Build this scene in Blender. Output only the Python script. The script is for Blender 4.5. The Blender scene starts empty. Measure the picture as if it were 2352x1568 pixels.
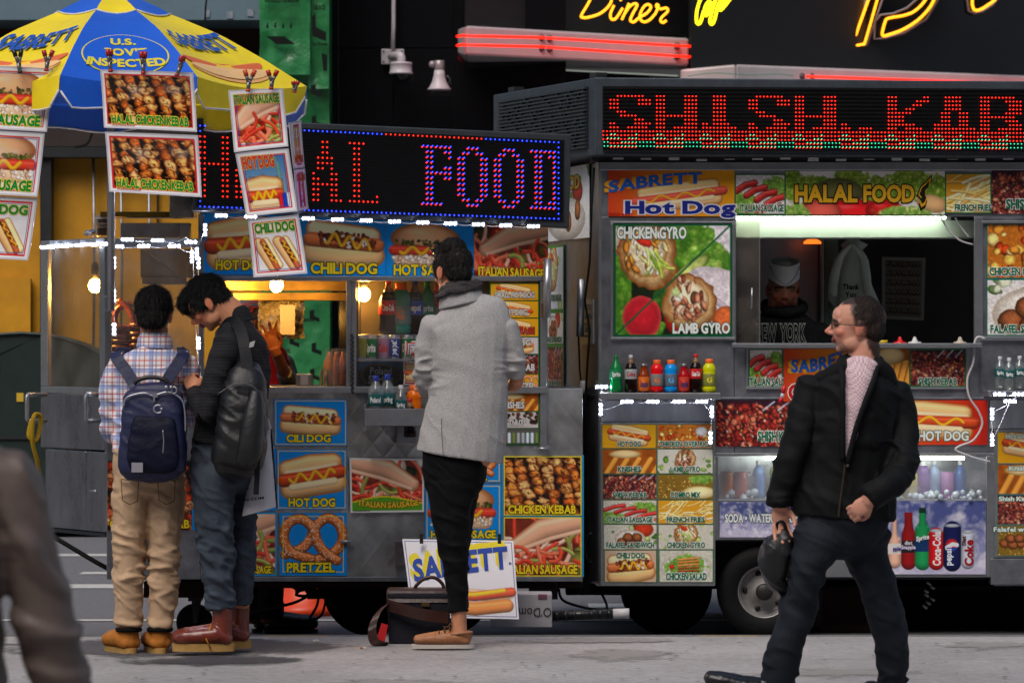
import bpy, bmesh, math, random
import numpy as np
from mathutils import Vector, Matrix

# ------------------------------------------------------------------ camera, sky, sun, exposure
SC = bpy.context.scene
COL = SC.collection
F, CX, CY, HCAM = 9000.0, 1176.0, 784.0, 1.44      # focal length in picture units, picture centre, eye height (m)
cam_d = bpy.data.cameras.new('camera'); cam = bpy.data.objects.new('camera', cam_d); COL.objects.link(cam)
cam.location = (0, 0, HCAM); cam.rotation_euler = (math.radians(90), 0, 0)
cam_d.sensor_width = 36; cam_d.lens = F / 2352 * 36
cam_d.clip_start = .1; cam_d.clip_end = 500
cam_d.dof.use_dof = True; cam_d.dof.focus_distance = 18.7; cam_d.dof.aperture_fstop = 7.5
SC.camera = cam
W = bpy.data.worlds.new('World'); SC.world = W; W.use_nodes = True
nt = W.node_tree; bg = nt.nodes['Background']
sky = nt.nodes.new('ShaderNodeTexSky'); sky.sky_type = 'NISHITA'; sky.sun_disc = False
SUN_EL, SUN_ROT = math.radians(52), math.radians(205)
sky.sun_elevation = SUN_EL; sky.sun_rotation = SUN_ROT; sky.dust_density = 4; sky.air_density = 1.2
nt.links.new(sky.outputs[0], bg.inputs[0]); bg.inputs[1].default_value = .056
sd = bpy.data.lights.new('sun', 'SUN'); sun = bpy.data.objects.new('sun', sd); COL.objects.link(sun)
sd.energy = 1.05; sd.angle = math.radians(40); sd.color = (1, .955, .91)
sun.rotation_euler = (math.radians(90) - SUN_EL, 0, math.radians(180) - SUN_ROT)
sun.location = (0, 0, 12)
SC.view_settings.view_transform = 'Standard'; SC.view_settings.look = 'None'
SC.view_settings.gamma = 1; SC.view_settings.use_curve_mapping = False
SC.view_settings.exposure = 0.9
SC.render.engine = 'CYCLES'
SC.cycles.use_denoising = True
SC.cycles.max_bounces = 7; SC.cycles.transparent_max_bounces = 12
SC.cycles.sample_clamp_indirect = 4
SC.cycles.caustics_reflective = False; SC.cycles.caustics_refractive = False

# ------------------------------------------------------------------ small helpers
def P(x, y, d):
    """a point seen at (x, y) of the 2352-wide picture, d metres away"""
    return Vector(((x - CX) * d / F, d, HCAM + (CY - y) * d / F))
def lin(c):
    if isinstance(c, str):
        c = c.lstrip('#'); c = [int(c[i:i + 2], 16) for i in (0, 2, 4)]
    a = np.asarray(c, float) / 255.0
    return np.where(a <= .04045, a / 12.92, ((a + .055) / 1.055) ** 2.4)
def lin3(c):
    v = lin(c); return (float(v[0]), float(v[1]), float(v[2]))
S2 = bpy.data.scenes.new('scratch')
def evaluate(objs):
    vl = S2.view_layers[0]; vl.update(); dg = vl.depsgraph
    return [bpy.data.meshes.new_from_object(o.evaluated_get(dg)) for o in objs]

# vectorised value noise
def _hash(i, j, k, s):
    n = (i * 374761393 + j * 668265263 + k * 2147483647 + s * 974711) & 0xffffffff
    n = ((n ^ (n >> 13)) * 1274126177) & 0xffffffff
    return ((n ^ (n >> 16)) & 0xffff) / 65535.0
def vnoise(x, y, z, s=0):
    x, y, z = np.broadcast_arrays(np.asarray(x, float), y, z)
    i, j, k = [np.floor(a).astype(np.int64) for a in (x, y, z)]
    f, g, h = x - i, y - j, z - k
    f, g, h = [t * t * (3 - 2 * t) for t in (f, g, h)]
    r = 0
    for a in (0, 1):
        for b in (0, 1):
            for c in (0, 1):
                r = r + _hash(i + a, j + b, k + c, s) * (f if a else 1 - f) * (g if b else 1 - g) * (h if c else 1 - h)
    return r
def fbm(x, y, z=0.0, s=0, o=3):
    r, a, t = 0, 1.0, 0
    for q in range(o):
        r = r + a * vnoise(x * 2 ** q, y * 2 ** q, np.asarray(z) * 2 ** q, s + q); t += a; a *= .5
    return r / t

# ------------------------------------------------------------------ materials
MATS = {}
def M(name, col='#808080', rough=.6, metal=0., var=.12, vs=6., bump=0., bs=60., emit=None, es=1., coat=0., stretch=None, spec=None, rvar=0.):
    if name in MATS: return MATS[name]
    m = bpy.data.materials.new(name); MATS[name] = m; m.use_nodes = True
    t = m.node_tree; b = t.nodes['Principled BSDF']; N = t.nodes.new; L = t.links.new
    c = lin3(col)
    b.inputs['Roughness'].default_value = rough; b.inputs['Metallic'].default_value = metal
    b.inputs['Specular IOR Level'].default_value = spec if spec is not None else (.5 if rough < .6 else .18)
    if coat: b.inputs['Coat Weight'].default_value = coat; b.inputs['Coat Roughness'].default_value = .15
    tc = N('ShaderNodeTexCoord'); src = tc.outputs['Object']
    if stretch:
        mp = N('ShaderNodeMapping'); mp.inputs['Scale'].default_value = stretch; L(src, mp.inputs[0]); src = mp.outputs[0]
    if var > 0:
        n = N('ShaderNodeTexNoise'); n.inputs['Scale'].default_value = vs; n.inputs['Detail'].default_value = 5; n.inputs['Roughness'].default_value = .65
        L(src, n.inputs['Vector'])
        r = N('ShaderNodeValToRGB'); r.color_ramp.elements[0].position = .28; r.color_ramp.elements[1].position = .74
        r.color_ramp.elements[0].color = (*[x * (1 - var) for x in c], 1); r.color_ramp.elements[1].color = (*[min(1, x * (1 + var)) for x in c], 1)
        L(n.outputs['Fac'], r.inputs[0]); L(r.outputs[0], b.inputs['Base Color'])
        if rvar:
            mr = N('ShaderNodeMapRange'); mr.inputs[3].default_value = max(0.02, rough - rvar); mr.inputs[4].default_value = min(1, rough + rvar)
            L(n.outputs['Fac'], mr.inputs[0]); L(mr.outputs[0], b.inputs['Roughness'])
    else:
        b.inputs['Base Color'].default_value = (*c, 1)
    if bump:
        n2 = N('ShaderNodeTexNoise'); n2.inputs['Scale'].default_value = bs; n2.inputs['Detail'].default_value = 3; L(src, n2.inputs['Vector'])
        bp = N('ShaderNodeBump'); bp.inputs['Strength'].default_value = bump; bp.inputs['Distance'].default_value = .01
        L(n2.outputs['Fac'], bp.inputs['Height']); L(bp.outputs[0], b.inputs['Normal'])
    if emit:
        b.inputs['Emission Color'].default_value = (*lin3(emit), 1); b.inputs['Emission Strength'].default_value = es
    return m
def mat_print(name='printed_vinyl', rough=.42, bump=.0):
    """ink laid down by the mesh's own colour attribute"""
    if name in MATS: return MATS[name]
    m = bpy.data.materials.new(name); MATS[name] = m; m.use_nodes = True
    t = m.node_tree; b = t.nodes['Principled BSDF']
    a = t.nodes.new('ShaderNodeAttribute'); a.attribute_name = 'Col'
    t.links.new(a.outputs['Color'], b.inputs['Base Color']); b.inputs['Roughness'].default_value = rough; b.inputs['Specular IOR Level'].default_value = .3 if rough > .3 else .5
    n = t.nodes.new('ShaderNodeTexNoise'); n.inputs['Scale'].default_value = 9; n.inputs['Detail'].default_value = 2
    tc = t.nodes.new('ShaderNodeTexCoord'); t.links.new(tc.outputs['Object'], n.inputs['Vector'])
    bp = t.nodes.new('ShaderNodeBump'); bp.inputs['Strength'].default_value = .12 + bump; bp.inputs['Distance'].default_value = .02
    t.links.new(n.outputs['Fac'], bp.inputs['Height']); t.links.new(bp.outputs[0], b.inputs['Normal'])
    return m
def mat_glass(name='clear_glass', tint='#ffffff', gloss=.12, rough=.03, dirt=.04, dirtcol='#b8b0a8'):
    if name in MATS: return MATS[name]
    m = bpy.data.materials.new(name); MATS[name] = m; m.use_nodes = True
    t = m.node_tree; t.nodes.clear(); N = t.nodes.new; L = t.links.new
    o = N('ShaderNodeOutputMaterial'); tr = N('ShaderNodeBsdfTransparent'); tr.inputs[0].default_value = (*lin3(tint), 1)
    gl = N('ShaderNodeBsdfGlossy'); gl.inputs['Roughness'].default_value = rough
    df = N('ShaderNodeBsdfDiffuse'); df.inputs[0].default_value = (*lin3(dirtcol), 1)
    fr = N('ShaderNodeLayerWeight'); fr.inputs[0].default_value = .5
    pw = N('ShaderNodeMath'); pw.operation = 'POWER'; pw.inputs[1].default_value = 4.; L(fr.outputs['Facing'], pw.inputs[0])
    ad = N('ShaderNodeMath'); ad.operation = 'MULTIPLY_ADD'; ad.inputs[1].default_value = .5; ad.inputs[2].default_value = gloss * .25; ad.use_clamp = True; L(pw.outputs[0], ad.inputs[0])
    m1 = N('ShaderNodeMixShader'); L(ad.outputs[0], m1.inputs[0]); L(tr.outputs[0], m1.inputs[1]); L(gl.outputs[0], m1.inputs[2])
    tc = N('ShaderNodeTexCoord'); ns = N('ShaderNodeTexNoise'); ns.inputs['Scale'].default_value = 5; ns.inputs['Detail'].default_value = 6; L(tc.outputs['Object'], ns.inputs['Vector'])
    mu = N('ShaderNodeMapRange'); mu.inputs[1].default_value = .4; mu.inputs[2].default_value = .8; mu.inputs[3].default_value = dirt * .4; mu.inputs[4].default_value = dirt * 2.2
    L(ns.outputs['Fac'], mu.inputs[0])
    m2 = N('ShaderNodeMixShader'); L(mu.outputs[0], m2.inputs[0]); L(m1.outputs[0], m2.inputs[1]); L(df.outputs[0], m2.inputs[2])
    L(m2.outputs[0], o.inputs[0]); return m
def mat_emit(name, col, s):
    if name in MATS: return MATS[name]
    m = bpy.data.materials.new(name); MATS[name] = m; m.use_nodes = True
    b = m.node_tree.nodes['Principled BSDF']; b.inputs['Base Color'].default_value = (*[.3 * x for x in lin3(col)], 1)
    b.inputs['Emission Color'].default_value = (*lin3(col), 1); b.inputs['Emission Strength'].default_value = s
    return m
def mat_pattern(name, fn, rough=.8):
    """material whose colour comes from a node-building function fn(tree, object_coord_socket) -> colour socket (, bump height socket)"""
    if name in MATS: return MATS[name]
    m = bpy.data.materials.new(name); MATS[name] = m; m.use_nodes = True
    t = m.node_tree; b = t.nodes['Principled BSDF']; b.inputs['Roughness'].default_value = rough; b.inputs['Specular IOR Level'].default_value = .5 if rough < .6 else .18
    tc = t.nodes.new('ShaderNodeTexCoord'); r = fn(t, tc.outputs['Object'])
    if r[0] is not None: t.links.new(r[0], b.inputs['Base Color'])
    if len(r) > 1 and r[1] is not None:
        bp = t.nodes.new('ShaderNodeBump'); bp.inputs['Strength'].default_value = r[2]; bp.inputs['Distance'].default_value = r[3]
        t.links.new(r[1], bp.inputs['Height']); t.links.new(bp.outputs[0], b.inputs['Normal'])
    return m

# ------------------------------------------------------------------ objects
WL = {}                                             # world position of every object's origin
def tag(o, label=None, cat=None, group=None, kind=None):
    if label: o['label'] = label
    if cat: o['category'] = cat
    if group: o['group'] = group
    if kind: o['kind'] = kind
    return o
def thing(name, loc, label, cat, group=None):
    o = bpy.data.objects.new(name, None); COL.objects.link(o); o.location = loc; o.empty_display_size = .1
    WL[o] = Vector(loc); return tag(o, label, cat, group)
def link_mesh(name, me, mats, parent=None, origin=None, smooth=False):
    n = len(me.vertices); co = np.empty(n * 3, np.float32); me.vertices.foreach_get('co', co); co = co.reshape(-1, 3)
    if origin is None:
        lo, hi = co.min(0), co.max(0); origin = Vector(((lo[0] + hi[0]) / 2, (lo[1] + hi[1]) / 2, float(lo[2])))
    co = co - np.array(origin, np.float32); me.vertices.foreach_set('co', co.ravel())
    if not isinstance(mats, (list, tuple)): mats = [mats]
    if len(me.materials) == 0:
        for m in mats: me.materials.append(m)
    if smooth: me.polygons.foreach_set('use_smooth', np.ones(len(me.polygons), bool))
    me.update()
    o = bpy.data.objects.new(name, me); COL.objects.link(o); WL[o] = Vector(origin)
    if parent is not None:
        o.parent = parent; o.location = Vector(origin) - WL[parent]
    else: o.location = origin
    return o
def dv(d, x): return d(x) if callable(d) else d
class MB:
    """collects shapes, then links them as ONE mesh object"""
    def __init__(s): s.v = []; s.f = []; s.m = []; s.sm = []; s.mi = 0
    def add(s, vs, fs, smooth=False):
        b = len(s.v); s.v += [tuple(v) for v in vs]; s.f += [tuple(i + b for i in f) for f in fs]
        s.m += [s.mi] * len(fs); s.sm += [smooth] * len(fs); return s
    def hexa(s, a):
        return s.add(a, [(0, 1, 2, 3), (7, 6, 5, 4), (0, 4, 5, 1), (1, 5, 6, 2), (2, 6, 7, 3), (3, 7, 4, 0)])
    def box(s, lo, hi):
        x0, y0, z0 = lo; x1, y1, z1 = hi
        return s.hexa([(x0, y0, z1), (x0, y0, z0), (x1, y0, z0), (x1, y0, z1), (x0, y1, z1), (x0, y1, z0), (x1, y1, z0), (x1, y1, z1)])
    def fquad(s, p, dep):
        """front quad (TL, TR, BR, BL as points) pushed back dep metres"""
        bk = [Vector(q) + Vector((0, dep, 0)) for q in p]
        o = [0, 3, 2, 1]
        return s.hexa([p[i] for i in o] + [bk[i] for i in o])
    def fbox(s, x0, y0, x1, y1, d, dep):
        return s.fquad([P(x0, y0, dv(d, x0)), P(x1, y0, dv(d, x1)), P(x1, y1, dv(d, x1)), P(x0, y1, dv(d, x0))], dep)
    def poly(s, pts, dep):
        """outline (list of points, any order around) pushed back dep metres"""
        n = len(pts); bk = [Vector(q) + Vector((0, dep, 0)) for q in pts]
        return s.add(list(pts) + bk, [tuple(range(n)), tuple(range(2 * n - 1, n - 1, -1))] + [(i, i + n, (i + 1) % n + n, (i + 1) % n) for i in range(n)])
    def tube(s, pts, r, n=8, closed=False, cap=True):
        pts = [Vector(p) for p in pts]; k = len(pts); vs = []; fs = []
        rr = r if isinstance(r, (list, tuple)) else [r] * k
        up = None
        for i, p in enumerate(pts):
            a = pts[(i - 1) % k] if (closed or i > 0) else p; b = pts[(i + 1) % k] if (closed or i < k - 1) else p
            t = (b - a).normalized()
            if up is None: up = t.orthogonal().normalized()
            up = (up - t * up.dot(t))
            if up.length < 1e-5: up = t.orthogonal()
            up.normalize(); q = t.cross(up)
            vs += [p + (up * math.cos(2 * math.pi * j / n) + q * math.sin(2 * math.pi * j / n)) * rr[i] for j in range(n)]
        for i in range(k if closed else k - 1):
            for j in range(n):
                fs.append((i * n + j, i * n + (j + 1) % n, ((i + 1) % k) * n + (j + 1) % n, ((i + 1) % k) * n + j))
        if cap and not closed: fs += [tuple(range(n - 1, -1, -1)), tuple((k - 1) * n + j for j in range(n))]
        return s.add(vs, fs, True)
    def lathe(s, prof, c, n=20, axis='z', sx=1., sy=1., cap=True):
        """prof = [(radius, height)], c = base point"""
        vs = []; fs = []; k = len(prof); c = Vector(c)
        for r, h in prof:
            for j in range(n):
                a = 2 * math.pi * j / n; x, y = r * math.cos(a) * sx, r * math.sin(a) * sy
                v = Vector((x, y, h)) if axis == 'z' else (Vector((x, h, y)) if axis == 'y' else Vector((h, x, y)))
                vs.append(c + v)
        for i in range(k - 1):
            for j in range(n): fs.append((i * n + j, i * n + (j + 1) % n, (i + 1) * n + (j + 1) % n, (i + 1) * n + j))
        if cap: fs += [tuple(range(n - 1, -1, -1)), tuple((k - 1) * n + j for j in range(n))]
        return s.add(vs, fs, True)
    def ball(s, c, r, n=10, k=7, sx=1, sy=1, sz=1):
        vs = []; fs = []; c = Vector(c)
        for i in range(k + 1):
            a = math.pi * i / k
            for j in range(n):
                b = 2 * math.pi * j / n
                vs.append(c + Vector((r * sx * math.sin(a) * math.cos(b), r * sy * math.sin(a) * math.sin(b), r * sz * math.cos(a))))
        for i in range(k):
            for j in range(n): fs.append((i * n + j, (i + 1) * n + j, (i + 1) * n + (j + 1) % n, i * n + (j + 1) % n))
        return s.add(vs, fs, True)
    def octa(s, c, r):
        c = Vector(c); vs = [c + Vector(v) * r for v in ((1, 0, 0), (0, 0, 1), (-1, 0, 0), (0, 0, -1), (0, -1, 0))]
        return s.add(vs, [(0, 4, 1), (1, 4, 2), (2, 4, 3), (3, 4, 0), (3, 2, 1, 0)], True)
    def build(s, name, mats, parent=None, bevel=0, origin=None, kind=None, label=None):
        me = bpy.data.meshes.new(name); me.from_pydata(s.v, [], s.f)
        me.polygons.foreach_set('material_index', s.m); me.polygons.foreach_set('use_smooth', s.sm)
        o = link_mesh(name, me, mats, parent, origin)
        if bevel:
            b = o.modifiers.new('bevel', 'BEVEL'); b.width = bevel; b.segments = 2; b.limit_method = 'ANGLE'; b.angle_limit = math.radians(50)
        if kind: o['kind'] = kind
        if label: o['label'] = label
        return o
def smooth_path(pts, n=6, closed=False):
    """Catmull-Rom through the points"""
    p = [Vector(q) for q in pts]; k = len(p); out = []
    for i in range(k if closed else k - 1):
        a, b, c, d = (p[(i - 1) % k] if closed or i > 0 else p[0]), p[i], p[(i + 1) % k], (p[(i + 2) % k] if closed or i + 2 < k else p[-1])
        for j in range(n):
            t = j / n
            out.append(.5 * ((2 * b) + (c - a) * t + (2 * a - 5 * b + 4 * c - d) * t * t + (3 * b - a - 3 * c + d) * t ** 3))
    if not closed: out.append(p[-1])
    return out
def pxpath(pts, d, n=6, closed=False):
    return smooth_path([P(q[0], q[1], (q[2] if len(q) > 2 else dv(d, q[0]))) for q in pts], n, closed)

# ------------------------------------------------------------------ lettering: every glyph becomes a flat triangle mesh once
GL = {}
def make_glyphs():
    chars = "ABCDEFGHIJKLMNOPQRSTUVWXYZabcdefghijklmnopqrstuvwxyz0123456789.'%&/,-\u2022\u00ae"
    sty = {'r': 0.0, 'b': .018, 'h': .042, 'o': .07, 'O': .098}
    objs = []; keys = []
    for st, off in sty.items():
        for ch in chars:
            cu = bpy.data.curves.new('glyph', 'FONT'); cu.body = ch; cu.offset = off; cu.resolution_u = 3; cu.fill_mode = 'FRONT'
            o = bpy.data.objects.new('glyph', cu); S2.collection.objects.link(o); objs.append(o); keys.append((st, ch))
    for k, me in zip(keys, evaluate(objs)):
        n = len(me.vertices); co = np.empty(n * 3); me.vertices.foreach_get('co', co); co = co.reshape(-1, 3)[:, :2]
        GL[k] = (co, [tuple(p.vertices) for p in me.polygons]); bpy.data.meshes.remove(me)
    for o in objs: bpy.data.curves.remove(o.data)
make_glyphs()
def layout(txt, style):
    """list of (verts Nx2, faces) with cap height 1, centred on x = 0, plus the width"""
    cap = GL[('r', 'H')][0][:, 1].max(); x = 0; out = []
    for ch in txt:
        if ch == ' ': x += .36; continue
        ref = GL[('r', ch)][0] / cap; lo, hi = ref[:, 0].min(), ref[:, 0].max()
        co, fs = GL[(style, ch)]
        out.append((co / cap + np.array([x - lo, 0]), fs, x + (hi - lo) / 2)); x += hi - lo + .16
    w = x - .16
    return [(c - np.array([w / 2, 0]), f, m - w / 2) for c, f, m in out], w
def text_geo(txt, cx, cy, h, width=None, style='b', arc=0., slope=0., shear=0., grow=0.):
    """2-D text: y goes DOWN, (cx, cy) is the middle of the line. arc>0 bows upward; slope tilts; grow makes the right end taller"""
    ls, w = layout(txt, style); sx = h if width is None else width / max(w, .01)
    V = []; Fs = []
    for c, f, m in ls:
        b = len(V); q = c.copy()
        hh = h * (1 + grow * (m / max(w, .01)))
        X = q[:, 0] * sx + shear * (q[:, 1] - .5) * hh; Y = -(q[:, 1] - .5) * hh
        t = X / (max(w, .01) * sx / 2)
        V += [(cx + a, cy + yy + arc * tt * tt + slope * a) for a, yy, tt in zip(X, Y, t)]
        Fs += [tuple(i + b for i in ff) for ff in f]
    return V, Fs
# ------------------------------------------------------------------ a small painter for the printed pictures (ink colours on a fine mesh)
class Im:
    def __init__(s, w, h, bg='#ffffff', seed=1, res=.62):
        s.a = w / h; s.nx = max(8, int(w * res)); s.ny = max(8, int(h * res)); s.rng = random.Random(seed); s.seed = seed; s.nc = {}
        s.X, s.Y = np.meshgrid(np.linspace(0, s.a, s.nx), np.linspace(0, 1, s.ny)); s.px = 1 / s.ny
        s.c = np.zeros((s.ny, s.nx, 3)) + np.array(s.col(bg))
    def col(s, c):
        if isinstance(c, str): c = [int(c[1:][i:i + 2], 16) for i in (0, 2, 4)]
        return np.asarray(c, float)
    def put(s, m, col):
        m = np.clip(m, 0, 1)[..., None]; s.c = s.c * (1 - m) + col * m
    def noise(s, f, k=0, o=3):
        q = (f, k, o)
        if q not in s.nc: s.nc[q] = fbm(s.X * f, s.Y * f, .5, s.seed * 7 + k, o)
        return s.nc[q]
    def rect(s, x0, y0, x1, y1, c, grad=None):
        m = ((s.X >= x0) & (s.X <= x1) & (s.Y >= y0) & (s.Y <= y1)).astype(float)
        col = s.col(c)
        if grad is not None:
            t = np.clip((s.Y - y0) / (y1 - y0), 0, 1)[..., None]; col = col * (1 - t) + s.col(grad) * t
        s.put(m, col)
    def frame(s, t0, t1, c):
        d = np.minimum(np.minimum(s.X, s.a - s.X), np.minimum(s.Y, 1 - s.Y)); s.put(((d >= t0) & (d < t1)).astype(float), s.col(c))
    def ell(s, cx, cy, rx, ry, c, rot=0., sh=.35, rim=None, nz=0., hl=0.):
        ca, sa = math.cos(rot), math.sin(rot); dx, dy = s.X - cx, s.Y - cy
        u, v = (dx * ca + dy * sa) / rx, (-dx * sa + dy * ca) / ry
        if nz: u = u + nz * (s.noise(9, 3) - .5); v = v + nz * (s.noise(9, 5) - .5)
        d = np.sqrt(u * u + v * v); m = (1 - d) * min(rx, ry) / s.px + .5
        col = s.col(c) * (1 + sh * (.45 - np.clip(d, 0, 1) ** 2 - .35 * np.clip(v, -1, 1)))[..., None]
        if rim is not None:
            t = np.clip((d - .72) / .28, 0, 1)[..., None] ** 1.5; col = col * (1 - t) + s.col(rim) * t
        if hl: col = col + 255 * hl * np.clip(1 - np.hypot((u + .25) / .45, (v + .42) / .25), 0, 1)[..., None]
        s.put(m, np.clip(col, 0, 255))
    def cap(s, pts, r, c, sh=.4, hl=0., rim=None, wob=0.):
        best = np.full(s.X.shape, 1e9); side = np.zeros(s.X.shape)
        R = r if isinstance(r, (list, tuple)) else [r] * len(pts)
        X, Y = s.X, s.Y
        if wob: X = X + wob * (s.noise(14, 9) - .5); Y = Y + wob * (s.noise(14, 11) - .5)
        for i in range(len(pts) - 1):
            (x0, y0), (x1, y1) = pts[i], pts[i + 1]; dx, dy = x1 - x0, y1 - y0; L2 = dx * dx + dy * dy + 1e-12
            t = np.clip(((X - x0) * dx + (Y - y0) * dy) / L2, 0, 1); rr = R[i] + (R[i + 1] - R[i]) * t
            d = np.hypot(X - x0 - t * dx, Y - y0 - t * dy) / rr; up = (Y - y0 - t * dy) / rr
            k = d < best; best = np.where(k, d, best); side = np.where(k, up, side)
        rm = max(R); m = (1 - best) * rm / s.px + .5
        col = s.col(c) * (1 + sh * (.4 - np.clip(best, 0, 1) ** 2 * .8 - .5 * np.clip(side, -1, 1)))[..., None]
        if rim is not None:
            t = np.clip((best - .7) / .3, 0, 1)[..., None]; col = col * (1 - t) + s.col(rim) * t
        if hl: col = col + 255 * hl * np.clip(1 - np.abs(side + .45) / .25, 0, 1)[..., None]
        s.put(m, np.clip(col, 0, 255))
    def blobs(s, n, x0, y0, x1, y1, r0, r1, cols, sh=.6, asp=.5, mask=None, hl=.0):
        for i in range(n):
            x, y = s.rng.uniform(x0, x1), s.rng.uniform(y0, y1)
            if mask and not mask(x, y): continue
            r = s.rng.uniform(r0, r1); s.ell(x, y, r, r * s.rng.uniform(asp, 1), s.rng.choice(cols), s.rng.uniform(0, 3.14), sh, hl=hl)
    def strips(s, n, x0, y0, x1, y1, L, r, cols, curl=1.2, ang=None, hl=.18):
        for i in range(n):
            x, y = s.rng.uniform(x0, x1), s.rng.uniform(y0, y1); a = s.rng.uniform(0, 6.28) if ang is None else ang + s.rng.uniform(-.5, .5)
            k = s.rng.uniform(-curl, curl) / 4; p = [(x, y)]
            for j in range(4):
                a += k; p.append((p[-1][0] + L / 4 * math.cos(a), p[-1][1] + L / 4 * math.sin(a)))
            s.cap(p, r * s.rng.uniform(.7, 1.2), s.rng.choice(cols), .5, hl)
    def grain(s, f, amt, k=31):
        s.c = np.clip(s.c * (1 + amt * (s.noise(f, k, 4) - .5) * 2)[..., None], 0, 255)
    def lettuce(s, cx, cy, rx, ry, rot=0., seed=0, c1='#5f9a2e', c2='#c8d874'):
        ca, sa = math.cos(rot), math.sin(rot); dx, dy = s.X - cx, s.Y - cy
        u, v = (dx * ca + dy * sa) / rx, (-dx * sa + dy * ca) / ry
        n = fbm(s.X * 9, s.Y * 9, .3, seed + 50, 4); n2 = np.abs(fbm(s.X * 14, s.Y * 14, .7, seed + 90, 3) - .5) * 2
        m = (1 + .9 * (n - .5) - np.hypot(u, v)) / (2.5 * s.px / min(rx, ry))
        t = np.clip(n2 * 1.5 + .35 * (n - .4), 0, 1)[..., None]
        s.put(m, (s.col(c1) * (1 - t) + s.col(c2) * t) * (.75 + .5 * n)[..., None])
    def zig(s, x0, x1, y, amp, n, r, c='#e8a81c', slope=0.):
        k = n * 8; s.cap([(x0 + (x1 - x0) * i / k, y + slope * (i / k - .5) + amp * math.sin(math.pi * i / 8 + .6)) for i in range(k + 1)], r, c, .35, .1)

BUN, BUN2, CRUST = '#e2b277', '#f2d6a8', '#b86a2a'
def f_hotdog(im, cx=None, cy=.44, L=None, rot=-.12, bg=True, r=.2, sau='#b8401c'):
    a = im.a; cx = a / 2 if cx is None else cx; L = a * .62 if L is None else L; c, s = math.cos(rot), math.sin(rot)
    q = lambda u, v: (cx + u * c - v * s, cy + u * s + v * c)
    h = L / 2
    im.cap([q(-h * .82, .95 * r), q(h * .82, .95 * r)], r * .85, BUN, .5, .06, CRUST)
    im.cap([q(-h * .8, -.75 * r), q(0, -.95 * r), q(h * .8, -.75 * r)], r * .8, BUN, .5, .08, CRUST)
    im.cap([q(-h * .85, -.42 * r), q(h * .85, -.42 * r)], r * .28, BUN2, .2)
    im.cap([q(-h, .12 * r), q(0, .2 * r), q(h, .1 * r)], r * .56, sau, .6, .14)
    n = 6; k = n * 7
    im.cap([q(-h * .8 + 1.6 * h * i / k, .1 * r + r * .33 * math.sin(math.pi * i / 7)) for i in range(k + 1)], r * .13, '#e9b020', .3)
    im.cap([q(-h * .75, .8 * r), q(h * .75, .8 * r)], r * .3, BUN2, .25)
def f_chili(im, cx=None, cy=.42, L=None, rot=.06, r=.2, onion=True):
    a = im.a; cx = a / 2 if cx is None else cx; L = a * .72 if L is None else L; c, s = math.cos(rot), math.sin(rot); h = L / 2
    q = lambda u, v: (cx + u * c - v * s, cy + u * s + v * c)
    im.cap([q(-h * .85, -.7 * r), q(h * .8, -.55 * r)], r * .7, BUN2, .35, .05, CRUST)
    im.cap([q(-h * .9, .9 * r), q(0, 1.05 * r), q(h * .9, .8 * r)], r * .8, BUN, .5, .06, CRUST)
    im.cap([q(-h, 0), q(h, .05 * r)], r * .5, '#d2703c', .5, .12)
    for i in range(90):
        u, v = im.rng.uniform(-h * .72, h * .92), im.rng.uniform(-.62, .42) * r; x, y = q(u, v); rr = r * im.rng.uniform(.09, .2)
        im.ell(x, y, rr, rr * .8, im.rng.choice(['#7a3018', '#93401f', '#5a2212', '#84381c']), im.rng.uniform(0, 3), .8)
    k = 36
    im.cap([q(-h * .55 + 1.35 * h * i / k, -.05 * r + r * .38 * math.sin(i * .52 + 1) + .3 * r * (i / k - .5)) for i in range(k + 1)], r * .12, '#eeb224', .3)
    if onion:
        for i in range(9):
            x, y = q(im.rng.uniform(-h * .6, h * .8), im.rng.uniform(-.5, .45) * r); im.ell(x, y, r * .16, r * .09, '#efe8df', im.rng.uniform(0, 3), .2)
def f_hotsausage(im, cx=None, cy=.42, w=None):
    a = im.a; cx = a / 2 if cx is None else cx; w = .42 * a if w is None else w
    im.cap([(cx - w * .72, cy + .27), (cx + w * .72, cy + .27)], .13, '#ecc6a0', .3, 0, '#c98b5a')
    im.ell(cx, cy - .1, w, .27, '#e3a878', 0, .5, '#b05a24', hl=.12)
    im.rect(cx - w * .98, cy + .02, cx + w * .98, cy + .1, '#c54a34')
    im.blobs(50, cx - w * .9, cy - .06, cx + w * .9, cy + .03, .02, .045, ['#5d5a20', '#3f4218', '#75702c', '#4a4a1c'])
    im.cap([(cx - w * .92, cy + .12), (cx + w * .92, cy + .12)], .085, '#cf3a28', .5, .15)
    im.blobs(60, cx - w * .95, cy + .2, cx + w * .95, cy + .34, .02, .05, ['#f1d9c6', '#e6bfa4', '#f7e8da', '#d9a888'])
    im.zig(cx - w * .72, cx + w * .6, cy + .12, .055, 5, .032)
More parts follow.
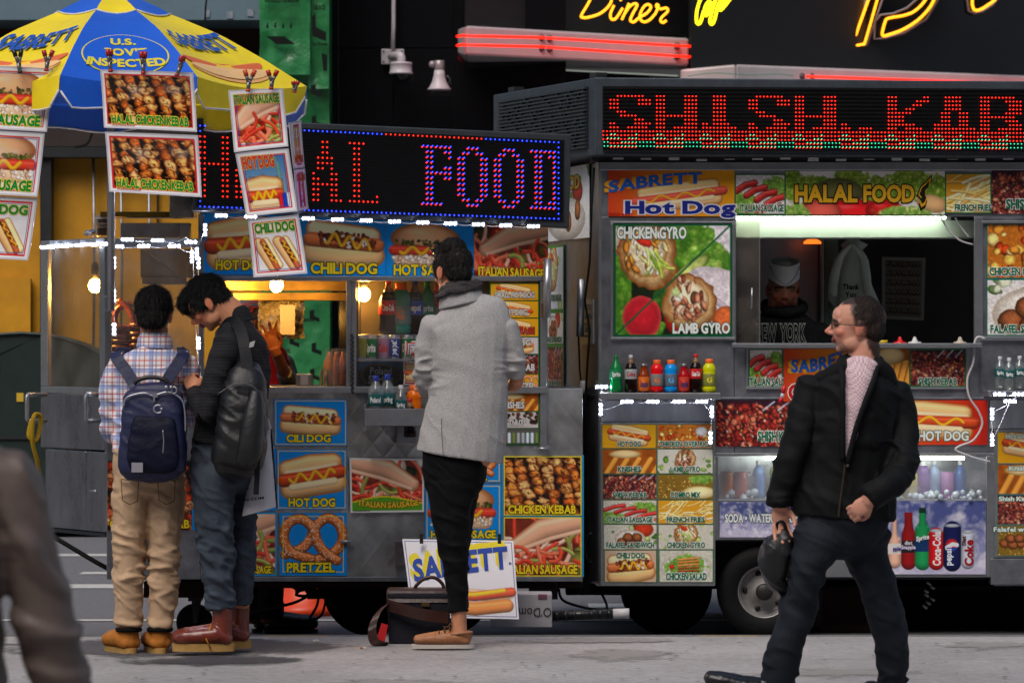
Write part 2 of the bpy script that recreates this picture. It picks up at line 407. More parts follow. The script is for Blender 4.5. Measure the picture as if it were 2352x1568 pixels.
def f_italian(im, flip=1, y0=0.):
    a = im.a; im.c[:] = im.col('#7e3020'); im.grain(6, .4)
    X = (lambda x: x) if flip > 0 else (lambda x: a - x)
    im.blobs(8, 0, .0, a, .3, .12, .25, ['#b52a1a', '#d8cbb8', '#30341c', '#c8401e'])
    im.blobs(18, 0, .45, a, 1, .08, .18, ['#8a1f14', '#a82c1a', '#6a5a1e', '#c24a2a', '#7a7a34'])
    im.cap([(X(a * .1), .62), (X(a * .4), .8), (X(a * .55), .9)], .13, '#8c2814', .6, .15)
    im.strips(34, 0, .32, a, .95, .42, .034, ['#d8422a', '#e2583a', '#c23020', '#e87a58', '#8a8a40', '#e0684a', '#efb09a'], 2.6)
    im.cap([(X(a * .16), .48 + y0), (X(a * .5), .2 + y0), (X(a * 1.02), .04 + y0)], [.13, .19, .17], '#e0a684', .45, .12, '#c07448')
    im.cap([(X(a * .18), .56 + y0), (X(a * .6), .36 + y0), (X(a * 1.02), .22 + y0)], .035, '#eec0a0', .2)
    im.strips(10, 0, .5, a, .9, .36, .036, ['#dc4a2e', '#e66a48', '#c83420', '#9a9a4a'], 3)
def f_kebab(im, cols=None):
    a = im.a; im.c[:] = im.col('#1c1610'); im.grain(9, .5)
    for i in range(6):
        x = a * (i / 6) + .02; im.cap([(x, 0), (x + .05, 1)], .006, '#4a4036', 0)
    n = int(3.9 * a) + 1; cc = cols or ['#d8823c', '#c86a26', '#dc9450', '#b8561c', '#d07830', '#e0a060']
    for i in range(-1, n + 1):
        x0 = a * i / n + im.rng.uniform(-.02, .03); sl = .3 + im.rng.uniform(-.04, .05)
        im.cap([(x0 - .02, 0.02), (x0 + sl, .97)], .007, '#c9b080', 0); t = .06 + im.rng.uniform(0, .08)
        while t < .98:
            w = im.rng.uniform(.085, .14); x, y = x0 + sl * t + im.rng.uniform(-.03, .03), t
            im.ell(x, y, w, w * im.rng.uniform(.6, .85), im.rng.choice(cc), .5 + im.rng.uniform(-.7, .7), .85, '#6a260c', nz=1.1, hl=.05)
            for q in range(6): im.ell(x + im.rng.uniform(-.09, .09), y + im.rng.uniform(-.06, .06), im.rng.uniform(.015, .05), im.rng.uniform(.006, .016), im.rng.choice(['#7a3410', '#dca468', '#94481c', '#5c240a', '#a85a24']), im.rng.uniform(-.5, 1.4), .2, nz=.9)
            t += w * im.rng.uniform(1.05, 1.35)
    im.grain(24, .3); im.grain(7, .25)
def f_pretzel(im, cx=None, cy=.4, s=.42):
    a = im.a; cx = a / 2 if cx is None else cx; B = '#b5602a'
    q = lambda u, v: (cx + u * s * 1.12, cy + v * s)
    loop = [(-.1, .78), (-.75, .55), (-1, 0), (-.85, -.55), (-.4, -.72), (0, -.35), (.12, .1), (.35, .5), (.8, .85)]
    l2 = [(.1, .85), (.75, .5), (1, 0), (.85, -.55), (.45, -.75), (.05, -.4), (-.1, .05), (-.4, .4), (-.95, .62)]
    pa = [q(v.x, v.y) for v in smooth_path([Vector((u, v, 0)) for u, v in loop], 5)]
    pb = [q(v.x, v.y) for v in smooth_path([Vector((u, v, 0)) for u, v in l2], 5)]
    im.cap([q(-.5, .62), q(0, .85), q(.5, .75)], .17 * s / .42 * .5, B, .7, .2, '#7a3814')
    for p in (pb, pa): im.cap(p, .2 * s / .42 * .42, B, .75, .22, '#84401a')
    for p in (pa, pb):
        for x, y in p:
            for _ in range(3): im.ell(x + im.rng.uniform(-.05, .05), y + im.rng.uniform(-.05, .05), .009, .007, '#fff4e0', 0, 0)
def f_sausages(im):
    a = im.a; im.lettuce(.1 * a, .75, .35 * a, .3, seed=3); im.lettuce(.8 * a, .3, .3 * a, .25, seed=5); im.blobs(10, .2 * a, .7, a, 1, .05, .1, ['#d84a34', '#e8d8c0', '#c03a28'])
    for i in range(4):
        x, y = a * (.2 + .2 * i), .32 + .11 * i
        im.cap([(x - .17 * a, y + .1), (x, y - .04), (x + .19 * a, y - .1)], .085, im.rng.choice(['#b8302a', '#a82822']), .8, .25, '#6a1410')
    im.grain(22, .22)
def f_fries(im):
    a = im.a; im.c[:] = im.col('#e8a424')
    im.strips(46, -.1, .2, a, 1, .8, .036, ['#f2cf86', '#e8b862', '#f7e0ac', '#dca450', '#efc878'], .7, -.3, .1)
def f_meat(im, cols=None, skew=True):
    a = im.a; im.c[:] = im.col('#3a1a2a'); cols = cols or ['#98402c', '#7a2c24', '#b05a40', '#5e1e20', '#bc8064', '#863834', '#9c5a4c', '#6a2a2a']
    for q in range(int(260 * a)): w = im.rng.uniform(.03, .1); im.ell(im.rng.uniform(-.03, a + .03), im.rng.uniform(.1, 1.02), w, w * im.rng.uniform(.4, .9), im.rng.choice(cols), im.rng.uniform(0, 3.1), .95, nz=.9)
    im.blobs(int(14 * a), 0, .2, a, 1, .01, .03, ['#e0c8b0', '#d8a83a', '#e8dcd0'], .3, .35)
    if skew:
        for i in range(3): im.cap([(a * (.5 + .16 * i), .22), (a * (.62 + .16 * i), .03)], .016, '#c2cce0', .3)
    im.grain(26, .3)
def f_gyro(im, cx, cy, r, kind='lamb', rot=.5):
    im.ell(cx, cy, r * .95, r * 1.05, '#e6bc80', rot, .35, '#8a4818', nz=.35); im.ell(cx - r * .08, cy - r * .1, r * .72, r * .8, '#efdcb8', rot, .25, '#b87838', nz=.4)
    cols = ['#9a5a3c', '#b8785a', '#7a3e26', '#c89078', '#84482e', '#6a3220'] if kind == 'lamb' else ['#d8a458', '#eacb8a', '#c8882e', '#f2e4c4', '#b87428', '#f4ead0']
    m = lambda x, y: math.hypot((x - cx + r * .08) * 1.25, y - cy + r * .12) < r * .8
    for q in range(110):
        x, y = im.rng.uniform(cx - r, cx + r), im.rng.uniform(cy - r, cy + r)
        if m(x, y): w = im.rng.uniform(.08, .24) * r; im.ell(x, y, w, w * im.rng.uniform(.25, .6), im.rng.choice(cols), im.rng.uniform(.6, 2.4), .9, nz=.8, hl=.1)
    if kind != 'lamb':
        im.strips(12, cx - r * .3, cy - r * .3, cx + r * .4, cy + r * .2, r * .55, r * .05, ['#a8c04a', '#d4dc8a', '#7a9a30', '#e8ecb8'], 1, 1.2); im.ell(cx - r * .15, cy - r * .5, r * .3, r * .16, '#d8341e', .5, nz=.3)
    else: im.blobs(5, cx - r * .5, cy - r * .6, cx, cy - r * .1, r * .06, r * .16, ['#f0e8e0', '#c8d890'], .2)
    im.grain(30, .14)
def f_falafel(im, cx=None, cy=.55, s=.4, plate=True):
    a = im.a; cx = a / 2 if cx is None else cx
    if plate: im.ell(cx, cy, s * 1.5, s * .95, '#efe6dc', 0, .2, '#b8a894')
    for u, v in ((-.6, .25), (.55, .3), (0, .4), (-.15, -.2), (.5, -.2)):
        im.ell(cx + u * s * 1.3, cy + v * s, s * .52, s * .42, '#8a4e2a', .2, .8, '#4a2410', nz=.25)
    im.grain(34, .25)
def f_greens(im, n=26, y0=0, y1=1, cols=('#5c8a2c', '#8ab044', '#3e6a22', '#b8cc70')):
    im.blobs(n, 0, y0, im.a, y1, .05, .14, list(cols), .6, .4)
def f_knishes(im):
    a = im.a; im.c[:] = im.col('#a8520e'); im.grain(4, .3)
    for i in range(5): x = a * (i + .3) / 4.6; im.cap([(x, 1.05), (x + .18 * a, .42)], .13, '#d08a34', .7, .1, '#8a4410')
    im.ell(a * .42, .2, a * .3, .17, '#e8cc90', 0, .3, '#c08a44')
def f_combo(im):
    a = im.a; im.c[:] = im.col('#8a6a24'); im.blobs(90, 0, .1, a * .75, .95, .02, .05, ['#c89a3a', '#e0bc62', '#a8762a', '#d8a84a', '#7a4a1c']); im.ell(a * .75, .72, a * .3, .25, '#f2e2a8', 0, .3, '#d8b860'); im.lettuce(a * .8, .2, .25 * a, .22, seed=4)
def f_salad(im):
    a = im.a; im.ell(a / 2, .55, a * .46, .44, '#f0ece8', 0, .2, '#c8bcb4'); im.lettuce(a / 2, .5, a * .4, .36, seed=8)
    for i in range(5): im.cap([(a * .36, .3 + .09 * i), (a * .72, .24 + .1 * i)], .035, im.rng.choice(['#b86a34', '#8a4420', '#c87a40']), .7, .1)
    im.ell(a * .24, .52, .08, .08, '#d02a22', 0, .5, hl=.2); im.grain(20, .2)
def f_mountains(im):
    im.c[:] = im.col('#c9c3dc'); n = im.noise(3, 1, 4); r = np.abs(im.noise(4.5, 2, 4) - .5) * 2
    sh = np.clip((.62 - r - im.Y * .55) * 2.2 * n * 2, 0, 1)[..., None]; im.c = im.c * (1 - sh) + im.col('#56609c') * sh
    w = np.clip((im.noise(7, 4) - .55) * 5, 0, 1)[..., None]; im.c = im.c * (1 - w * .7) + im.col('#f0ecf4') * w * .7
def f_halal(im):
    a = im.a; im.c[:] = im.col('#efe9e4')
    for i in range(6): im.lettuce(a * (.02 + .19 * i), .3 + .2 * (i % 2), a * .13, .42, seed=10 + i, c1='#5c8a14', c2='#d4d070')
    im.ell(a * .33, .5, a * .16, .34, '#5c5a30', 0, .4); im.ell(a * .43, .95, a * .22, .3, '#c8181c', 0, .6, hl=.25); im.ell(a * .22, .95, a * .13, .3, '#d85a4a', 0, .4, '#b82a22'); im.ell(a * .62, .9, a * .12, .25, '#c41a1a', 0, .5, hl=.2)
    im.ell(a * .92, .75, a * .1, .2, '#e2b078', .2, .4); im.lettuce(a * .75, .95, a * .2, .15, seed=33, c2='#e4e090'); im.lettuce(a * .06, .95, a * .1, .2, seed=34, c2='#e4e090')

# ------------------------------------------------------------------ turn a picture and its lettering into one printed panel
def patch(c, warp=None):
    """map (u, v) in 0..1 (v down) onto the quad TL, TR, BR, BL; returns array of points"""
    c = [np.array(q, float) for q in c]
    nrm = np.cross(c[1] - c[0], c[3] - c[0]); nrm = nrm / np.linalg.norm(nrm)
    if nrm[1] > 0: nrm = -nrm
    def f(u, v, off=0.):
        u = np.asarray(u, float)[..., None]; v = np.asarray(v, float)[..., None]
        p = c[0] * (1 - u) * (1 - v) + c[1] * u * (1 - v) + c[2] * u * v + c[3] * (1 - u) * v + nrm * off
        if warp: p = p + nrm * warp(u, v)
        return p
    return f
def set_cols(me, cols):
    at = me.color_attributes.new('Col', 'FLOAT_COLOR', 'POINT'); n = len(me.vertices)
    at.data.foreach_set('color', np.concatenate([cols, np.ones((n, 1))], 1).astype(np.float32).ravel())
def panel(name, corners, im, texts=(), parent=None, thick=.004, mat=None, warp=None, label=None, cat=None, group=None, shapes=(), step=.0012):
    """texts: dicts for text_geo in picture units plus col, out (outline colour), ow ('o' or 'O'); later entries sit higher"""
    f = patch(corners, warp); nx, ny, a = im.nx, im.ny, im.a
    U, V = np.meshgrid(np.linspace(0, 1, nx), np.linspace(0, 1, ny)); pts = f(U, V).reshape(-1, 3)
    idx = np.arange(nx * ny).reshape(ny, nx)
    q = np.stack([idx[:-1, :-1], idx[1:, :-1], idx[1:, 1:], idx[:-1, 1:]], -1).reshape(-1, 4)
    vs = [pts]; cols = [lin(im.c.reshape(-1, 3))]; faces = q.tolist(); base = nx * ny
    # back and edges
    ring = np.concatenate([idx[0, :], idx[1:, -1], idx[-1, -2::-1], idx[-2:0:-1, 0]]); k = len(ring)
    bo = (f(.5, .5) - f(.5, .5, 1.)) * thick
    if warp:
        vs.append(pts + bo); cols.append(np.full((nx * ny, 3), .5)); faces += (q[:, ::-1] + base).tolist()
        faces += [[int(ring[i]), int(ring[(i + 1) % k]), base + int(ring[(i + 1) % k]), base + int(ring[i])] for i in range(k)]; base += nx * ny
    else:
        vs.append(pts[ring] + bo); cols.append(np.full((k, 3), .32))
        faces += [[int(ring[i]), int(ring[(i + 1) % k]), base + (i + 1) % k, base + i] for i in range(k)] + [list(range(base, base + k))]; base += k
    lev = step
    def put(V2, Fs, col, lv):
        nonlocal base
        if not V2: return
        A = np.array(V2); vs.append(f(A[:, 0] / a, A[:, 1], lv)); cols.append(np.tile(lin(im.col(col)), (len(A), 1)))
        faces.extend([[i + base for i in ff] for ff in Fs]); base += len(A)
    for sh in shapes:
        put(sh[0], [list(range(len(sh[0])))] if len(sh) < 3 else sh[2], sh[1], lev); lev += step * .6
    for t in texts:
        t = dict(t); col = t.pop('col', '#ffffff'); out = t.pop('out', None); ow = t.pop('ow', 'O'); sd = t.pop('sd', None); st = t.pop('style', 'h')
        if sd:                                     # a drop of solid letters behind (dx, dy, colour)
            for j in range(3):
                k_ = (3 - j) / 3; d = dict(t); d['cx'] += sd[0] * k_; d['cy'] += sd[1] * k_; put(*text_geo(**d, style='h' if out is None else ow), sd[2], lev); lev += step * .3
        if out: put(*text_geo(**t, style=ow), out, lev)
        put(*text_geo(**t, style=st), col, lev + step * .7)
    me = bpy.data.meshes.new(name); me.from_pydata(np.concatenate(vs).tolist(), [], faces)
    set_cols(me, np.clip(np.concatenate(cols), 0, 1))
    o = link_mesh(name, me, mat or mat_print(), parent)
    tag(o, label, cat, group); return o
def quad(x0, y0, x1, y1, d, off=0.):
    return [P(x0, y0, dv(d, x0) - off), P(x1, y0, dv(d, x1) - off), P(x1, y1, dv(d, x1) - off), P(x0, y1, dv(d, x0) - off)]
def T(txt, cx, cy, h, width=None, col='#f4d31c', out='#1c1408', **k): return dict(txt=txt, cx=cx, cy=cy, h=h, width=width, col=col, out=out, **k)
# ------------------------------------------------------------------ shared materials
def diamond(t, src):
    N = t.nodes.new; L = t.links.new
    s = N('ShaderNodeSeparateXYZ'); L(src, s.inputs[0])
    def mth(op, a, b=None):
        m = N('ShaderNodeMath'); m.operation = op
        for i, v in enumerate((a, b)):
            if v is None: continue
            if isinstance(v, (int, float)): m.inputs[i].default_value = v
            else: L(v, m.inputs[i])
        return m.outputs[0]
    hs = []
    for sg in (1, -1):
        a = mth('MULTIPLY', mth('ADD', s.outputs[0], mth('MULTIPLY', s.outputs[2], .8 * sg)), 9.)
        f = mth('ABSOLUTE', mth('SUBTRACT', mth('FRACT', a), .5)); hs.append(mth('POWER', mth('MULTIPLY', f, 2.), 3.))
    h = mth('MAXIMUM', hs[0], hs[1])
    n = N('ShaderNodeTexNoise'); n.inputs['Scale'].default_value = 7; n.inputs['Detail'].default_value = 6; L(src, n.inputs['Vector'])
    r = N('ShaderNodeValToRGB'); r.color_ramp.elements[0].position = .3; r.color_ramp.elements[1].position = .75
    r.color_ramp.elements[0].color = (.24, .235, .23, 1); r.color_ramp.elements[1].color = (.55, .56, .57, 1); L(n.outputs['Fac'], r.inputs[0])
    return r.outputs[0], h, .35, .006
STEEL = M('brushed_steel', '#8e9094', .38, .75, .3, 9, .06, 40, stretch=(1, 1, .12), rvar=.12)
STEELD = M('dull_steel', '#8f9198', .36, .78, .4, 7, .08, 30, rvar=.12)
QUILT = mat_pattern('quilted_steel', diamond, .36); QUILT.node_tree.nodes['Principled BSDF'].inputs['Metallic'].default_value = .7
ALU = M('aluminium_trim', '#a4a6aa', .32, .8, .15, 12)
DARK = M('dark_painted_metal', '#202226', .5, .1, .3, 8, .1, 40)
BLK = M('black_rubber', '#121212', .75, 0, .25, 20, .15, 90)
SIGNF = M('sign_housing', '#3a3e42', .45, .3, .2, 10, .06, 40)
LEDF = M('led_matrix_face', '#08080a', .4, 0, .3, 30)
WHITEP = M('white_painted_metal', '#c9c5c6', .45, 0, .12, 6)
GLASS = mat_glass()
CLEARV = mat_glass('scratched_plexiglass', '#f4f2ee', .25, .08, .09)

# ------------------------------------------------------------------ ground: pavement in front, kerb, street, far pavement
def concrete(t, src):
    N = t.nodes.new; L = t.links.new
    def nz(sc, det, lo, hi, a, b):
        n = N('ShaderNodeTexNoise'); n.inputs['Scale'].default_value = sc; n.inputs['Detail'].default_value = det; L(src, n.inputs['Vector'])
        m = N('ShaderNodeMapRange'); m.inputs[1].default_value = lo; m.inputs[2].default_value = hi; m.inputs[3].default_value = a; m.inputs[4].default_value = b; L(n.outputs['Fac'], m.inputs[0]); return m.outputs[0], n.outputs['Fac']
    a, _ = nz(.9, 4, .3, .7, .8, 1.1); b, _ = nz(28, 4, .3, .7, .82, 1.12); c, h = nz(150, 2, .3, .75, .75, 1.15)
    m1 = N('ShaderNodeMath'); m1.operation = 'MULTIPLY'; L(a, m1.inputs[0]); L(b, m1.inputs[1]); m2 = N('ShaderNodeMath'); m2.operation = 'MULTIPLY'; L(m1.outputs[0], m2.inputs[0]); L(c, m2.inputs[1])
    x = N('ShaderNodeMix'); x.data_type = 'RGBA'; x.blend_type = 'MULTIPLY'; x.inputs[0].default_value = 1; x.inputs[6].default_value = (.36, .345, .345, 1); L(m2.outputs[0], x.inputs[7])
    return x.outputs[2], h, .25, .004
CONC = mat_pattern('pavement_concrete', concrete, .8)
ASPH = M('street_asphalt', '#6c6c70', .82, 0, .28, 30, .3, 160)
KERBY = 19.3
def sheet(name, pts, z, mat, th=.0):
    mb = MB(); n = len(pts)
    if th: mb.add([(x, y, z) for x, y in pts] + [(x, y, z - th) for x, y in pts], [tuple(range(n)), tuple(range(2 * n - 1, n - 1, -1))] + [(i, i + n, (i + 1) % n + n, (i + 1) % n) for i in range(n)])
    else: mb.add([(x, y, z) for x, y in pts], [tuple(range(n))])
    return mb.build(name, mat, kind='structure')
sheet('pavement', [(-40, -20), (40, -20), (40, KERBY - .16), (-40, KERBY - .16)], 0, CONC, .3)
sheet('kerb', [(-40, KERBY - .157), (40, KERBY - .157), (40, KERBY), (-40, KERBY)], -.003, M('kerb_stone', '#6a6866', .8, 0, .25, 12, .2, 50), .25)
sheet('road', [(-40, KERBY + .004), (40, KERBY + .004), (40, 31.9), (-40, 31.9)], -.12, ASPH, .2)
sheet('far_pavement', [(-40, 31.904), (40, 31.904), (40, 60), (-40, 60)], .0, M('far_concrete', '#7c7a78', .8, 0, .2, 8), .3)
def gpt(x, y, z=0.):
    d = (HCAM - z) * F / (y - CY); return ((x - CX) * d / F, d)
def stain(name, col, thr):
    """ragged patch: fades out where noise and distance from its middle say so"""
    m = bpy.data.materials.new(name); m.use_nodes = True; t = m.node_tree; b = t.nodes['Principled BSDF']; N = t.nodes.new; L = t.links.new
    b.inputs['Base Color'].default_value = (*lin3(col), 1); b.inputs['Roughness'].default_value = .85; b.inputs['Specular IOR Level'].default_value = .2
    tc = N('ShaderNodeTexCoord'); mp = N('ShaderNodeMapping'); mp.inputs['Location'].default_value = (-1, -1, 0); mp.inputs['Scale'].default_value = (2, 2, 0); L(tc.outputs['Generated'], mp.inputs[0])
    ln = N('ShaderNodeVectorMath'); ln.operation = 'LENGTH'; L(mp.outputs[0], ln.inputs[0])
    n = N('ShaderNodeTexNoise'); n.inputs['Scale'].default_value = 3.5; n.inputs['Detail'].default_value = 8; n.inputs['Roughness'].default_value = .7; L(tc.outputs['Object'], n.inputs['Vector'])
    a = N('ShaderNodeMath'); a.operation = 'MULTIPLY_ADD'; a.inputs[1].default_value = 1.5; L(n.outputs['Fac'], a.inputs[0]); L(ln.outputs['Value'], a.inputs[2])
    r = N('ShaderNodeMapRange'); r.inputs[1].default_value = thr; r.inputs[2].default_value = thr + .22; r.inputs[3].default_value = .85; r.inputs[4].default_value = 0; L(a.outputs[0], r.inputs[0]); L(r.outputs[0], b.inputs['Alpha']); return m
def gq(x0, y0, x1, y1, z=.004):
    a, b = gpt(x0, y0, z), gpt(x1, y1, z); return [(a[0], b[1]), (b[0], b[1]), (b[0], min(a[1], KERBY - .17)), (a[0], min(a[1], KERBY - .17))]
sheet('tar_patch', gq(-60, 1459, 900, 1512), .004, stain('tarred_patch', '#58565a', 1.35)); sheet('tar_streak', gq(200, 1498, 830, 1534), .006, stain('tar_streak_tar', '#454347', 1.2))
for i, (x0, y0, x1, y1, k) in enumerate(((1180, 1475, 1700, 1530, 1.05), (1500, 1520, 2400, 1568, 1.0), (500, 1540, 1300, 1600, .95), (2050, 1462, 2500, 1500, 1.05), (1050, 1459, 1700, 1480, 1.2))): sheet('pavement_stain', gq(x0, y0, x1, y1), .003 + .0004 * i, stain('faint_stain', '#928e8c', k))
CRK = M('pavement_joint_dirt', '#5a5756', .9, 0, .3, 30)
for y, w in ((16.05, .006), (17.75, .005)): sheet('pavement_joint', [(-12, y), (12, y + .02), (12, y + .02 + w), (-12, y + w)], .0022, CRK)
rr = random.Random(21); mb = MB()
for i in range(260):
    x, y = rr.uniform(-3.2, 3.4), rr.uniform(15.2, 19.1); s = rr.uniform(.003, .011); mb.add([(x + s * math.cos(a) * rr.uniform(.7, 1.6), y + s * 1.6 * math.sin(a), .0085) for a in [k * 1.05 for k in range(6)]], [(0, 1, 2, 3, 4, 5)])
tag(mb.build('pavement_grit', M('dark_gum_spots', '#4a4746', .9, 0, .4, 40)), 'dark gum spots and grit scattered over the pavement', 'grit', kind='stuff')
LM = M('road_paint', '#b9b8b4', .7, 0, .18, 20)
def mark(x0, x1, d0, d1): sheet('lane_marking', [(x0, d0), (x1, d0), (x1, d1), (x0, d1)], -.116, LM)
mark(-12, 12, 24.75, 25.15); mark(-12, -1.1, 28.45, 28.75); mark(-2.9, -2.45, 26.25, 26.5); mark(-2.25, -1.75, 26.1, 26.55); mark(.45, 1.05, 22.95, 23.3); mark(-3.5, 3.0, 21.85, 21.98)
for x0, x1 in ((-1.2, -.9), (.92, 1.2)):
    sheet('kerb_paint', [(x0, KERBY - .15), (x1, KERBY - .15), (x1, KERBY - .12), (x0, KERBY - .12)], .0012, M('worn_yellow_paint', '#b08a34', .8, 0, .5, 60))

# an unseen block, added behind the viewer to take low sky light away
t = thing('unseen_sky_blocker', (0, -16, 0), 'unseen tall grey block added behind the viewer to keep low sky light out', 'building')
MB().box((-70, -17, 0), (70, -16, 26)).build('wall', M('grey_brown_brick', '#48433e', .8, 0, .25, 1.5), t)
mb = MB()
for i in range(-22, 22):
    for j in range(7): mb.box((i * 3 + .6, -15.99, 1.5 + j * 3.4), (i * 3 + 2.2, -15.95, 3.6 + j * 3.4))
o = mb.build('window', M('dark_window_glass', '#14181c', .15, 0, .2), t); o['kind'] = 'stuff'
# ------------------------------------------------------------------ far side of the street
def granite(t, src):
    n = t.nodes.new('ShaderNodeTexNoise'); n.inputs['Scale'].default_value = 120; t.links.new(src, n.inputs['Vector'])
    r = t.nodes.new('ShaderNodeValToRGB'); r.color_ramp.elements[0].color = (.004, .004, .005, 1); r.color_ramp.elements[1].color = (.018, .018, .02, 1); r.color_ramp.elements[0].position = .4
    t.links.new(n.outputs['Fac'], r.inputs[0]); return (r.outputs[0],)
GRAN = mat_pattern('polished_black_granite', granite, .07)
g = thing('granite_facade', P(910, 1240, 33.2), 'polished black granite wall with fine joints behind the white security camera', 'wall')
mb = MB()
for x0, x1 in ((757, 776), (779, 903), (905, 1040), (1042, 1300)):
    for y0, y1 in ((-900, -420), (-418, 110), (112, 640), (642, 1240)): mb.fbox(x0, y0, x1, y1, 33., .35)
mb.build('stone_slab', GRAN, g)
MB().fbox(757, -900, 1300, 1240, 33.06, .2).build('joint', M('grey_grout', '#4a4a4c', .8), g)
# green membrane pillar
def membrane(t, src):
    n = t.nodes.new('ShaderNodeTexNoise'); n.inputs['Scale'].default_value = 5; n.inputs['Detail'].default_value = 4; t.links.new(src, n.inputs['Vector'])
    r = t.nodes.new('ShaderNodeValToRGB'); r.color_ramp.elements[0].color = (.011, .12, .034, 1); r.color_ramp.elements[1].color = (.034, .24, .078, 1); r.color_ramp.elements[0].position = .3; r.color_ramp.elements[1].position = .7
    t.links.new(n.outputs['Fac'], r.inputs[0]); return r.outputs[0], n.outputs['Fac'], .6, .05
GRN = mat_pattern('green_membrane', membrane, .32)
g = thing('wrapped_pillar', P(677, 1240, 32.4), 'pillar wrapped in green waterproofing membrane printed with black lettering', 'pillar')
def wob(x0, x1, y0, y1, d, amp, seed, nx=18, ny=40):
    """a rumpled hanging sheet"""
    vs = []; fs = []
    for j in range(ny + 1):
        for i in range(nx + 1):
            x = x0 + (x1 - x0) * i / nx; y = y0 + (y1 - y0) * j / ny
            n = float(fbm(x * .022, y * .012, 0, seed, 3)) - .5
            vs.append(P(x + n * 5, y, d - amp * n * 2))
    for j in range(ny):
        for i in range(nx): a = j * (nx + 1) + i; fs.append((a, a + nx + 1, a + nx + 2, a + 1))
    return vs, fs
mb = MB(); mb.add(*wob(600, 757, 160, 1240, 32.2, .05, 4, 16, 60), True); mb.fbox(602, -900, 755, 1240, 32.32, .6); mb.build('lower_membrane', GRN, g)
mb = MB(); mb.add(*wob(596, 712, -300, 172, 32.05, .06, 8, 14, 30), True); mb.add(*wob(708, 756, -300, 204, 32.1, .05, 9, 8, 30), True); mb.build('upper_membrane', GRN, g)
INK = M('black_print', '#0c120e', .6, 0, 0)
def flat_text(name, txt, corners, parent, mat, style='h', off=.004, rot=False, shapes=(), hh=1.):
    f = patch(corners); vs = []; fs = []
    for t in (txt if isinstance(txt, list) else [txt]):
        V, Fc = text_geo(**t, style=style); A = np.array(V); b = len(vs)
        if rot: A = np.stack([A[:, 1], 1 - A[:, 0]], 1)
        vs += [tuple(p) for p in f(A[:, 0], A[:, 1], off)]; fs += [tuple(i + b for i in q) for q in Fc]
    for s in shapes:
        b = len(vs); A = np.array(s); vs += [tuple(p) for p in f(A[:, 0], A[:, 1], off)]; fs.append(tuple(range(b, b + len(s))))
    me = bpy.data.meshes.new(name); me.from_pydata(vs, [], fs); return link_mesh(name, me, mat, parent)
TT = lambda txt, cx, cy, h, w: dict(txt=txt, cx=cx, cy=cy, h=h, width=w)
def drop(x, y, s):
    o = [(x + s * .5 * math.sin(a) * (1 if a > 1.2 and a < 5 else .75), y - s * .5 * math.cos(a)) for a in [i * .785 for i in range(8)]]; o[0] = (x, y - s); return o
arrow = lambda x, y, w, h: [(x, y), (x + w * .62, y), (x + w, y + h), (x + w * .35, y + h)]
flat_text('print_mark', [TT('PERM-A-BARRIER', .42, .22, .05, .72), TT('Wall Flashing & Wall Membrane', .42, .27, .03, .7)], quad(600, -60, 712, 172, 32.0), g, INK, shapes=[drop(.13 + .16 * i, .52, .05) for i in range(4)] + [arrow(.1, .62, .6, .08), arrow(.08, .9, .25, .07)])
flat_text('print_mark', [TT('GRACE', .5, .3, .04, .6), TT('PERM-A-BARRIER', .5, .1, .04, .9), TT('Vapor Permeable', .5, .62, .03, .8)], quad(712, -60, 756, 200, 31.98), g, INK, shapes=[[(.1, .38), (.3, .35), (.3, .47), (.85, .52), (.85, .6), (.1, .55)], [(.6, .7), (.9, .72), (.9, .86), (.7, .86)]])
sh = []
rr = random.Random(5)
for i in range(3):
    for j in range(14):
        x, y = .1 + .3 * i + rr.uniform(0, .04), .02 + .07 * j + rr.uniform(0, .02)
        sh.append([(x, y), (x + .07, y - .003), (x + .07, y + .012), (x + .15, y + .017), (x + .15, y + .026), (x, y + .018)])
        sh += [drop(x + .02 + .05 * k, y + .055, .006) for k in range(4)]
flat_text('print_mark', [TT('PERM-A-BARRIER', .25, .15, .012, .5)] + [TT(s, .3 + .35 * (i % 2), .055 + .07 * i, .009, .24) for i, s in enumerate(['GRACE', 'Wall Membrane', 'PERM-A-BARRIER'] * 4)], quad(602, 175, 756, 1200, 32.02), g, INK, shapes=sh)
# left: yellow hoarding, steel beams above, brown panel
YEL = M('yellow_hoarding_panel', '#c48a14', .5, 0, .22, 3, .05, 10)
g = thing('yellow_hoarding', P(230, 1240, 32.8), 'yellow panelled hoarding with dark frame posts behind the cart', 'hoarding')
mb = MB()
for x0, x1 in ((-700, 92), (118, 360), (364, 597)): mb.fbox(x0, 362, x1, 1240, 32.8, .1)
mb.fbox(-700, 640, 70, 1240, 32.7, .08); mb.build('panel', YEL, g)
mb = MB(); mb.fbox(93, 340, 117, 1240, 32.6, .4); mb.fbox(-700, 338, 597, 361, 32.55, .5); mb.fbox(361, 362, 363, 1240, 32.75, .2); mb.build('frame_post', DARK, g)
for x in (214, 277, 341): MB().tube([P(x, 362, 32.7), P(x + 3, 600, 32.7), P(x - 2, 1000, 32.7)], .012).build('conduit', STEELD, g)
g = thing('building_soffit', P(230, 340, 33), 'grey blue steel beam and brown panels above the yellow hoarding', 'facade')
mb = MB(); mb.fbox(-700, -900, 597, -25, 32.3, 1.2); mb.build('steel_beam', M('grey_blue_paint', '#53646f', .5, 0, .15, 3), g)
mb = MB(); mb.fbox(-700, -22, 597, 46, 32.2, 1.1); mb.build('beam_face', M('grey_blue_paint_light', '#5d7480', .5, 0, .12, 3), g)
MB().fbox(-700, 49, 597, 262, 33.1, .4).build('brown_panel', M('dark_brown_paint', '#3e2420', .6, 0, .2, 2), g)
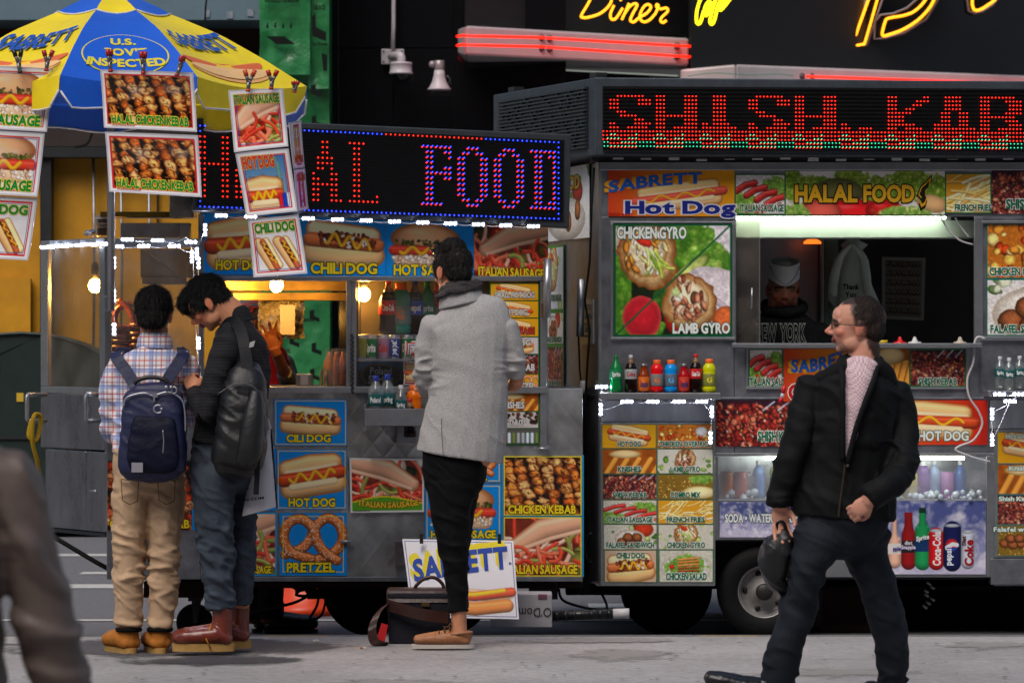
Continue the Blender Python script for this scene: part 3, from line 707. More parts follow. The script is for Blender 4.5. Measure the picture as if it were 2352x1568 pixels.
MB().fbox(-700, 265, 597, 336, 32.9, .5).build('ledge', M('brown_grey_ledge', '#4c4340', .6, 0, .2, 3), g)
mb = MB()
for x, y in ((258, 30), (528, 35), (575, 30), (475, 32)): mb.fbox(x - 7, y - 8, x + 7, y + 8, 32.19, .01)
mb.build('fixing_plate', M('scuffed_plate', '#8f98a2', .4, .3, .3, 20), g)
MB().tube(pxpath([(478, -20), (472, 20), (470, 90), (462, 150), (468, 230), (476, 300), (455, 320), (400, 335)], 32.0), .008).build('cable', BLK, g)
MB().tube(pxpath([(215, 240), (212, 300), (200, 330), (172, 338)], 32.3), .01).build('cable', BLK, g)
# mailbox
g = thing('relay_mailbox', P(130, 1206, 31.2), 'dark green metal mailbox with rounded top behind the glass case', 'mailbox')
mb = MB(); out = [P(-190, 1206, 31.2)] + [P(-190, 900, 31.2)] + [P(50 + 240 * math.cos(a), 905 - 140 * math.sin(a), 31.2) for a in [math.pi * (1 - i / 16) for i in range(17)]] + [P(290, 1206, 31.2)]
mb.poly(out, .7); MG = M('dark_green_paint', '#1c2a26', .42, .1, .2, 6, .08, 30); mb.build('body', MG, g, .01)
mb = MB(); mb.tube([p - Vector((0, .012, 0)) for p in out[1:-1]], .014); mb.build('rim', MG, g)
MB().fbox(38, 902, 54, 922, 31.19, .005).build('sticker', M('yellow_sticker', '#c9a42a', .5), g)
MB().fbox(-40, 1000, 140, 1008, 31.18, .02).build('seam', DARK, g)

# ------------------------------------------------------------------ diner front with neon
NEON_R = mat_emit('red_neon', '#ff1604', 2.2); NEON_Y = mat_emit('amber_neon', '#ff9a14', 1.5); NEON_L = mat_emit('yellow_neon', '#ffe010', 1.7)
SBLK = M('black_sign_panel', '#0b0b0e', .5, 0, .2, 4)
PINK = M('white_enamel', '#b8aeb0', .35, 0, .08, 4)
g = thing('diner_facade', P(1700, 1240, 33.5), 'black diner front with white enamel bands and red neon tubes', 'facade')
dF = lambda x: 32.6 + (x - 1068) * .0030
dG = lambda x: 33.6 + (x - 1585) * .0028
MB().fbox(1068, -900, 1586, 80, dF, .9).build('sign_band', SBLK, g)
MB().fbox(1587, -900, 3300, 176, dG, .9).build('sign_band', SBLK, g)
mb = MB(); mb.fquad([P(1052, 66, 32.75), P(1070, 59, 32.2), P(1070, 127, 32.2), P(1052, 120, 32.75)], .8); mb.fquad([P(1070, 59, 32.2), P(1582, 88, dF(1582) - .4), P(1582, 152, dF(1582) - .4), P(1070, 127, 32.2)], 1.2); mb.build('fascia', PINK, g, .02)
mb = MB(); mb.fquad([P(1563, 160, 33.6), P(1690, 148, 33.49), P(1690, 260, 33.49), P(1563, 260, 33.6)], .6); mb.fquad([P(1690, 148, 33.49), P(3300, 210, dG(3300) - .4), P(3300, 300, dG(3300) - .4), P(1690, 260, 33.49)], .8); mb.build('fascia', PINK, g, .02)
mb = MB(); mb.fquad([P(1040, 150, 33.2), P(1584, 178, 34.), P(1584, 700, 34.), P(1040, 700, 33.2)], .4); mb.build('shop_window', M('dark_shop_window', '#241c1c', .12, 0, .5, 1.2), g)
MB().fbox(1587, 265, 3300, 1240, dG, .5).build('lower_wall', M('dark_brown_wall', '#1c1718', .4, 0, .3, 2), g)
MB().fbox(1066, 702, 1586, 1240, 34, .4).build('lower_wall', M('dark_brown_wall', '#1c1718', .4, 0, .3, 2), g)
for y0, y1 in ((83, 107), (104, 131)):
    MB().tube([P(1050, y0 + 1, 32.35), P(1062, y0 - 1, 32.0), P(1080, y0, 31.93), P(1250, y0 + 4, 32.4 - .05), P(1252, y0 + 4, 32.45)], .0105).build('neon_tube', NEON_R, g)
    MB().tube([P(1258, y0 + 5, 32.5), P(1260, y0 + 5, 32.4), P(1584, y1, dF(1584) - .5), P(1586, y1, dF(1586) - .42)], .0105).build('neon_tube', NEON_R, g)
MB().tube([P(1853, 176, dG(1853) - .52), P(1856, 176, dG(1853) - .55), P(2900, 212, dG(2900) - .55)], .0105).build('neon_tube', NEON_R, g)
for x, y in ((1243, 88), (1261, 90), (1243, 112), (1261, 114), (1555, 107), (1555, 131)):
    MB().lathe([(.03, 0), (.03, -.05), (.018, -.06)], P(x, y, dF(x) - .38), 10, 'y').build('tube_socket', M('grey_ceramic', '#4a4444', .5), g)
for x in (1840, 1862): MB().lathe([(.03, 0), (.03, -.05), (.018, -.06)], P(x, 176, dG(x) - .4), 10, 'y').build('tube_socket', M('grey_ceramic', '#4a4444', .5), g)
MB().tube(pxpath([(1580, 175), (1640, 168), (1720, 172), (1780, 170), (1822, 174)], 33.1), .004).build('cable', M('green_wire', '#5f8a78', .5), g)
def K3(pts): return [(1148.4 + x / 3.1387, y / 3.1387) for x, y in pts]
def K4(pts): return [(1605.5 + x / 3.1387, y / 3.1387) for x, y in pts]
def neon(label, strokes, d, r, mat, group=None):
    q = strokes[0][len(strokes[0]) // 2]; t = thing('neon_sign', P(q[0], q[1] + 40, d), label, 'neon sign', group)
    for s in strokes: MB().tube(pxpath(s, d, 5), r, 6).build('tube_stroke', mat, t)
    mb = MB()
    for s in strokes:
        for p in s[1::2]: mb.tube([P(p[0], p[1], d), P(p[0], p[1], d + .08)], .008, 6)
    mb.build('standoff', DARK, t)
neon('amber script neon word hung on the black diner band', [K3(s) for s in (
    [(690, -90), (640, 20), (590, 105), (592, 127), (640, 126), (720, 100), (780, 50), (804, 0), (790, -60), (740, -95), (660, -90)],
    [(822, 40), (797, 100), (802, 138), (828, 140), (850, 115), (885, 60)], [(868, -2), (875, 8)],
    [(930, 25), (912, 70), (878, 145)], [(885, 125), (930, 55), (970, 28), (988, 42), (955, 105), (940, 148), (965, 160), (1000, 132), (1060, 95), (1088, 55), (1070, 34), (1038, 50), (1010, 105), (1015, 145), (1045, 160), (1085, 140), (1122, 98)],
    [(1122, 98), (1142, 45), (1128, 36), (1132, 55), (1160, 66), (1200, 60), (1208, 85), (1165, 128), (1158, 152), (1176, 165), (1200, 148)])], 32.3, .011, NEON_Y)
neon('narrow yellow script neon word beside the amber script one', [K3(s) for s in (
    [(1480, -70), (1440, 10), (1418, 90), (1418, 160), (1434, 174), (1450, 150), (1468, 80)], [(1505, 10), (1480, 50), (1472, 100), (1488, 112), (1512, 60), (1520, 10), (1500, 98), (1520, 90)],
    [(1575, -60), (1548, 20), (1524, 100), (1514, 160), (1530, 176), (1548, 140), (1566, 60)], [(1568, 60), (1612, 30), (1618, -8), (1592, 6), (1572, 50), (1592, 74), (1640, 20), (1662, -10)])], 33.1, .013, NEON_L)
CH = M('black_letter_face', '#050506', .3, 0, 0); CHS = M('grey_letter_side', '#6e6a72', .4, .3, .1)
for i, (lab, outl, tb) in enumerate((
    ('straight stem of giant black channel letter edged in amber neon', [(1250, -200), (1045, 365), (1212, 325), (1390, -200)], [(1290, -200), (1225, -10), (1117, 295), (1120, 325), (1140, 328), (1185, 318), (1200, 295), (1290, -15), (1340, -180)]),
    ('curved bowl of giant black channel letter edged in amber neon', [(1660, -200), (1580, -10), (1500, 60), (1400, 100), (1310, 110), (1268, 160), (1262, 284), (1340, 278), (1480, 240), (1640, 140), (1735, -20), (1760, -200)], [(1700, -160), (1640, -10), (1560, 78), (1480, 112), (1400, 126), (1355, 138), (1340, 165), (1322, 235), (1330, 260), (1380, 248), (1480, 210), (1600, 128), (1690, 10), (1730, -150)]),
    ('lower tip of giant black channel letter at right edge of the diner front', [(1960, -200), (1932, -10), (1942, 80), (1985, 100), (2050, 84), (2120, 40), (2200, -60), (2300, -200)], [(2000, -190), (1972, -10), (1974, 50), (1992, 76), (2030, 70), (2080, 40), (2150, -20), (2230, -180)]))):
    q = K4(outl); t = thing('channel_letter', P(q[1][0], q[1][1], dG(2050) - .25), lab, 'channel letter', 'giant neon letters on the diner front')
    MB().poly([P(x, y, dG(2050) - .28) for x, y in q], .26).build('letter_body', CH, t)
    mb = MB(); mb.tube([P(x, y, dG(2050) - .29) for x, y in q], .012, 6, True); mb.add([P(q[0][0], q[0][1], dG(2050) - .29), P(q[1][0], q[1][1], dG(2050) - .29), P(q[1][0] + 16, q[1][1] - 3, dG(2050) - .30), P(q[0][0] + 18, q[0][1], dG(2050) - .30)] if i == 0 else [P(*q[k], dG(2050) - .29) for k in (0, 1, 1, 0)], [(0, 1, 2, 3)]); mb.build('letter_edge', CHS, t)
    MB().tube(pxpath(K4(tb), dG(2050) - .33, 4), .0125, 6).build('neon_tube', NEON_Y, t)
# security camera and horn on the granite
g = thing('security_camera', P(905, 168, 32.7), 'white dome security camera on a wall bracket under a long conduit', 'camera')
WP = M('white_plastic', '#b9b2b8', .4, 0, .06, 10)
MB().tube([P(904, -300, 32.9), P(904, 60, 32.9), P(902, 114, 32.9)], .018).build('conduit', WP, g)
MB().fbox(876, 113, 928, 148, 32.93, .07).build('mounting_plate', WP, g, .006)
MB().tube(pxpath([(899, 130, 32.9), (905, 129, 32.75), (918, 128, 32.62), (922, 134, 32.6), (922, 146, 32.6)], 32.6, 5), .035, 12).build('elbow', WP, g)
c = P(921, 170, 32.6); MB().lathe([(.05, .1), (.09, .095), (.095, .08), (.09, .075), (.092, .015), (.1, .008), (.098, 0), (.085, -.004)], c, 24).build('housing', WP, g)
MB().ball(c, .07, 16, 10).build('dome', M('smoked_dome', '#0c0c0e', .08, 0, 0), g)
mb = MB()
for x, y in ((881, 118), (923, 118), (881, 142), (923, 142)): mb.ball(P(x, y, 32.92), .008, 6, 4)
mb.build('screw', DARK, g)
g = thing('horn_loudspeaker', P(1010, 207, 32.7), 'off white horn loudspeaker pointing down beside the dome camera', 'loudspeaker')
c = P(1009, 207, 32.65); MB().lathe([(.098, 0), (.1, .006), (.08, .03), (.06, .07), (.048, .12), (.042, .165)], c, 24).build('horn', WP, g)
MB().lathe([(.042, .165), (.044, .17), (.044, .24), (.038, .245)], c, 18).build('driver', M('scuffed_white_metal', '#9a8f92', .35, .4, .3, 14), g)
MB().lathe([(.03, 0), (.03, .05)], P(993, 148, 32.62), 14, 'y').build('bracket', M('scuffed_white_metal', '#9a8f92', .35, .4, .3, 14), g)
MB().tube(pxpath([(1028, 175, 32.6), (1034, 184, 32.7), (1030, 190, 32.8)], 32.6), .004).build('cable', WP, g)
# ------------------------------------------------------------------ helpers for carts
def lind(x0, d0, x1, d1):
    a, b = 1 / d0, 1 / d1; return lambda x: 1 / (a + (b - a) * (x - x0) / (x1 - x0))
dC = lind(450, 19.5, 1340, 20.15)                  # front plane of the cart
dT = lind(1380, 20.5, 2352, 20.75)                 # front plane of the truck
def fb(parent, name, mat, x0, y0, x1, y1, d, dep, off=0., bevel=.003, label=None):
    mb = MB()
    for q in (x0 if isinstance(x0, list) else [(x0, y0, x1, y1)]): mb.fbox(*q, (lambda x: dv(d, x) - off), dep)
    return mb.build(name, mat, parent, bevel, label=label)
def q4(pts, d, off=0.): return [P(x, y, dv(d, x) - off) for x, y in pts]
BLUE = '#048ee6'
MAT_LED_R = mat_emit('red_led', '#ff1c0a', 2.6); MAT_LED_B = mat_emit('blue_led', '#1a32ff', 4); MAT_LED_G = mat_emit('green_led', '#20e0a0', 1.6)
LEDW = mat_emit('white_led', '#dfe8ff', 110); BULB = mat_emit('warm_bulb', '#ffb850', 170); TUBE = mat_emit('fluorescent_tube', '#e8fbe6', 10)
PLW = M('white_module_plastic', '#1e2024', .4, 0, .05)
def led_string(label, segs, d, group=None, wire=None, off=.05):
    """segs: (x, y, vertical?) modules of three LEDs on one lead"""
    t = thing('led_light_string', P(segs[0][0], segs[0][1], dv(d, segs[0][0]) - off), label, 'light string', group)
    for s in segs:
        x, y, v = s[:3]; dd = (s[3] if len(s) > 3 else dv(d, x)) - off; sc = .55 if len(s) > 3 else 1.
        mb = MB(); w, h = (5.5, 16) if v else (16 * sc, 5.5)
        mb.fbox(x - w, y - h, x + w, y + h, dd, .008); mb.mi = 1
        for k in (-1, 0, 1):
            xx, yy = (x, y + k * 10) if v else (x + k * 10 * sc, y)
            mb.fbox(xx - 2.7 * sc, yy - 2.5, xx + 2.7 * sc, yy + 2.5, dd - .005, .0045)
        mb.build('led_module', [PLW, LEDW], t)
    pts = []
    for i, s in enumerate(segs):
        dd = (s[3] if len(s) > 3 else dv(d, s[0])) - off + .004; pts.append(P(s[0], s[1], dd))
        if i + 1 < len(segs):
            n = segs[i + 1]; dn = (n[3] if len(n) > 3 else dv(d, n[0])) - off + .004; pts.append(P((s[0] + n[0]) / 2, (s[1] + n[1]) / 2 + 4, (dd + dn) / 2))
    MB().tube(smooth_path(pts, 3), .002, 5).build('lead', WHITEP, t)
    return t
def rows(spec):
    out = []
    for r, s in enumerate(spec):
        for a in s.split():
            lo, hi = (a.split('-') + [a])[:2] if '-' in a else (a, a)
            out += [(c, r) for c in range(int(lo), int(hi) + 1)]
    return out
# printed panels: text presets
def YT(txt, cx, cy, h, w, **k): return T(txt, cx, cy, h, w, '#f5d820', '#141008', **k)                 # yellow on blue cart panels
def WT(txt, cx, cy, h, w, **k): return T(txt, cx, cy, h, w, '#e9ece8', '#0c5a40', **k)                  # white with green outline
def GT(txt, cx, cy, h, w, **k): return T(txt, cx, cy, h, w, '#0a6a4a', '#f2f2ee', **k)                  # green with white outline
def OT(txt, cx, cy, h, w, **k): return T(txt, cx, cy, h, w, '#128a3a', '#f2d84a', **k)                  # green with yellow outline
def sabrett(cx, cy, h, w, sd, col='#1f63c4', sdc='#f2cf1e', txt='SABRETT', arc=-.1, slope=-.18):
    return dict(txt=txt, cx=cx, cy=cy, h=h, width=w, col=col, sd=(sd[0], sd[1], sdc), arc=arc, slope=slope, style='h')

# ------------------------------------------------------------------ the hot dog cart
C = thing('food_cart', P(790, 1450, 20.2) - Vector((0, 0, .0)), 'steel hot dog cart with blue picture panels and a red and blue lit sign', 'food cart')
fb(C, 'body', QUILT, [(462, 892, 1338, 1326), ], 0, 0, 0, dC, 1.15)
fb(C, 'body', STEELD, [(245, 892, 461, 1330)], 0, 0, 0, dC, 1.1)
fb(C, 'counter', ALU, [(455, 888, 1258, 903)], 0, 0, 0, dC, 1.2, .03)
fb(C, 'lower_trim', STEELD, [(462, 1324, 1338, 1335)], 0, 0, 0, dC, 1.1, .012)
fb(C, 'corner_post', ALU, [(795, 636, 806, 889), (807, 636, 818, 889)], 0, 0, 0, dC, .05, .015)
fb(C, 'corner_post', ALU, [(1241, 646, 1256, 1042)], 0, 0, 0, dC, .05, .02)
fb(C, 'corner_post', STEEL, [(455, 492, 468, 889)], 0, 0, 0, dC, .05, .01)
fb(C, 'header', STEEL, [(460, 480, 1259, 636)], 0, 0, 0, dC, .12)
fb(C, 'header_trim', ALU, [(466, 634, 1259, 645)], 0, 0, 0, dC, .1, .025)
fb(C, 'roof', STEELD, [(440, 470, 1262, 486)], 0, 0, 0, lambda x: dC(x) + .02, 1.15)
WARM_STEEL = M('warm_tinted_steel', '#c8a868', .35, .6, .2, 8)  # the bulb's warm light is put into the steel's colour
fb(C, 'inner_hood', WARM_STEEL, [(470, 560, 1240, 668)], 0, 0, 0, lambda x: dC(x) + .8, .08)
fb(C, 'inner_hood_trim', WARM_STEEL, [(470, 672, 1240, 690)], 0, 0, 0, lambda x: dC(x) + .78, .08)
fb(C, 'right_wall', STEELD, [(1235, 500, 1258, 889)], 0, 0, 0, lambda x: dC(x) + .06, 1.0)
# drink case
fb(C, 'case_back', M('case_back_steel', '#5c5648', .4, .6, .3, 6), [(818, 640, 1125, 889)], 0, 0, 0, lambda x: dC(x) + .5, .03)
fb(C, 'case_side', DARK, [(818, 640, 822, 889)], 0, 0, 0, lambda x: dC(x) + .06, .44)
fb(C, 'case_shelf', STEELD, [(820, 768, 1124, 772)], 0, 0, 0, lambda x: dC(x) + .14, .34)
fb(C, 'case_shelf', STEELD, [(820, 824, 1124, 830)], 0, 0, 0, lambda x: dC(x) + .06, .42)
fb(C, 'case_glass', GLASS, [(819, 645, 1124, 889)], 0, 0, 0, lambda x: dC(x) + .02, .006, bevel=0)
# lower right bottle tray
fb(C, 'bottle_tray', ALU, [(838, 938, 985, 977)], 0, 0, 0, dC, .004, .24)
mb = MB(); mb.fbox(838, 974, 985, 978, lambda x: dC(x) - .236, .23); mb.fbox(836, 930, 840, 978, lambda x: dC(x) - .238, .23); mb.fbox(983, 930, 987, 978, lambda x: dC(x) - .238, .23)
mb.build('bottle_tray', STEELD, C)
# chain on the post, latches
mb = MB()
for i in range(26): mb.ball(P(809 + (i % 2) * 2 - 1, 770 + i * 5.2, dC(809) - .03), .008, 6, 4, 1, .6, 1.4)
mb.build('door_chain', DARK, C)
for x, y in ((802, 1243), (1255, 1030)):
    mb = MB(); mb.fbox(x - 14, y - 4, x + 6, y + 4, dC(x) - .03, .03); mb.fbox(x - 2, y - 8, x + 10, y + 8, dC(x) - .02, .02); mb.tube([P(x - 20, y, dC(x) - .035), P(x + 4, y, dC(x) - .035)], .008); mb.build('latch', ALU, C)
# pretzel case at the left end
DN, DF = 19.42, 20.05
fb(C, 'pretzel_case_frame', STEEL, [(241, 545, 256, 1218)], 0, 0, 0, DN, .035)
mb = MB()
n0, n1 = P(240, 546, DN), P(240, 900, DN); f0, f1 = P(93, 552, DF), P(93, 900, DF)
def sidebox(mb, x0, y0, x1, y1, xt=.02):
    """a box lying in the cart's left end face: x 93 (far) .. 240 (near)"""
    def S(x, y):
        t = (x - 93) / 147.; d = 1 / (1 / DF + (1 / DN - 1 / DF) * t); return P(x, y, d)
    q = [S(x0, y0), S(x1, y0), S(x1, y1), S(x0, y1)]; n = Vector((xt, .01, 0)); b = [p + n for p in q]
    mb.hexa([q[0], q[3], q[2], q[1], b[0], b[3], b[2], b[1]])
sk = lambda x, y: y + (93 - x) * .03               # far end sits lower: tops converge to the eye line
def sq(mb, x0, yn0, x1, yn1, xt=.02):
    """side face quad given by heights at the near end; perspective toward the far end handled per corner"""
    def S(x, yn):
        t = (x - 93) / 147.; d = 1 / (1 / DF + (1 / DN - 1 / DF) * t); return P(x, CY + (yn - CY) * DN / d, d)
    q = [S(x0, yn0), S(x1, yn0), S(x1, yn1), S(x0, yn1)]; n = Vector((xt, .01, 0)); b = [p + n for p in q]
    mb.hexa([q[0], q[3], q[2], q[1], b[0], b[3], b[2], b[1]])
mb = MB(); sq(mb, 93, 546, 240, 566); sq(mb, 93, 890, 240, 906); sq(mb, 93, 567, 109, 889); sq(mb, 228, 567, 240, 889); mb.build('pretzel_case_frame', ALU, C, .003)
mb = MB(); sq(mb, 110, 567, 227, 889, .006); mb.build('side_glass', CLEARV, C)
SCUF = M('scuffed_steel_panel', '#85858c', .3, .8, .3, 5, .5, 9, stretch=(1, 1, .45), rvar=.2)
mb = MB(); sq(mb, 93, 908, 240, 1034, .3); mb.build('side_panel', SCUF, C, .004)
mb = MB(); sq(mb, 104, 1038, 196, 1222, .3); sq(mb, 199, 1038, 240, 1222, .3); mb.build('side_door', SCUF, C, .004)
mb = MB(); mb.tube([P(206, 1128, DN), P(220, 1127, DN - .03), P(222, 1134, DN - .03)], .007); mb.build('door_latch', ALU, C)
mb = MB(); sq(mb, 100, 1224, 240, 1232, .35); mb.build('side_base', DARK, C)
MB().tube([P(105, 906, 19.5), P(64, 906, 19.3), P(62, 910, 19.3), P(62, 962, 19.3), P(66, 966, 19.3), P(105, 966, 19.5)], .011).build('push_handle', ALU, C)
MB().tube([P(240, 906, DN), P(200, 905, 19.2), P(197, 910, 19.2), P(197, 962, 19.2), P(202, 966, 19.2), P(240, 966, DN)], .011).build('push_handle', ALU, C)
fb(C, 'front_glass', CLEARV, [(257, 570, 456, 889)], 0, 0, 0, dC, .006, bevel=0)
fb(C, 'pretzel_case_frame', ALU, [(256, 548, 458, 569), (256, 884, 458, 893)], 0, 0, 0, dC, .03, .01)
fb(C, 'case_inner_panel', STEEL, [(322, 572, 452, 637)], 0, 0, 0, lambda x: dC(x) + .3, .02)
fb(C, 'case_inner_panel', STEEL, [(325, 637, 430, 652)], 0, 0, 0, lambda x: dC(x) + .25, .3)
fb(C, 'warmer_cabinet', M('white_cabinet_enamel', '#b8b2aa', .4, 0, .08, 5), [(387, 690, 452, 889)], 0, 0, 0, lambda x: dC(x) + .5, .3)
fb(C, 'top_bracket', STEELD, [(277, 512, 413, 546)], 0, 0, 0, lambda x: dC(x) + .15, .25)
fb(C, 'top_bracket', M('dull_brass', '#7c6420', .4, .6, .2), [(230, 486, 412, 498)], 0, 0, 0, lambda x: dC(x) + .2, .3)
fb(C, 'top_bracket', M('crumpled_tin', '#9a9894', .3, .8, .4, 14, .4, 12), [(389, 440, 445, 500)], 0, 0, 0, lambda x: dC(x) + .1, .2)
fb(C, 'top_bracket', ALU, [(413, 512, 436, 560)], 0, 0, 0, lambda x: dC(x) + .12, .1)
MB().tube([P(336, 575, dC(336) + .25), P(408, 632, dC(408) + .25)], .004).build('support_wire', DARK, C)
fb(C, 'pole_holder', ALU, [(240, 680, 259, 714)], 0, 0, 0, 19.30, .06)
# running gear
TY = M('tyre_rubber', '#0f0f10', .7, 0, .3, 30, .2, 60)
def wheel(parent, x, y, d, r, w=.16, rim=True):
    c = P(x, y, d); pr = [(r * .56, 0), (r * .6, -.012), (r * .86, -.012), (r * .95, .0), (r * .985, .012)]
    k = 7
    for i in range(k): a = .018 + (w - .036) * i / k; b = .018 + (w - .036) * (i + .72) / k; pr += [(r, a), (r, b), (r * .975, b + .002), (r * .975, a + (w - .036) / k - .002)]
    pr += [(r * .985, w - .012), (r * .86, w + .012), (r * .56, w)]
    t = MB().lathe(pr, c, 40, 'y', cap=not rim).build('tyre', TY, parent)
    if rim:
        mb = MB(); mb.lathe([(r * .59, .0), (r * .56, -.004), (r * .55, .012), (r * .51, .022), (r * .49, .06), (r * .42, .068), (r * .3, .05), (r * .24, .03), (r * .2, .02), (r * .19, -.005), (r * .05, -.006)], c, 36, 'y', cap=False); mb.mi = 1
        mb.lathe([(r * .185, -.004), (r * .185, -.03), (r * .15, -.04), (.002, -.04)], c, 20, 'y')
        for i in range(5):
            a = i * 2 * math.pi / 5 + .6; mb.lathe([(r * .062, .02), (r * .062, -.003), (.001, -.003)], c + Vector((r * .39 * math.cos(a), .06, r * .39 * math.sin(a))), 12, 'y')
        mb.build('rim', [M('rim_enamel', '#94908f', .4, .3, .25, 14), M('dark_hub', '#2a2624', .5, .3, .3, 20)], t)
    return t
wheel(C, 850, 1350, 20.45, .25, rim=False); wheel(C, 1022, 1350, 20.5, .25, rim=False)
fb(C, 'chassis', M('dark_red_oxide', '#2a1614', .7, 0, .3), [(330, 1335, 478, 1372), (478, 1337, 1338, 1350)], 0, 0, 0, lambda x: dC(x) + .1, .9)
cw = thing_part = MB().lathe([(.02, 0), (.085, 0), (.092, .01), (.092, .04), (.085, .05), (.02, .05)], P(446, 1428, 19.75), 28, 'y').build('caster_wheel', TY, C)
mb = MB(); mb.fbox(432, 1372, 462, 1380, 19.7, .12); mb.fquad([P(440, 1380, 19.72), P(462, 1380, 19.72), P(452, 1430, 19.72), P(444, 1430, 19.72)], .012); mb.fquad([P(440, 1380, 19.84), P(462, 1380, 19.84), P(452, 1430, 19.84), P(444, 1430, 19.84)], .012); mb.build('caster_fork', DARK, C)
fb(C, 'hitch_step', DARK, [(1217, 1335, 1280, 1354), (1215, 1352, 1281, 1376)], 0, 0, 0, 20.2, .3)
mb = MB(); mb.tube([P(1258, 594, dC(1258) - .07), P(1256, 730, dC(1258) - .07)], .021, 14); mb.build('gas_strut', ALU, C)
fb(C, 'strut_bracket', M('scuffed_brown_metal', '#5c4a40', .5, .4, .3), [(1243, 696, 1252, 728)], 0, 0, 0, dC, .05, .06)
fb(C, 'tool_case', M('tread_plate', '#6c6468', .4, .6, .4, 12, .3, 40), [(907, 1242, 938, 1300)], 0, 0, 0, dC, .1, .1)
fb(C, 'price_box', STEELD, [(911, 978, 956, 1018)], 0, 0, 0, dC, .02, .03)

# picture panels of the cart
def cpanel(label, pts, art, texts, seed, d=dC, off=.008, res=.62, bg=BLUE, frame=None, parent=None, **k):
    w = math.hypot(pts[1][0] - pts[0][0], pts[1][1] - pts[0][1]); h = math.hypot(pts[3][0] - pts[0][0], pts[3][1] - pts[0][1])
    im = Im(w, h, bg, seed, res); art(im)
    if frame: im.frame(*frame)
    return panel('menu_panel', q4(pts, d, off), im, texts(im.a), parent or C, .003, label=label, **k)
def rq(x0, y0, x1, y1): return [(x0, y0), (x1, y0), (x1, y1), (x0, y1)]
cpanel('blue hot dog banner', [(469, 489), (692, 495), (692, 633), (469, 630)], lambda im: f_hotdog(im, cx=.62, cy=.45, L=1.0, r=.24), lambda a: [YT('HOT DOG', .6, .84, .15, .82)], 11)
cpanel('blue chili dog banner', [(693, 495), (886, 503), (886, 635), (693, 633)], lambda im: f_chili(im, cy=.42, L=im.a * .8, r=.24), lambda a: [YT('CHILI DOG', a * .5, .87, .17, a * .78)], 12)
cpanel('blue hot sausage banner', [(887, 503), (1088, 511), (1088, 637), (887, 635)], lambda im: f_hotsausage(im, cx=.68, cy=.42, w=.6), lambda a: [YT('HOT SAUSAGE', .81, .88, .17, 1.35)], 13)
cpanel('italian sausage banner', [(1089, 511), (1259, 518), (1259, 646), (1089, 638)], f_italian, lambda a: [YT('ITALIAN SAUSAGE', a * .5, .87, .15, a * .88)], 14)
cpanel('chili dog panel', rq(630, 917, 797, 1023), lambda im: (f_chili(im, cy=.42, L=im.a * .72, r=.2)), lambda a: [YT('CILI DOG', a * .47, .84, .15, a * .6)], 15, frame=(.02, .035, '#e8d040'))
cpanel('hot dog panel', rq(636, 1032, 796, 1169), lambda im: f_hotdog(im, cy=.42, L=im.a * .82, rot=-.16, r=.2), lambda a: [YT('HOT DOG', a * .5, .885, .13, a * .66)], 16, frame=(.02, .03, '#e8d040'))
cpanel('pretzel panel', rq(642, 1177, 797, 1321), f_pretzel, lambda a: [YT('PRETZEL', a * .46, .87, .14, a * .7)], 17, frame=(.05, .06, '#e8d040'))
cpanel('italian sausage panel', rq(500, 1176, 636, 1322), f_italian, lambda a: [YT('ITALIAN SAUSAGE', a * .46, .9, .11, a * .88)], 18, frame=(0, .03, '#1a9ad8'))
cpanel('chicken kebab panel', rq(247, 1058, 440, 1217), lambda im: f_kebab(im, ['#b8442a', '#d0603a', '#c8502a', '#e08a5a', '#a83418']), lambda a: [YT('CHICKEN KEBAB', a * .5, .91, .11, a * .94)], 19)
cpanel('blue filler panel', rq(441, 1030, 499, 1217), lambda im: f_hotdog(im, cy=.4), lambda a: [], 20)
cpanel('blue filler panel', rq(500, 1030, 634, 1172), lambda im: f_hotsausage(im), lambda a: [YT('HOT SAUSAGE', a * .5, .88, .1, a * .8)], 21)
def it_green(im):
    f_italian(im, -1); yy = .78 + .07 * np.sin(im.X / im.a * 4.6 + 2.6); im.put((im.Y > yy).astype(float), im.col('#5aa420')); im.put((np.abs(im.Y - yy) < .012).astype(float), im.col('#f0d81c')); im.frame(0, .035, '#e6e2e0')
cpanel('italian sausage panel with green foot', [(803, 1051), (974, 1053), (974, 1175), (805, 1177)], it_green, lambda a: [T('ITALIAN SAUSAGE', a * .52, .865, .1, a * .8, '#e9c02a', '#7a1a10', arc=-.05), T('ASTORIA PRINTING 718-267-1261', .2, .965, .02, .3, '#163a10', None)], 22, off=.02)
cpanel('pretzel panel', rq(978, 1040, 1150, 1107), lambda im: f_pretzel(im, cx=1.7, cy=.2, s=.6), lambda a: [YT('PRETZEL', a * .48, .8, .24, a * .66)], 23, frame=(.03, .06, '#e8d040'))
cpanel('hot sausage panel', rq(976, 1111, 1152, 1239), lambda im: f_hotsausage(im, cx=.66, cy=.4, w=.58), lambda a: [YT('HOT SAUSAGE', a * .5, .9, .13, a * .84)], 24, frame=(.03, .045, '#e8d040'))
cpanel('chicken kebab panel', rq(1157, 1047, 1336, 1183), f_kebab, lambda a: [YT('CHICKEN KEBAB', a * .49, .9, .13, a * .86)], 25, frame=(0, .02, '#f0dc3a'))
cpanel('italian sausage panel', rq(1157, 1187, 1336, 1323), f_italian, lambda a: [YT('ITALIAN SAUSAGE', a * .48, .88, .14, a * .92)], 26, frame=(0, .02, '#f0dc3a'))
fb(C, 'blue_edge', M('blue_vinyl_edge', '#1593d2', .4, 0, .05), [(1152, 1040, 1156, 1325), (1337, 1045, 1341, 1325), (1157, 1183, 1336, 1187), (1152, 1325, 1280, 1334)], 0, 0, 0, dC, .01, .006)
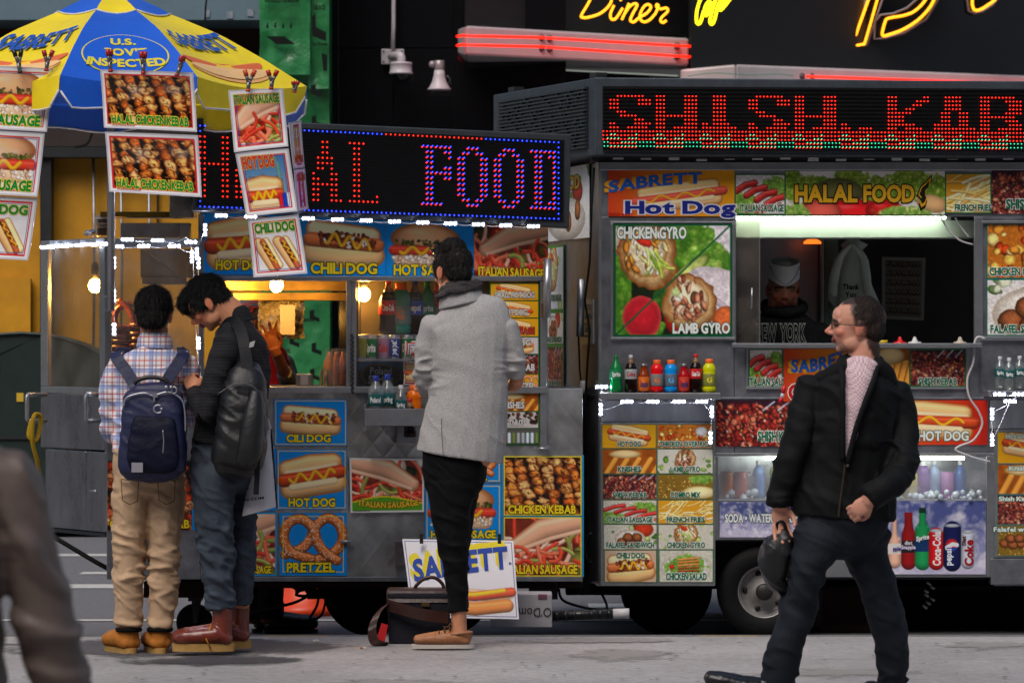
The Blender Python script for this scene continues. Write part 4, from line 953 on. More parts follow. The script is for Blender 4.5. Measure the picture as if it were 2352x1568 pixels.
# narrow menu column
rowsY = [652, 692, 732, 775, 815, 860, 902, 946, 985]
def yellow_dog(im, c='#e9a814'): im.c[:] = im.col(c); f_hotdog(im, cy=.42, L=im.a * .72, rot=.18, r=.22)
col_art = [yellow_dog, yellow_dog, yellow_dog, lambda im: (im.c.__setitem__(slice(None), im.col('#cfc6c4')), f_chili(im, cy=.6, rot=-.15, r=.3, onion=False)), f_meat, lambda im: (im.c.__setitem__(slice(None), im.col('#e0a818')), f_pretzel(im, cx=im.a * .85, s=.4)), f_knishes, lambda im: (im.c.__setitem__(slice(None), im.col('#c8c0bc')), im.blobs(26, 0, 0, im.a, .7, .1, .18, ['#3a2018', '#2a1810', '#54301e'], hl=.2))]
col_txt = ['SMALL HOT DOG', 'HOT DOG', 'HOT SAUSAGE', 'CHILI DOG', 'SHISH KEBAB', 'SOFT PRETZEL', 'KNISHES', 'CHESTNUTS']
for i, (a_, t_) in enumerate(zip(col_art, col_txt)):
    f = (lambda a, t=t_, i=i: [T(t, a * (.5 if i < 6 else .42), (.68 if i not in (3,) else .3), .34, min(a * .84, .34 * len(t) * .62), '#d9d4d2' if i != 2 else '#c02a1a', '#2c4a34')])
    cpanel('menu strip', rq(1128, rowsY[i], 1236, rowsY[i + 1] - 3), a_, f, 40 + i, off=.012, res=.8)
fb(C, 'menu_column_board', M('green_board', '#2f7a34', .5, 0, .1), [(1125, 649, 1239, 1022)], 0, 0, 0, dC, .03, .008)
cpanel('drink strip', rq(1128, 985, 1236, 1018), lambda im: (im.c.__setitem__(slice(None), im.col('#5a5652')), [im.cap([(x, .35), (x, .9)], .12, im.rng.choice(['#b8c8d0', '#a02a1a', '#6a7a3a', '#c0702a', '#9aa0a4']), .5) for x in np.arange(.3, im.a, .32)]), lambda a: [], 49, off=.012)
# LED sign
sgn = MB(); SG = [(452, 271), (1312, 309), (1307, 523), (442, 484)]
sgn.fquad(q4(SG, dC, .14), .2)
SB = sgn.build('led_sign', SIGNF, C, .006)
inn = [(462, 284), (1296, 322), (1292, 509), (452, 476)]
ff = MB(); ff.fquad(q4(inn, dC, .1435), .003)
for i in range(33):
    t = (i + .5) / 33; y0 = 284 + 192 * t; y1 = 322 + 187 * t; ff.fquad(q4([(455, y0 - .6), (1295, y1 - .6), (1295, y1 + .6), (455, y0 + .6)], dC, .150), .006)
ff.build('matrix_face', LEDF, SB)
mr, mbl = MB(), MB()
def ledpos(k, r): x = 1283 - 10.42 * k; y0 = 300 + (x - 702) * .047; y1 = 483.3 + (x - 719) * .0345; return x, y0 + (y1 - y0) * r / 15.
def c0(xpx): return round((1283 - xpx) / 10.42)
Hh = rows(['0-1 5-6'] * 5 + ['0-6'] + ['0-1 5-6'] * 6); Aa = rows(['2-3', '2-3', '2-3', '1-4', '1-4', '1-2 4', '0 4-5', '0-1 4-5', '0-5', '0-1 4-5', '0-1 4-5', '0-1 4-6'])
Ll = rows(['0-3'] + ['1-2'] * 9 + ['1-2 6', '0-6']); Ff = rows(['0-6', '1-2 5-6', '1-2 6', '1-2', '1-2 5-6', '1-6', '1-2 5-6', '1-2', '1-2', '1-2', '1-2', '0-4'])
Oo = rows(['2-4', '1-2 4-5'] + ['0-1 5-6'] * 8 + ['1-2 4-5', '2-4']); Dd = rows(['0-5', '1-2 4-5'] + ['1-2 5'] * 8 + ['1-2 4-5', '0-5'])
for L_, x0 in ((Hh, 459), (Aa, 543), (Ll, 628), (Aa, 720), (Ll, 806)):
    for c_, r in L_: x, y = ledpos(c0(x0) - c_, r + 2); mr.octa(P(x, y, dC(x) - .152), .0047)
for L_, x0 in ((Ff, 975), (Oo, 1057), (Oo, 1140), (Dd, 1221)):
    for c_, r in L_:
        x, y = ledpos(c0(x0) - c_, r + 2); mr.octa(P(x - 1, y + 1, dC(x) - .152), .0046); mbl.octa(P(x + 2.2, y - 2, dC(x) - .152), .0042)
for k in range(80):
    for r in (0, 15):
        x, y = ledpos(k, r); (mr if (r == 0 and 880 < x < 1112) else mbl).octa(P(x, y, dC(x) - .152), .0042)
for r in range(1, 15):
    for k in (0, 79): x, y = ledpos(k, r); mbl.octa(P(x, y, dC(x) - .152), .0042)
mr.build('lit_red_leds', MAT_LED_R, SB, kind='stuff'); mbl.build('lit_blue_leds', MAT_LED_B, SB, kind='stuff')
# lamps of the cart
for x, y, d, nm in ((635, 655, dC(635) + .3, 'window'), (836, 676, dC(836) + .3, 'case'), (218, 656, 19.75, 'end')):
    t = thing('light_bulb', P(x, y - 30, d), {'window': 'round warm light bulb hanging in the open cart window', 'case': 'round warm light bulb glowing behind the bottle case glass', 'end': 'round warm light bulb hanging in the glass pretzel case'}[nm], 'light bulb', 'warm bulbs on the hot dog cart')
    MB().ball(P(x, y, d), .033, 16, 10, 1, 1, 1.1).build('bulb', BULB, t); MB().lathe([(.016, 0), (.02, .03), (.02, .07), (.008, .09)], P(x, y - 14, d), 12).build('socket', DARK, t)
led_string('row of white LED modules under the red and blue sign', [(x, 495 + (x - 508) * .0345, 0) for x in (508, 576, 708, 775, 841, 906, 971, 1035, 1099, 1162, 1225)], dC, off=.16)
led_string('white LED modules strung along the top and posts of the glass pretzel case', [(100, 568, 0, 20.0), (116, 567, 0, 19.95), (148, 565, 0, 19.85), (180, 563, 0, 19.7), (212, 561, 0, 19.55), (245, 560, 0, DN), (262, 603, 1), (262, 679, 1), (262, 756, 1)], dC)
led_string('white LED modules around the front window of the pretzel case', [(270, 566, 0), (330, 565, 0), (400, 565, 0), (452, 582, 1), (456, 604, 1), (456, 788, 1), (456, 856, 1), (438, 556, 0), (362, 552, 0), (292, 550, 0)], dC, off=.07)
led_string('short upright string of white LED modules beside the blue banner', [(471, 528, 1), (441, 590, 1)], dC, off=.06)

# ------------------------------------------------------------------ the halal food truck
K = thing('food_truck', P(1900, 1464, 21.5), 'steel food truck with a red dot matrix roof sign and serving window', 'food truck')
XR = 2720                                            # runs on beyond the right edge of the picture
fb(K, 'front_wall', STEELD, [(1381, 498, 1686, 1046), (1687, 798, 2256, 1046), (2246, 498, XR, 1046), (1381, 1047, 1642, 1345), (2283, 1047, XR, 1345), (1381, 386, XR, 497)], 0, 0, 0, dT, .05)
fb(K, 'top_rail', ALU, [(1378, 372, XR, 391)], 0, 0, 0, dT, .12, .03)
fb(K, 'roof', DARK, [(1360, 360, XR, 371)], 0, 0, 0, dT, 2.1)
fb(K, 'back_wall', M('interior_back_wall', '#2c2a2b', .5, .2, .3, 3), [(1340, 380, XR, 1345)], 0, 0, 0, lambda x: dT(x) + 2.0, .05)
fb(K, 'floor', DARK, [(1381, 1235, 1850, 1243), (1851, 1320, XR, 1330)], 0, 0, 0, lambda x: dT(x) + .05, 1.9)
CNR, BCK = P(1380, 784, 20.5), P(1249, 784, 21.75)
def SP(t, z, out=0.):
    q = CNR.lerp(BCK, t); n = Vector((-(BCK.y - CNR.y), BCK.x - CNR.x, 0)).normalized(); p = q + n * out; return Vector((p.x, p.y, z))
zY = lambda y: HCAM + (CY - y) * 20.5 / F
def sideq(mb, t0, t1, y0, y1, out, th):
    q = [SP(t1, zY(y0), out), SP(t0, zY(y0), out), SP(t0, zY(y1), out), SP(t1, zY(y1), out)]
    b = [SP(t1, zY(y0), out - th), SP(t0, zY(y0), out - th), SP(t0, zY(y1), out - th), SP(t1, zY(y1), out - th)]
    mb.hexa([q[0], q[3], q[2], q[1], b[0], b[3], b[2], b[1]])
mb = MB(); sideq(mb, 0, 1.6, 372, 1345, 0, .04); mb.build('side_wall', STEELD, K, .004)
mb = MB(); sideq(mb, 0, .05, 372, 1345, .012, .03); sideq(mb, .05, 1.6, 905, 910, .006, .02); mb.build('side_trim', ALU, K)
def sidepanel(label, x0, x1, y0, y1, art, texts, seed, out=.012, bg='#ffffff', frame=None):
    tt = lambda x: next(t for t in np.linspace(0, 1.6, 400) if CX + SP(t, 1).x * F / SP(t, 1).y <= x)
    t1, t0 = tt(x0), tt(x1); yy = lambda y, t: HCAM + (CY - y) * SP(t, 0).y / F
    im = Im((t1 - t0) * 560, (y1 - y0), bg, seed, .9); art(im)
    if frame: im.frame(*frame)
    panel('menu_panel', [SP(t1, yy(y0, .7), out), SP(t0, yy(y0, .7), out), SP(t0, yy(y1, .7), out), SP(t1, yy(y1, .7), out)], im, texts(im.a), K, .004, label=label)
def s1(im):
    f_greens(im, 20, 0, .5); im.ell(im.a * .75, .35, .3, .16, '#b8281a', 0, .5); im.ell(im.a * .5, .72, im.a * .42, .3, '#ece4da'); [im.ell(im.a * (.35 + .2 * i), .6 + .15 * (i % 2), .17, .15, '#9a5c30', 0, .8, '#4c2a12', nz=.3) for i in range(3)]; im.grain(30, .2)
LEAF = [(.62, .5), (.7, .3), (.82, .2), (.95, .05), (.92, .25), (.82, .36), (.8, .5), (.84, .62), (.8, .75), (.7, .82), (.66, .7), (.7, .6)]
sidepanel('halal food side poster', 1256, 1358, 389, 553, s1, lambda a: [T('HALAL FOOD', a * .3, .22, .17, a * 1.0, '#e9b41c', '#141410', ow='O')], 60)
sidepanel('green edged menu board', 1256, 1299, 563, 714, lambda im: (f_greens(im, 14), f_gyro(im, im.a * .45, .35, .34, 'chicken')), lambda a: [GT('CHICKEN GYRO BREAD', a * .45, .8, .09, a * .9)], 61, frame=(0, .03, '#2e9a30'))
sidepanel('green edged menu board', 1256, 1299, 715, 792, lambda im: (f_greens(im, 8), im.ell(im.a * .7, .25, .35, .25, '#c8281c'), f_falafel(im, im.a * .45, .5, .4)), lambda a: [GT('FALAFEL SANDWICH', a * .46, .84, .15, a * .9)], 62, frame=(0, .05, '#2e9a30'))
sidepanel('green edged menu board', 1256, 1299, 793, 897, f_meat, lambda a: [GT('SHISH KEBAB', a * .45, .85, .13, a * .85)], 63, frame=(0, .04, '#2e9a30'))
mb = MB(); sideq(mb, .1, .3, 686, 790, .01, .008); mb.build('permit_holder', M('clear_permit_sleeve', '#9aa4a8', .2, 0, .1), K)
ptt = lambda y, h, s, w: dict(txt=s, cx=.5, cy=y, h=h, width=w)
flat_text('permit_print', [ptt(.12, .05, 'MOBILE FOOD', .8), ptt(.2, .04, 'VENDING UNIT PERMIT', .9), ptt(.38, .11, 'CA0042', .8), ptt(.58, .06, 'EXPIRES', .5), ptt(.7, .12, '2016', .5), ptt(.86, .05, 'JAN FEB MAR', .8)], [SP(.3, zY(690), .012), SP(.1, zY(690), .012), SP(.1, zY(785), .012), SP(.3, zY(785), .012)], K, M('teal_print', '#1f5a58', .6, 0, 0))
MB().tube([SP(.08, zY(640), .08), SP(.1, zY(772), .08)], .021, 14).build('gas_strut', ALU, K)
MB().tube([SP(.02, zY(385), .03), SP(.03, zY(480), .04), SP(.03, zY(600), .05), SP(.05, zY(690), .07), SP(.03, zY(760), .05), SP(.08, zY(860), .05), SP(.12, zY(960), .05), SP(.12, zY(1042), .06), SP(.1, zY(1200), .06)], .006).build('power_cable', BLK, K)
MB().tube([SP(.22, zY(770), .05), SP(.2, zY(850), .05), SP(.16, zY(900), .05), SP(.14, zY(990), .05)], .005).build('power_cable', BLK, K)
MB().lathe([(.012, 0), (.02, .02), (.02, .05), (.014, .07)], SP(.14, zY(905), .05), 12).build('cable_plug', WHITEP, K)
fb(K, 'hitch_box', BLK, [(1340, 1046, 1380, 1362)], 0, 0, 0, 20.75, .35)
MB().tube([P(1356 + 12 * math.sin(a), 1258 + 34 * math.cos(a), 20.7) for a in [i * .524 for i in range(12)]], .008, 6, True).build('coupling_ring', DARK, K)
fb(K, 'frame_rail', BLK, [(1300, 1346, 1460, 1366), (1381, 1345, 2720, 1352)], 0, 0, 0, lambda x: dT(x) + .3, .3)
# service window
hood = M('white_hood_enamel', '#d4dccc', .35, .1, .06)
fb(K, 'serving_hood', hood, [(1690, 506, 2238, 546)], 0, 0, 0, lambda x: dT(x) + .16, .3)
for q in ((1684, 498, 1691, 790), (2238, 498, 2258, 790), (1744, 547, 1746, 790)): fb(K, 'window_frame', ALU, [q], 0, 0, 0, dT, .04, .01)
fb(K, 'window_sill', ALU, [(1682, 788, 2256, 798)], 0, 0, 0, dT, .3, .12)
fb(K, 'sliding_glass', CLEARV, [(1691, 506, 1745, 788)], 0, 0, 0, lambda x: dT(x) + .02, .006, bevel=0)
mb = MB(); mb.tube([P(1727, 663, dT(1727)), P(1727, 662, dT(1727) - .03), P(1726, 706, dT(1727) - .03), P(1726, 707, dT(1727))], .006); mb.build('glass_handle', ALU, K)
fb(K, 'inner_partition', M('inner_steel_wall', '#8d868c', .35, .6, .3, 3, .1, 20), [(1686, 500, 1880, 1000)], 0, 0, 0, lambda x: dT(x) + 1.3, .03)
fb(K, 'inner_post', ALU, [(1884, 500, 1892, 1000)], 0, 0, 0, lambda x: dT(x) + 1.25, .05)
fb(K, 'inner_partition', M('inner_green_steel', '#74867a', .3, .7, .4, 3), [(1893, 500, 1925, 1000)], 0, 0, 0, lambda x: dT(x) + 1.28, .03)
fb(K, 'inner_counter', STEELD, [(1686, 800, 2240, 812)], 0, 0, 0, lambda x: dT(x) + .06, .5)
t = thing('fluorescent_lamp', P(1930, 508, dT(1930) + .06), 'lit white fluorescent tube along the top of the truck window', 'lamp')
MB().tube([P(1692, 501, dT(1690) + .08), P(2172, 500, dT(2170) + .08)], .011, 12).build('tube', TUBE, t); MB().fbox(2170, 495, 2184, 505, dT(2170) + .07, .04).build('tube_socket', WHITEP, t)
MB().tube(pxpath([(2160, 498), (2180, 530), (2205, 552), (2235, 562)], lambda x: dT(x) + .05), .005).build('power_cable', WHITEP, K)
MB().tube(pxpath([(2195, 500), (2206, 520), (2226, 545)], lambda x: dT(x) + .05), .005).build('power_cable', WHITEP, K)
# panels of the truck
def tp(label, x0, y0, x1, y1, art, texts, seed, off=.008, bg='#e9e2e0', res=.62, frame=None, **k):
    return cpanel(label, rq(x0, y0, x1, y1), art, texts, seed, d=dT, off=off, bg=bg, res=res, parent=K, frame=frame, **k)
GF = (0, .035, '#1f7a44')
def og(im):
    t = np.clip(im.X / im.a, 0, 1)[..., None]; im.c[:] = im.col('#d8401c') * (1 - t) ** 2 + im.col('#efa214') * (1 - (1 - t) ** 2)
tp('orange hot dog banner', 1397, 389, 1687, 497, lambda im: (og(im), f_hotdog(im, cx=1.5, cy=.55, L=1.9, rot=-.13, r=.17, sau='#d04a3a')), lambda a: [sabrett(1.0, .24, .22, 1.95, (-.09, .0), sdc='#f0a81c', arc=.04, slope=-.1), T('Hot Dog', a * .57, .81, .25, 2.3, '#1c2a86', '#e6e4ee'), T('%100 beef', .26, .95, .05, .5, '#c01c14', None)], 71)
tp('italian sausage picture', 1688, 400, 1804, 493, f_sausages, lambda a: [GT('ITALIAN SAUSAGE', a * .53, .84, .16, a * .86)], 72, frame=GF)
LF = [(2.05, .52), (2.12, .4)]
leaf = lambda x, y, s: [(x + s * (u - .8), y + s * (v - .4)) for u, v in LEAF]
tp('halal food banner', 1805, 393, 2170, 493, f_halal, lambda a: [T('HALAL', .92, .52, .36, 1.4, '#e0a81c', '#10100c', ow='O'), T('FOOD', 2.36, .52, .36, 1.14, '#e0a81c', '#10100c', ow='O')], 73, shapes=[(leaf(3.2, .45, 1.12), '#10100c'), (leaf(3.2, .45, .92), '#e0a81c'), (leaf(3.19, .46, .7), '#181810')])
tp('french fries picture', 2171, 398, 2277, 490, f_fries, lambda a: [GT('FRENCH FRIES', a * .6, .86, .15, a * .78)], 74, frame=GF)
tp('shish kebab picture', 2278, 390, 2460, 491, f_meat, lambda a: [GT('SHISH KEBAB', .98, .78, .2, 1.3)], 75)
def gy(im):
    a = im.a; im.c[:] = im.col('#16240f'); im.ell(a * .85, .1, .4, .3, '#e8dfe6', 0, .1); im.lettuce(a * .58, .2, .24, .34, .3, 3, '#3e7a1a', '#9cc44c'); im.lettuce(a * .5, .62, .2, .2, .3, 13, '#2c5a14', '#7aa83c'); im.lettuce(a * .85, .32, .22, .18, .5, 4, '#4e8a22', '#b8d468'); im.lettuce(.05, .45, .12, .5, 0, 5, '#3e7a1a', '#8ab83c'); im.lettuce(.15, .95, .3, .16, 0, 6, '#3e7a1a', '#8ab83c')
    im.ell(a * .62, .44, .26, .07, '#b8c46a', -.7, .3, '#4a6a20'); im.cap([(a * .98, .5), (a * .6, .95)], .02, '#c8b8c0', .1)
    im.ell(a * .9, .66, .36, .26, '#ddd2d8', .5, .25, nz=.2); im.cap([(a * .7, .55), (a * 1.02, .8)], .03, '#c4b6be', .2); im.ell(a * .95, .85, .12, .12, '#c86030', 0, .5)
    im.cap([(0, .12), (a * .2, .3)], .1, '#c8b8a8', .3); f_gyro(im, a * .29, .29, .28, 'chicken', -.25); im.ell(a * .24, .83, .17, .19, '#c81e2c', 0, .3, '#e04848', nz=.15); im.ell(a * .52, .8, .1, .18, '#c81c1c', 0, .5, hl=.2)
    f_gyro(im, a * .64, .7, .25, 'lamb', -.3)
    im.cap([(0, 1), (a, 0)], .008, '#0e5c38', 0); im.frame(0, .018, '#0e5c38')
tp('chicken and lamb gyro picture', 1410, 514, 1681, 773, gy, lambda a: [WT('CHICKEN GYRO', a * .32, .08, .095, a * .58), WT('LAMB GYRO', a * .74, .925, .085, a * .48)], 76, off=.02, res=.55)
fb(K, 'picture_frame', ALU, [(1402, 508, 1689, 513), (1402, 774, 1689, 780), (1402, 513, 1409, 774), (1682, 513, 1689, 774)], 0, 0, 0, dT, .03, .025)
def rice(im): im.c[:] = im.col('#c8701c'); im.blobs(60, 0, 0, im.a, 1, .05, .13, ['#d8842a', '#a84c14', '#e8a848', '#b8380e', '#e8c070'], .8, .6, hl=.1); im.ell(im.a * .8, .3, .25, .2, '#ece6e0'); im.grain(24, .3)
tp('chicken over rice picture', 2266, 514, 2460, 640, rice, lambda a: [GT('CHICKEN OVER RICE', .68, .87, .13, 1.25)], 77, frame=(0, .02, '#1f7a6a'))
tp('falafel sandwich picture', 2266, 641, 2460, 771, lambda im: (f_greens(im, 30, 0, 1, ('#d8d8c8', '#9ab07a', '#c8ccb0', '#5a7a44')), f_falafel(im, .85, .62, .5)), lambda a: [GT('FALAFEL SANDWICH', .68, .88, .13, 1.22)], 78, frame=(0, .02, '#1f7a6a'))
fb(K, 'picture_frame', ALU, [(2256, 507, 2460, 513), (2252, 772, 2460, 782)], 0, 0, 0, dT, .03, .025)
tp('italian sausage picture', 1720, 801, 1798, 888, f_sausages, lambda a: [GT('ITALIAN SAUSAGE', .62, .87, .19, 1.26)], 79, frame=GF)
tp('orange chicken banner', 1800, 801, 2016, 922, lambda im: (og(im), f_hotdog(im, cx=1.3, cy=.55, L=1.2, r=.16)), lambda a: [sabrett(.75, .27, .22, 1.2, (-.06, .02), sdc='#f0a81c', slope=-.25), T('CHICKEN', .8, .82, .27, 1.4, '#c81a18', '#f0e6e0')], 80, off=.014)
tp('knish picture', 2017, 801, 2088, 882, lambda im: (f_knishes(im), im.ell(.35, .2, .42, .25, '#e8c88c', 0, .3, '#a86a2a')), lambda a: [], 81)
tp('shish kebab picture', 2089, 801, 2218, 888, f_meat, lambda a: [GT('SHISH KEBAB', a * .5, .86, .17, a * .68)], 82, frame=GF)
fb(K, 'poster_frame', ALU, [(1714, 797, 2226, 800), (1714, 889, 1798, 894), (2020, 889, 2226, 894), (1714, 800, 1719, 889), (2219, 800, 2226, 889)], 0, 0, 0, dT, .02, .018)
tp('shish kebab strip', 1645, 919, 1860, 1025, lambda im: f_meat(im, ['#8a2420', '#b04030', '#6a1818', '#c06a50', '#9a3028']), lambda a: [GT('SHISH KEBAB', 1.38, .78, .2, .95)], 83)
def jumbo(im):
    t = np.clip(im.X / im.a, 0, 1)[..., None]; im.c[:] = im.col('#e8701c') * (1 - t) + im.col('#d8281a') * t; f_hotdog(im, cx=1.55, cy=.42, L=2.3, rot=.06, r=.24)
tp('orange hot dog strip', 1961, 919, 2268, 1021, jumbo, lambda a: [WT('JUMBO HOT DOG', 1.6, .8, .2, 1.95)], 84)
fb(K, 'rivet_strip', STEELD, [(1642, 912, 2275, 917)], 0, 0, 0, dT, .02, .01)
# menu grid of the drinks counter
grid = [('HOT DOG', yellow_dog), ('CHICKEN OVER RICE', rice), ('KNISHES', f_knishes), ('LAMB GYRO', lambda im: (f_greens(im, 16), f_gyro(im, im.a * .5, .45, .45))), ('SHISH KEBAB', f_meat), ('COMBO MIX', f_combo), ('ITALIAN SAUSAGE', f_sausages), ('FRENCH FRIES', f_fries), ('FALAFEL SANDWICH', lambda im: (f_greens(im, 20), im.ell(im.a * .75, .2, .4, .3, '#c83a1c'), f_falafel(im, None, .6, .42))), ('CHICKEN GYRO', lambda im: (f_greens(im, 12), f_gyro(im, im.a * .5, .4, .5, 'chicken', .3))), ('CHILI DOG', lambda im: (im.c.__setitem__(slice(None), im.col('#d8b8a0')), f_chili(im, cy=.5, rot=-.1, r=.3))), ('CHICKEN SALAD', f_salad)]
ys = [974, 1031, 1089, 1148, 1204, 1263, 1338]
for i, (t_, a_) in enumerate(grid):
    r, c_ = divmod(i, 2); x0, x1 = (1383, 1507) if c_ == 0 else (1509, 1637)
    k = (r - 2.5) * 1.5; cyy = .82 if t_ not in ('CHILI DOG',) else .16
    w_ = min(.92, .052 * len(t_) + .06)
    cpanel('menu tile', [(x0 + r * .8, ys[r]), (x1 + r * .4, ys[r]), (x1 + r * .4, ys[r + 1] - 2), (x0 + r * .8, ys[r + 1] - 2)], a_, lambda a, t=t_, w=w_, y=cyy: [GT(t, a * .5, y, .2 if y > .5 else .16, a * w)], 90 + i, d=dT, off=.055, bg='#d8d4c4', res=.7, parent=K, frame=(0, .02, '#1f7a34'))
fb(K, 'menu_board', ALU, [(1379, 970, 1643, 1345)], 0, 0, 0, dT, .05, .05)
# drinks shelf with light below
fb(K, 'drinks_shelf', ALU, [(1378, 902, 1655, 917)], 0, 0, 0, dT, .3, .22)
POL = M('polished_backsplash', '#ccd2dc', .34, .55, .3, 9, .2, 14, stretch=(1, 1, .2))
fb(K, 'polished_panel', POL, [(1381, 918, 1643, 969)], 0, 0, 0, dT, .02, .012)
led_string('white LED modules glowing under the soda bottle shelf', [(1382, 888, 0), (1380, 940, 1), (1440, 922, 0), (1500, 922, 0), (1560, 922, 0), (1612, 922, 0), (1635, 945, 1), (1632, 1005, 1)], dT, off=.1)
# ice bin
mb = MB(); mb.fbox(1643, 1046, 2284, 1146, lambda x: dT(x) + .42, .02); mb.build('ice_bin_back', POL, K)
fb(K, 'ice_bin_floor', ALU, [(1643, 1146, 2284, 1151)], 0, 0, 0, dT, .45)
fb(K, 'ice_bin_edge', ALU, [(1643, 1040, 2284, 1047), (1640, 1047, 1650, 1240), (2266, 1047, 2284, 1325)], 0, 0, 0, dT, .03, .02)
def plastic(t, src):
    pass
PLAS = mat_glass('creased_clear_plastic', '#eef2f6', .5, .12, .16, '#dfe4ee')
mb = MB(); mb.add(*[(lambda vs, fs: (vs, fs))(*wob(1651, 2265, 1048, 1148, 20.5, .015, 77, 60, 12))][0], True); mb.build('plastic_curtain', PLAS, K)
fb(K, 'soda_panel_board', ALU, [(1642, 1147, 1860, 1239), (1861, 1147, 2282, 1325)], 0, 0, 0, dT, .04, .004)
tp('soda water panel', 1653, 1152, 1858, 1233, f_mountains, lambda a: [T('SODA \u2022 WATER \u2022 SNAPPLE', 1.28, .46, .22, 2.25, '#f0f4f0', '#1c3a30')], 110, off=.012)
def drinks(im):
    f_mountains(im); a = im.a; u = lambda x: (x - 2012) / 170.; v = lambda y: (y - 1148) / 170.
    def btl(x0, x1, y0, y1, c, lab, nk=.35, capc=None):
        cx, w = (u(x0) + u(x1)) / 2, u(x1) - u(x0); n = w * nk
        im.cap([(cx, v(y0) + n * .6), (cx, v(y0) + .2), (cx, v(y0) + .3), (cx, v(y1) - w * .42)], [n * .5, n * .6, w * .47, w * .5], c, .5, .15)
        if lab: im.rect(cx - w * .49, v(y0) + (v(y1) - v(y0)) * .5, cx + w * .49, v(y0) + (v(y1) - v(y0)) * .72, lab)
        if capc: im.rect(cx - n * .55, v(y0), cx + n * .55, v(y0) + .07, capc)
    btl(2040, 2070, 1190, 1302, '#d8a890', '#e8e0d8'); btl(2070, 2105, 1175, 1305, '#8a1418', '#2a2426', .5, '#9a1a1c'); btl(2102, 2138, 1164, 1306, '#1a8a4c', '#143a6a', .4, '#0e3a24')
    for x0, x1, y0, c in ((2134, 2170, 1212, '#c0141c'), (2168, 2210, 1200, '#141a4c'), (2210, 2241, 1215, '#b8bcc8')):
        im.cap([((u(x0) + u(x1)) / 2, v(y0) + .09), ((u(x0) + u(x1)) / 2, v(1306) - .09)], (u(x1) - u(x0)) * .5, c, .6, .1); im.ell((u(x0) + u(x1)) / 2, v(y0) + .03, (u(x1) - u(x0)) * .42, .025, '#b8bcc4')
    im.ell(u(2188), v(1250), .085, .085, '#c8202c', 0, .2); im.cap([(u(2177), v(1256)), (u(2190), v(1248)), (u(2200), v(1250))], .028, '#f0eef0', 0); im.put((np.hypot(im.X - u(2188), im.Y - v(1250)) < .085) & (im.Y > v(1256)), im.col('#2a4ab0'))
def vt(txt, x, y, h, w, col):                       # upright lettering read bottom to top
    V, Fs = text_geo(txt, 0, 0, h, w, 'h'); return ([(x + b, y - a) for a, b in V], col, Fs)
UV = lambda x, y: ((x - 2012) / 170., (y - 1148) / 170.)
tp('soda bottles panel', 2012, 1150, 2264, 1318, drinks, lambda a: [T('diet', UV(2087, 0)[0], UV(0, 1245)[1], .05, .1, '#d8d0d8', None), T('Snapple', UV(2087, 0)[0], UV(0, 1255)[1], .05, .19, '#d8d0e8', None), T('Sprite', UV(2120, 0)[0], UV(0, 1233)[1], .06, .17, '#f0f4f0', None, slope=-.2), T('pple', UV(2060, 0)[0], UV(0, 1258)[1], .05, .1, '#2a2a8a', None)], 111, off=.012, res=.75,
   shapes=[vt('Coca-Cola', *UV(2153, 1258), .1, .46, '#f4f0f0'), vt('pepsi', *UV(2180, 1278), .08, .22, '#e8ecf4'), vt('Coke', *UV(2228, 1268), .11, .34, '#a81420'), vt('Diet', *UV(2216, 1240), .05, .12, '#5a1a20')])
# right hand column and shelf
for i, (t_, a_, y0, y1) in enumerate((('Hot Dog', yellow_dog, 992, 1064), ('Knish', f_knishes, 1066, 1134), ('Shish Kebab', lambda im: f_meat(im, skew=False), 1136, 1204), ('Falafel w/Rice', lambda im: (f_combo(im), f_falafel(im, .5, .5, .35, False)), 1206, 1276))):
    tp('menu tile', 2291, y0, 2420, y1, a_, lambda a, t=t_: [T(t, a * .36, .13, .14, a * .11 * len(t) * .55, '#e0ece4', '#1f6a5a')], 120 + i, off=.03, frame=(0, .02, '#2a8a80'))
fb(K, 'menu_board', ALU, [(2284, 985, 2440, 1280)], 0, 0, 0, dT, .03, .026)
fb(K, 'side_skirt', STEELD, [(2276, 1282, 2720, 1342)], 0, 0, 0, dT, .1, .03)
fb(K, 'drinks_shelf', ALU, [(2270, 897, 2500, 911)], 0, 0, 0, dT, .3, .22)
fb(K, 'polished_panel', POL, [(2274, 918, 2500, 984)], 0, 0, 0, dT, .02, .014)
led_string('white LED modules around the water bottle shelf at the right edge', [(2296, 905, 0), (2340, 905, 0), (2279, 950, 1), (2279, 1010, 1), (2320, 921, 0)], dT, off=.24)
mb = MB()
for x in (1810, 2160): mb.tube([P(x - 55, 1050, dT(x) + .06), P(x + 55, 1050, dT(x) + .06)], .012, 10)
mb.build('bin_lamp', mat_emit('bin_lamp_tube', '#f4f6e0', 14), K)
# wheels, underside
wheel(K, 1755, 1358, 20.62, .243); wheel(K, 1531, 1352, 20.95, .245, rim=False)
fb(K, 'under_box', M('dark_brown_box', '#2a1815', .7, 0, .3, 10), [(1890, 1345, 2000, 1450)], 0, 0, 0, 21., .5)
fb(K, 'wheel_well', BLK, [(1645, 1241, 1852, 1250)], 0, 0, 0, lambda x: dT(x) + .1, .5)
fb(K, 'under_frame', BLK, [(2040, 1330, 2700, 1440)], 0, 0, 0, 21.3, .4)
mb = MB()
for i in range(7): mb.tube([P(2128 + 9 * math.sin(i * 1.9), 1335 + i * 9, 20.9), P(2138 + 9 * math.sin(i * 1.9), 1343 + i * 9, 20.9)], .008, 6)
mb.build('tow_chain', ALU, K)
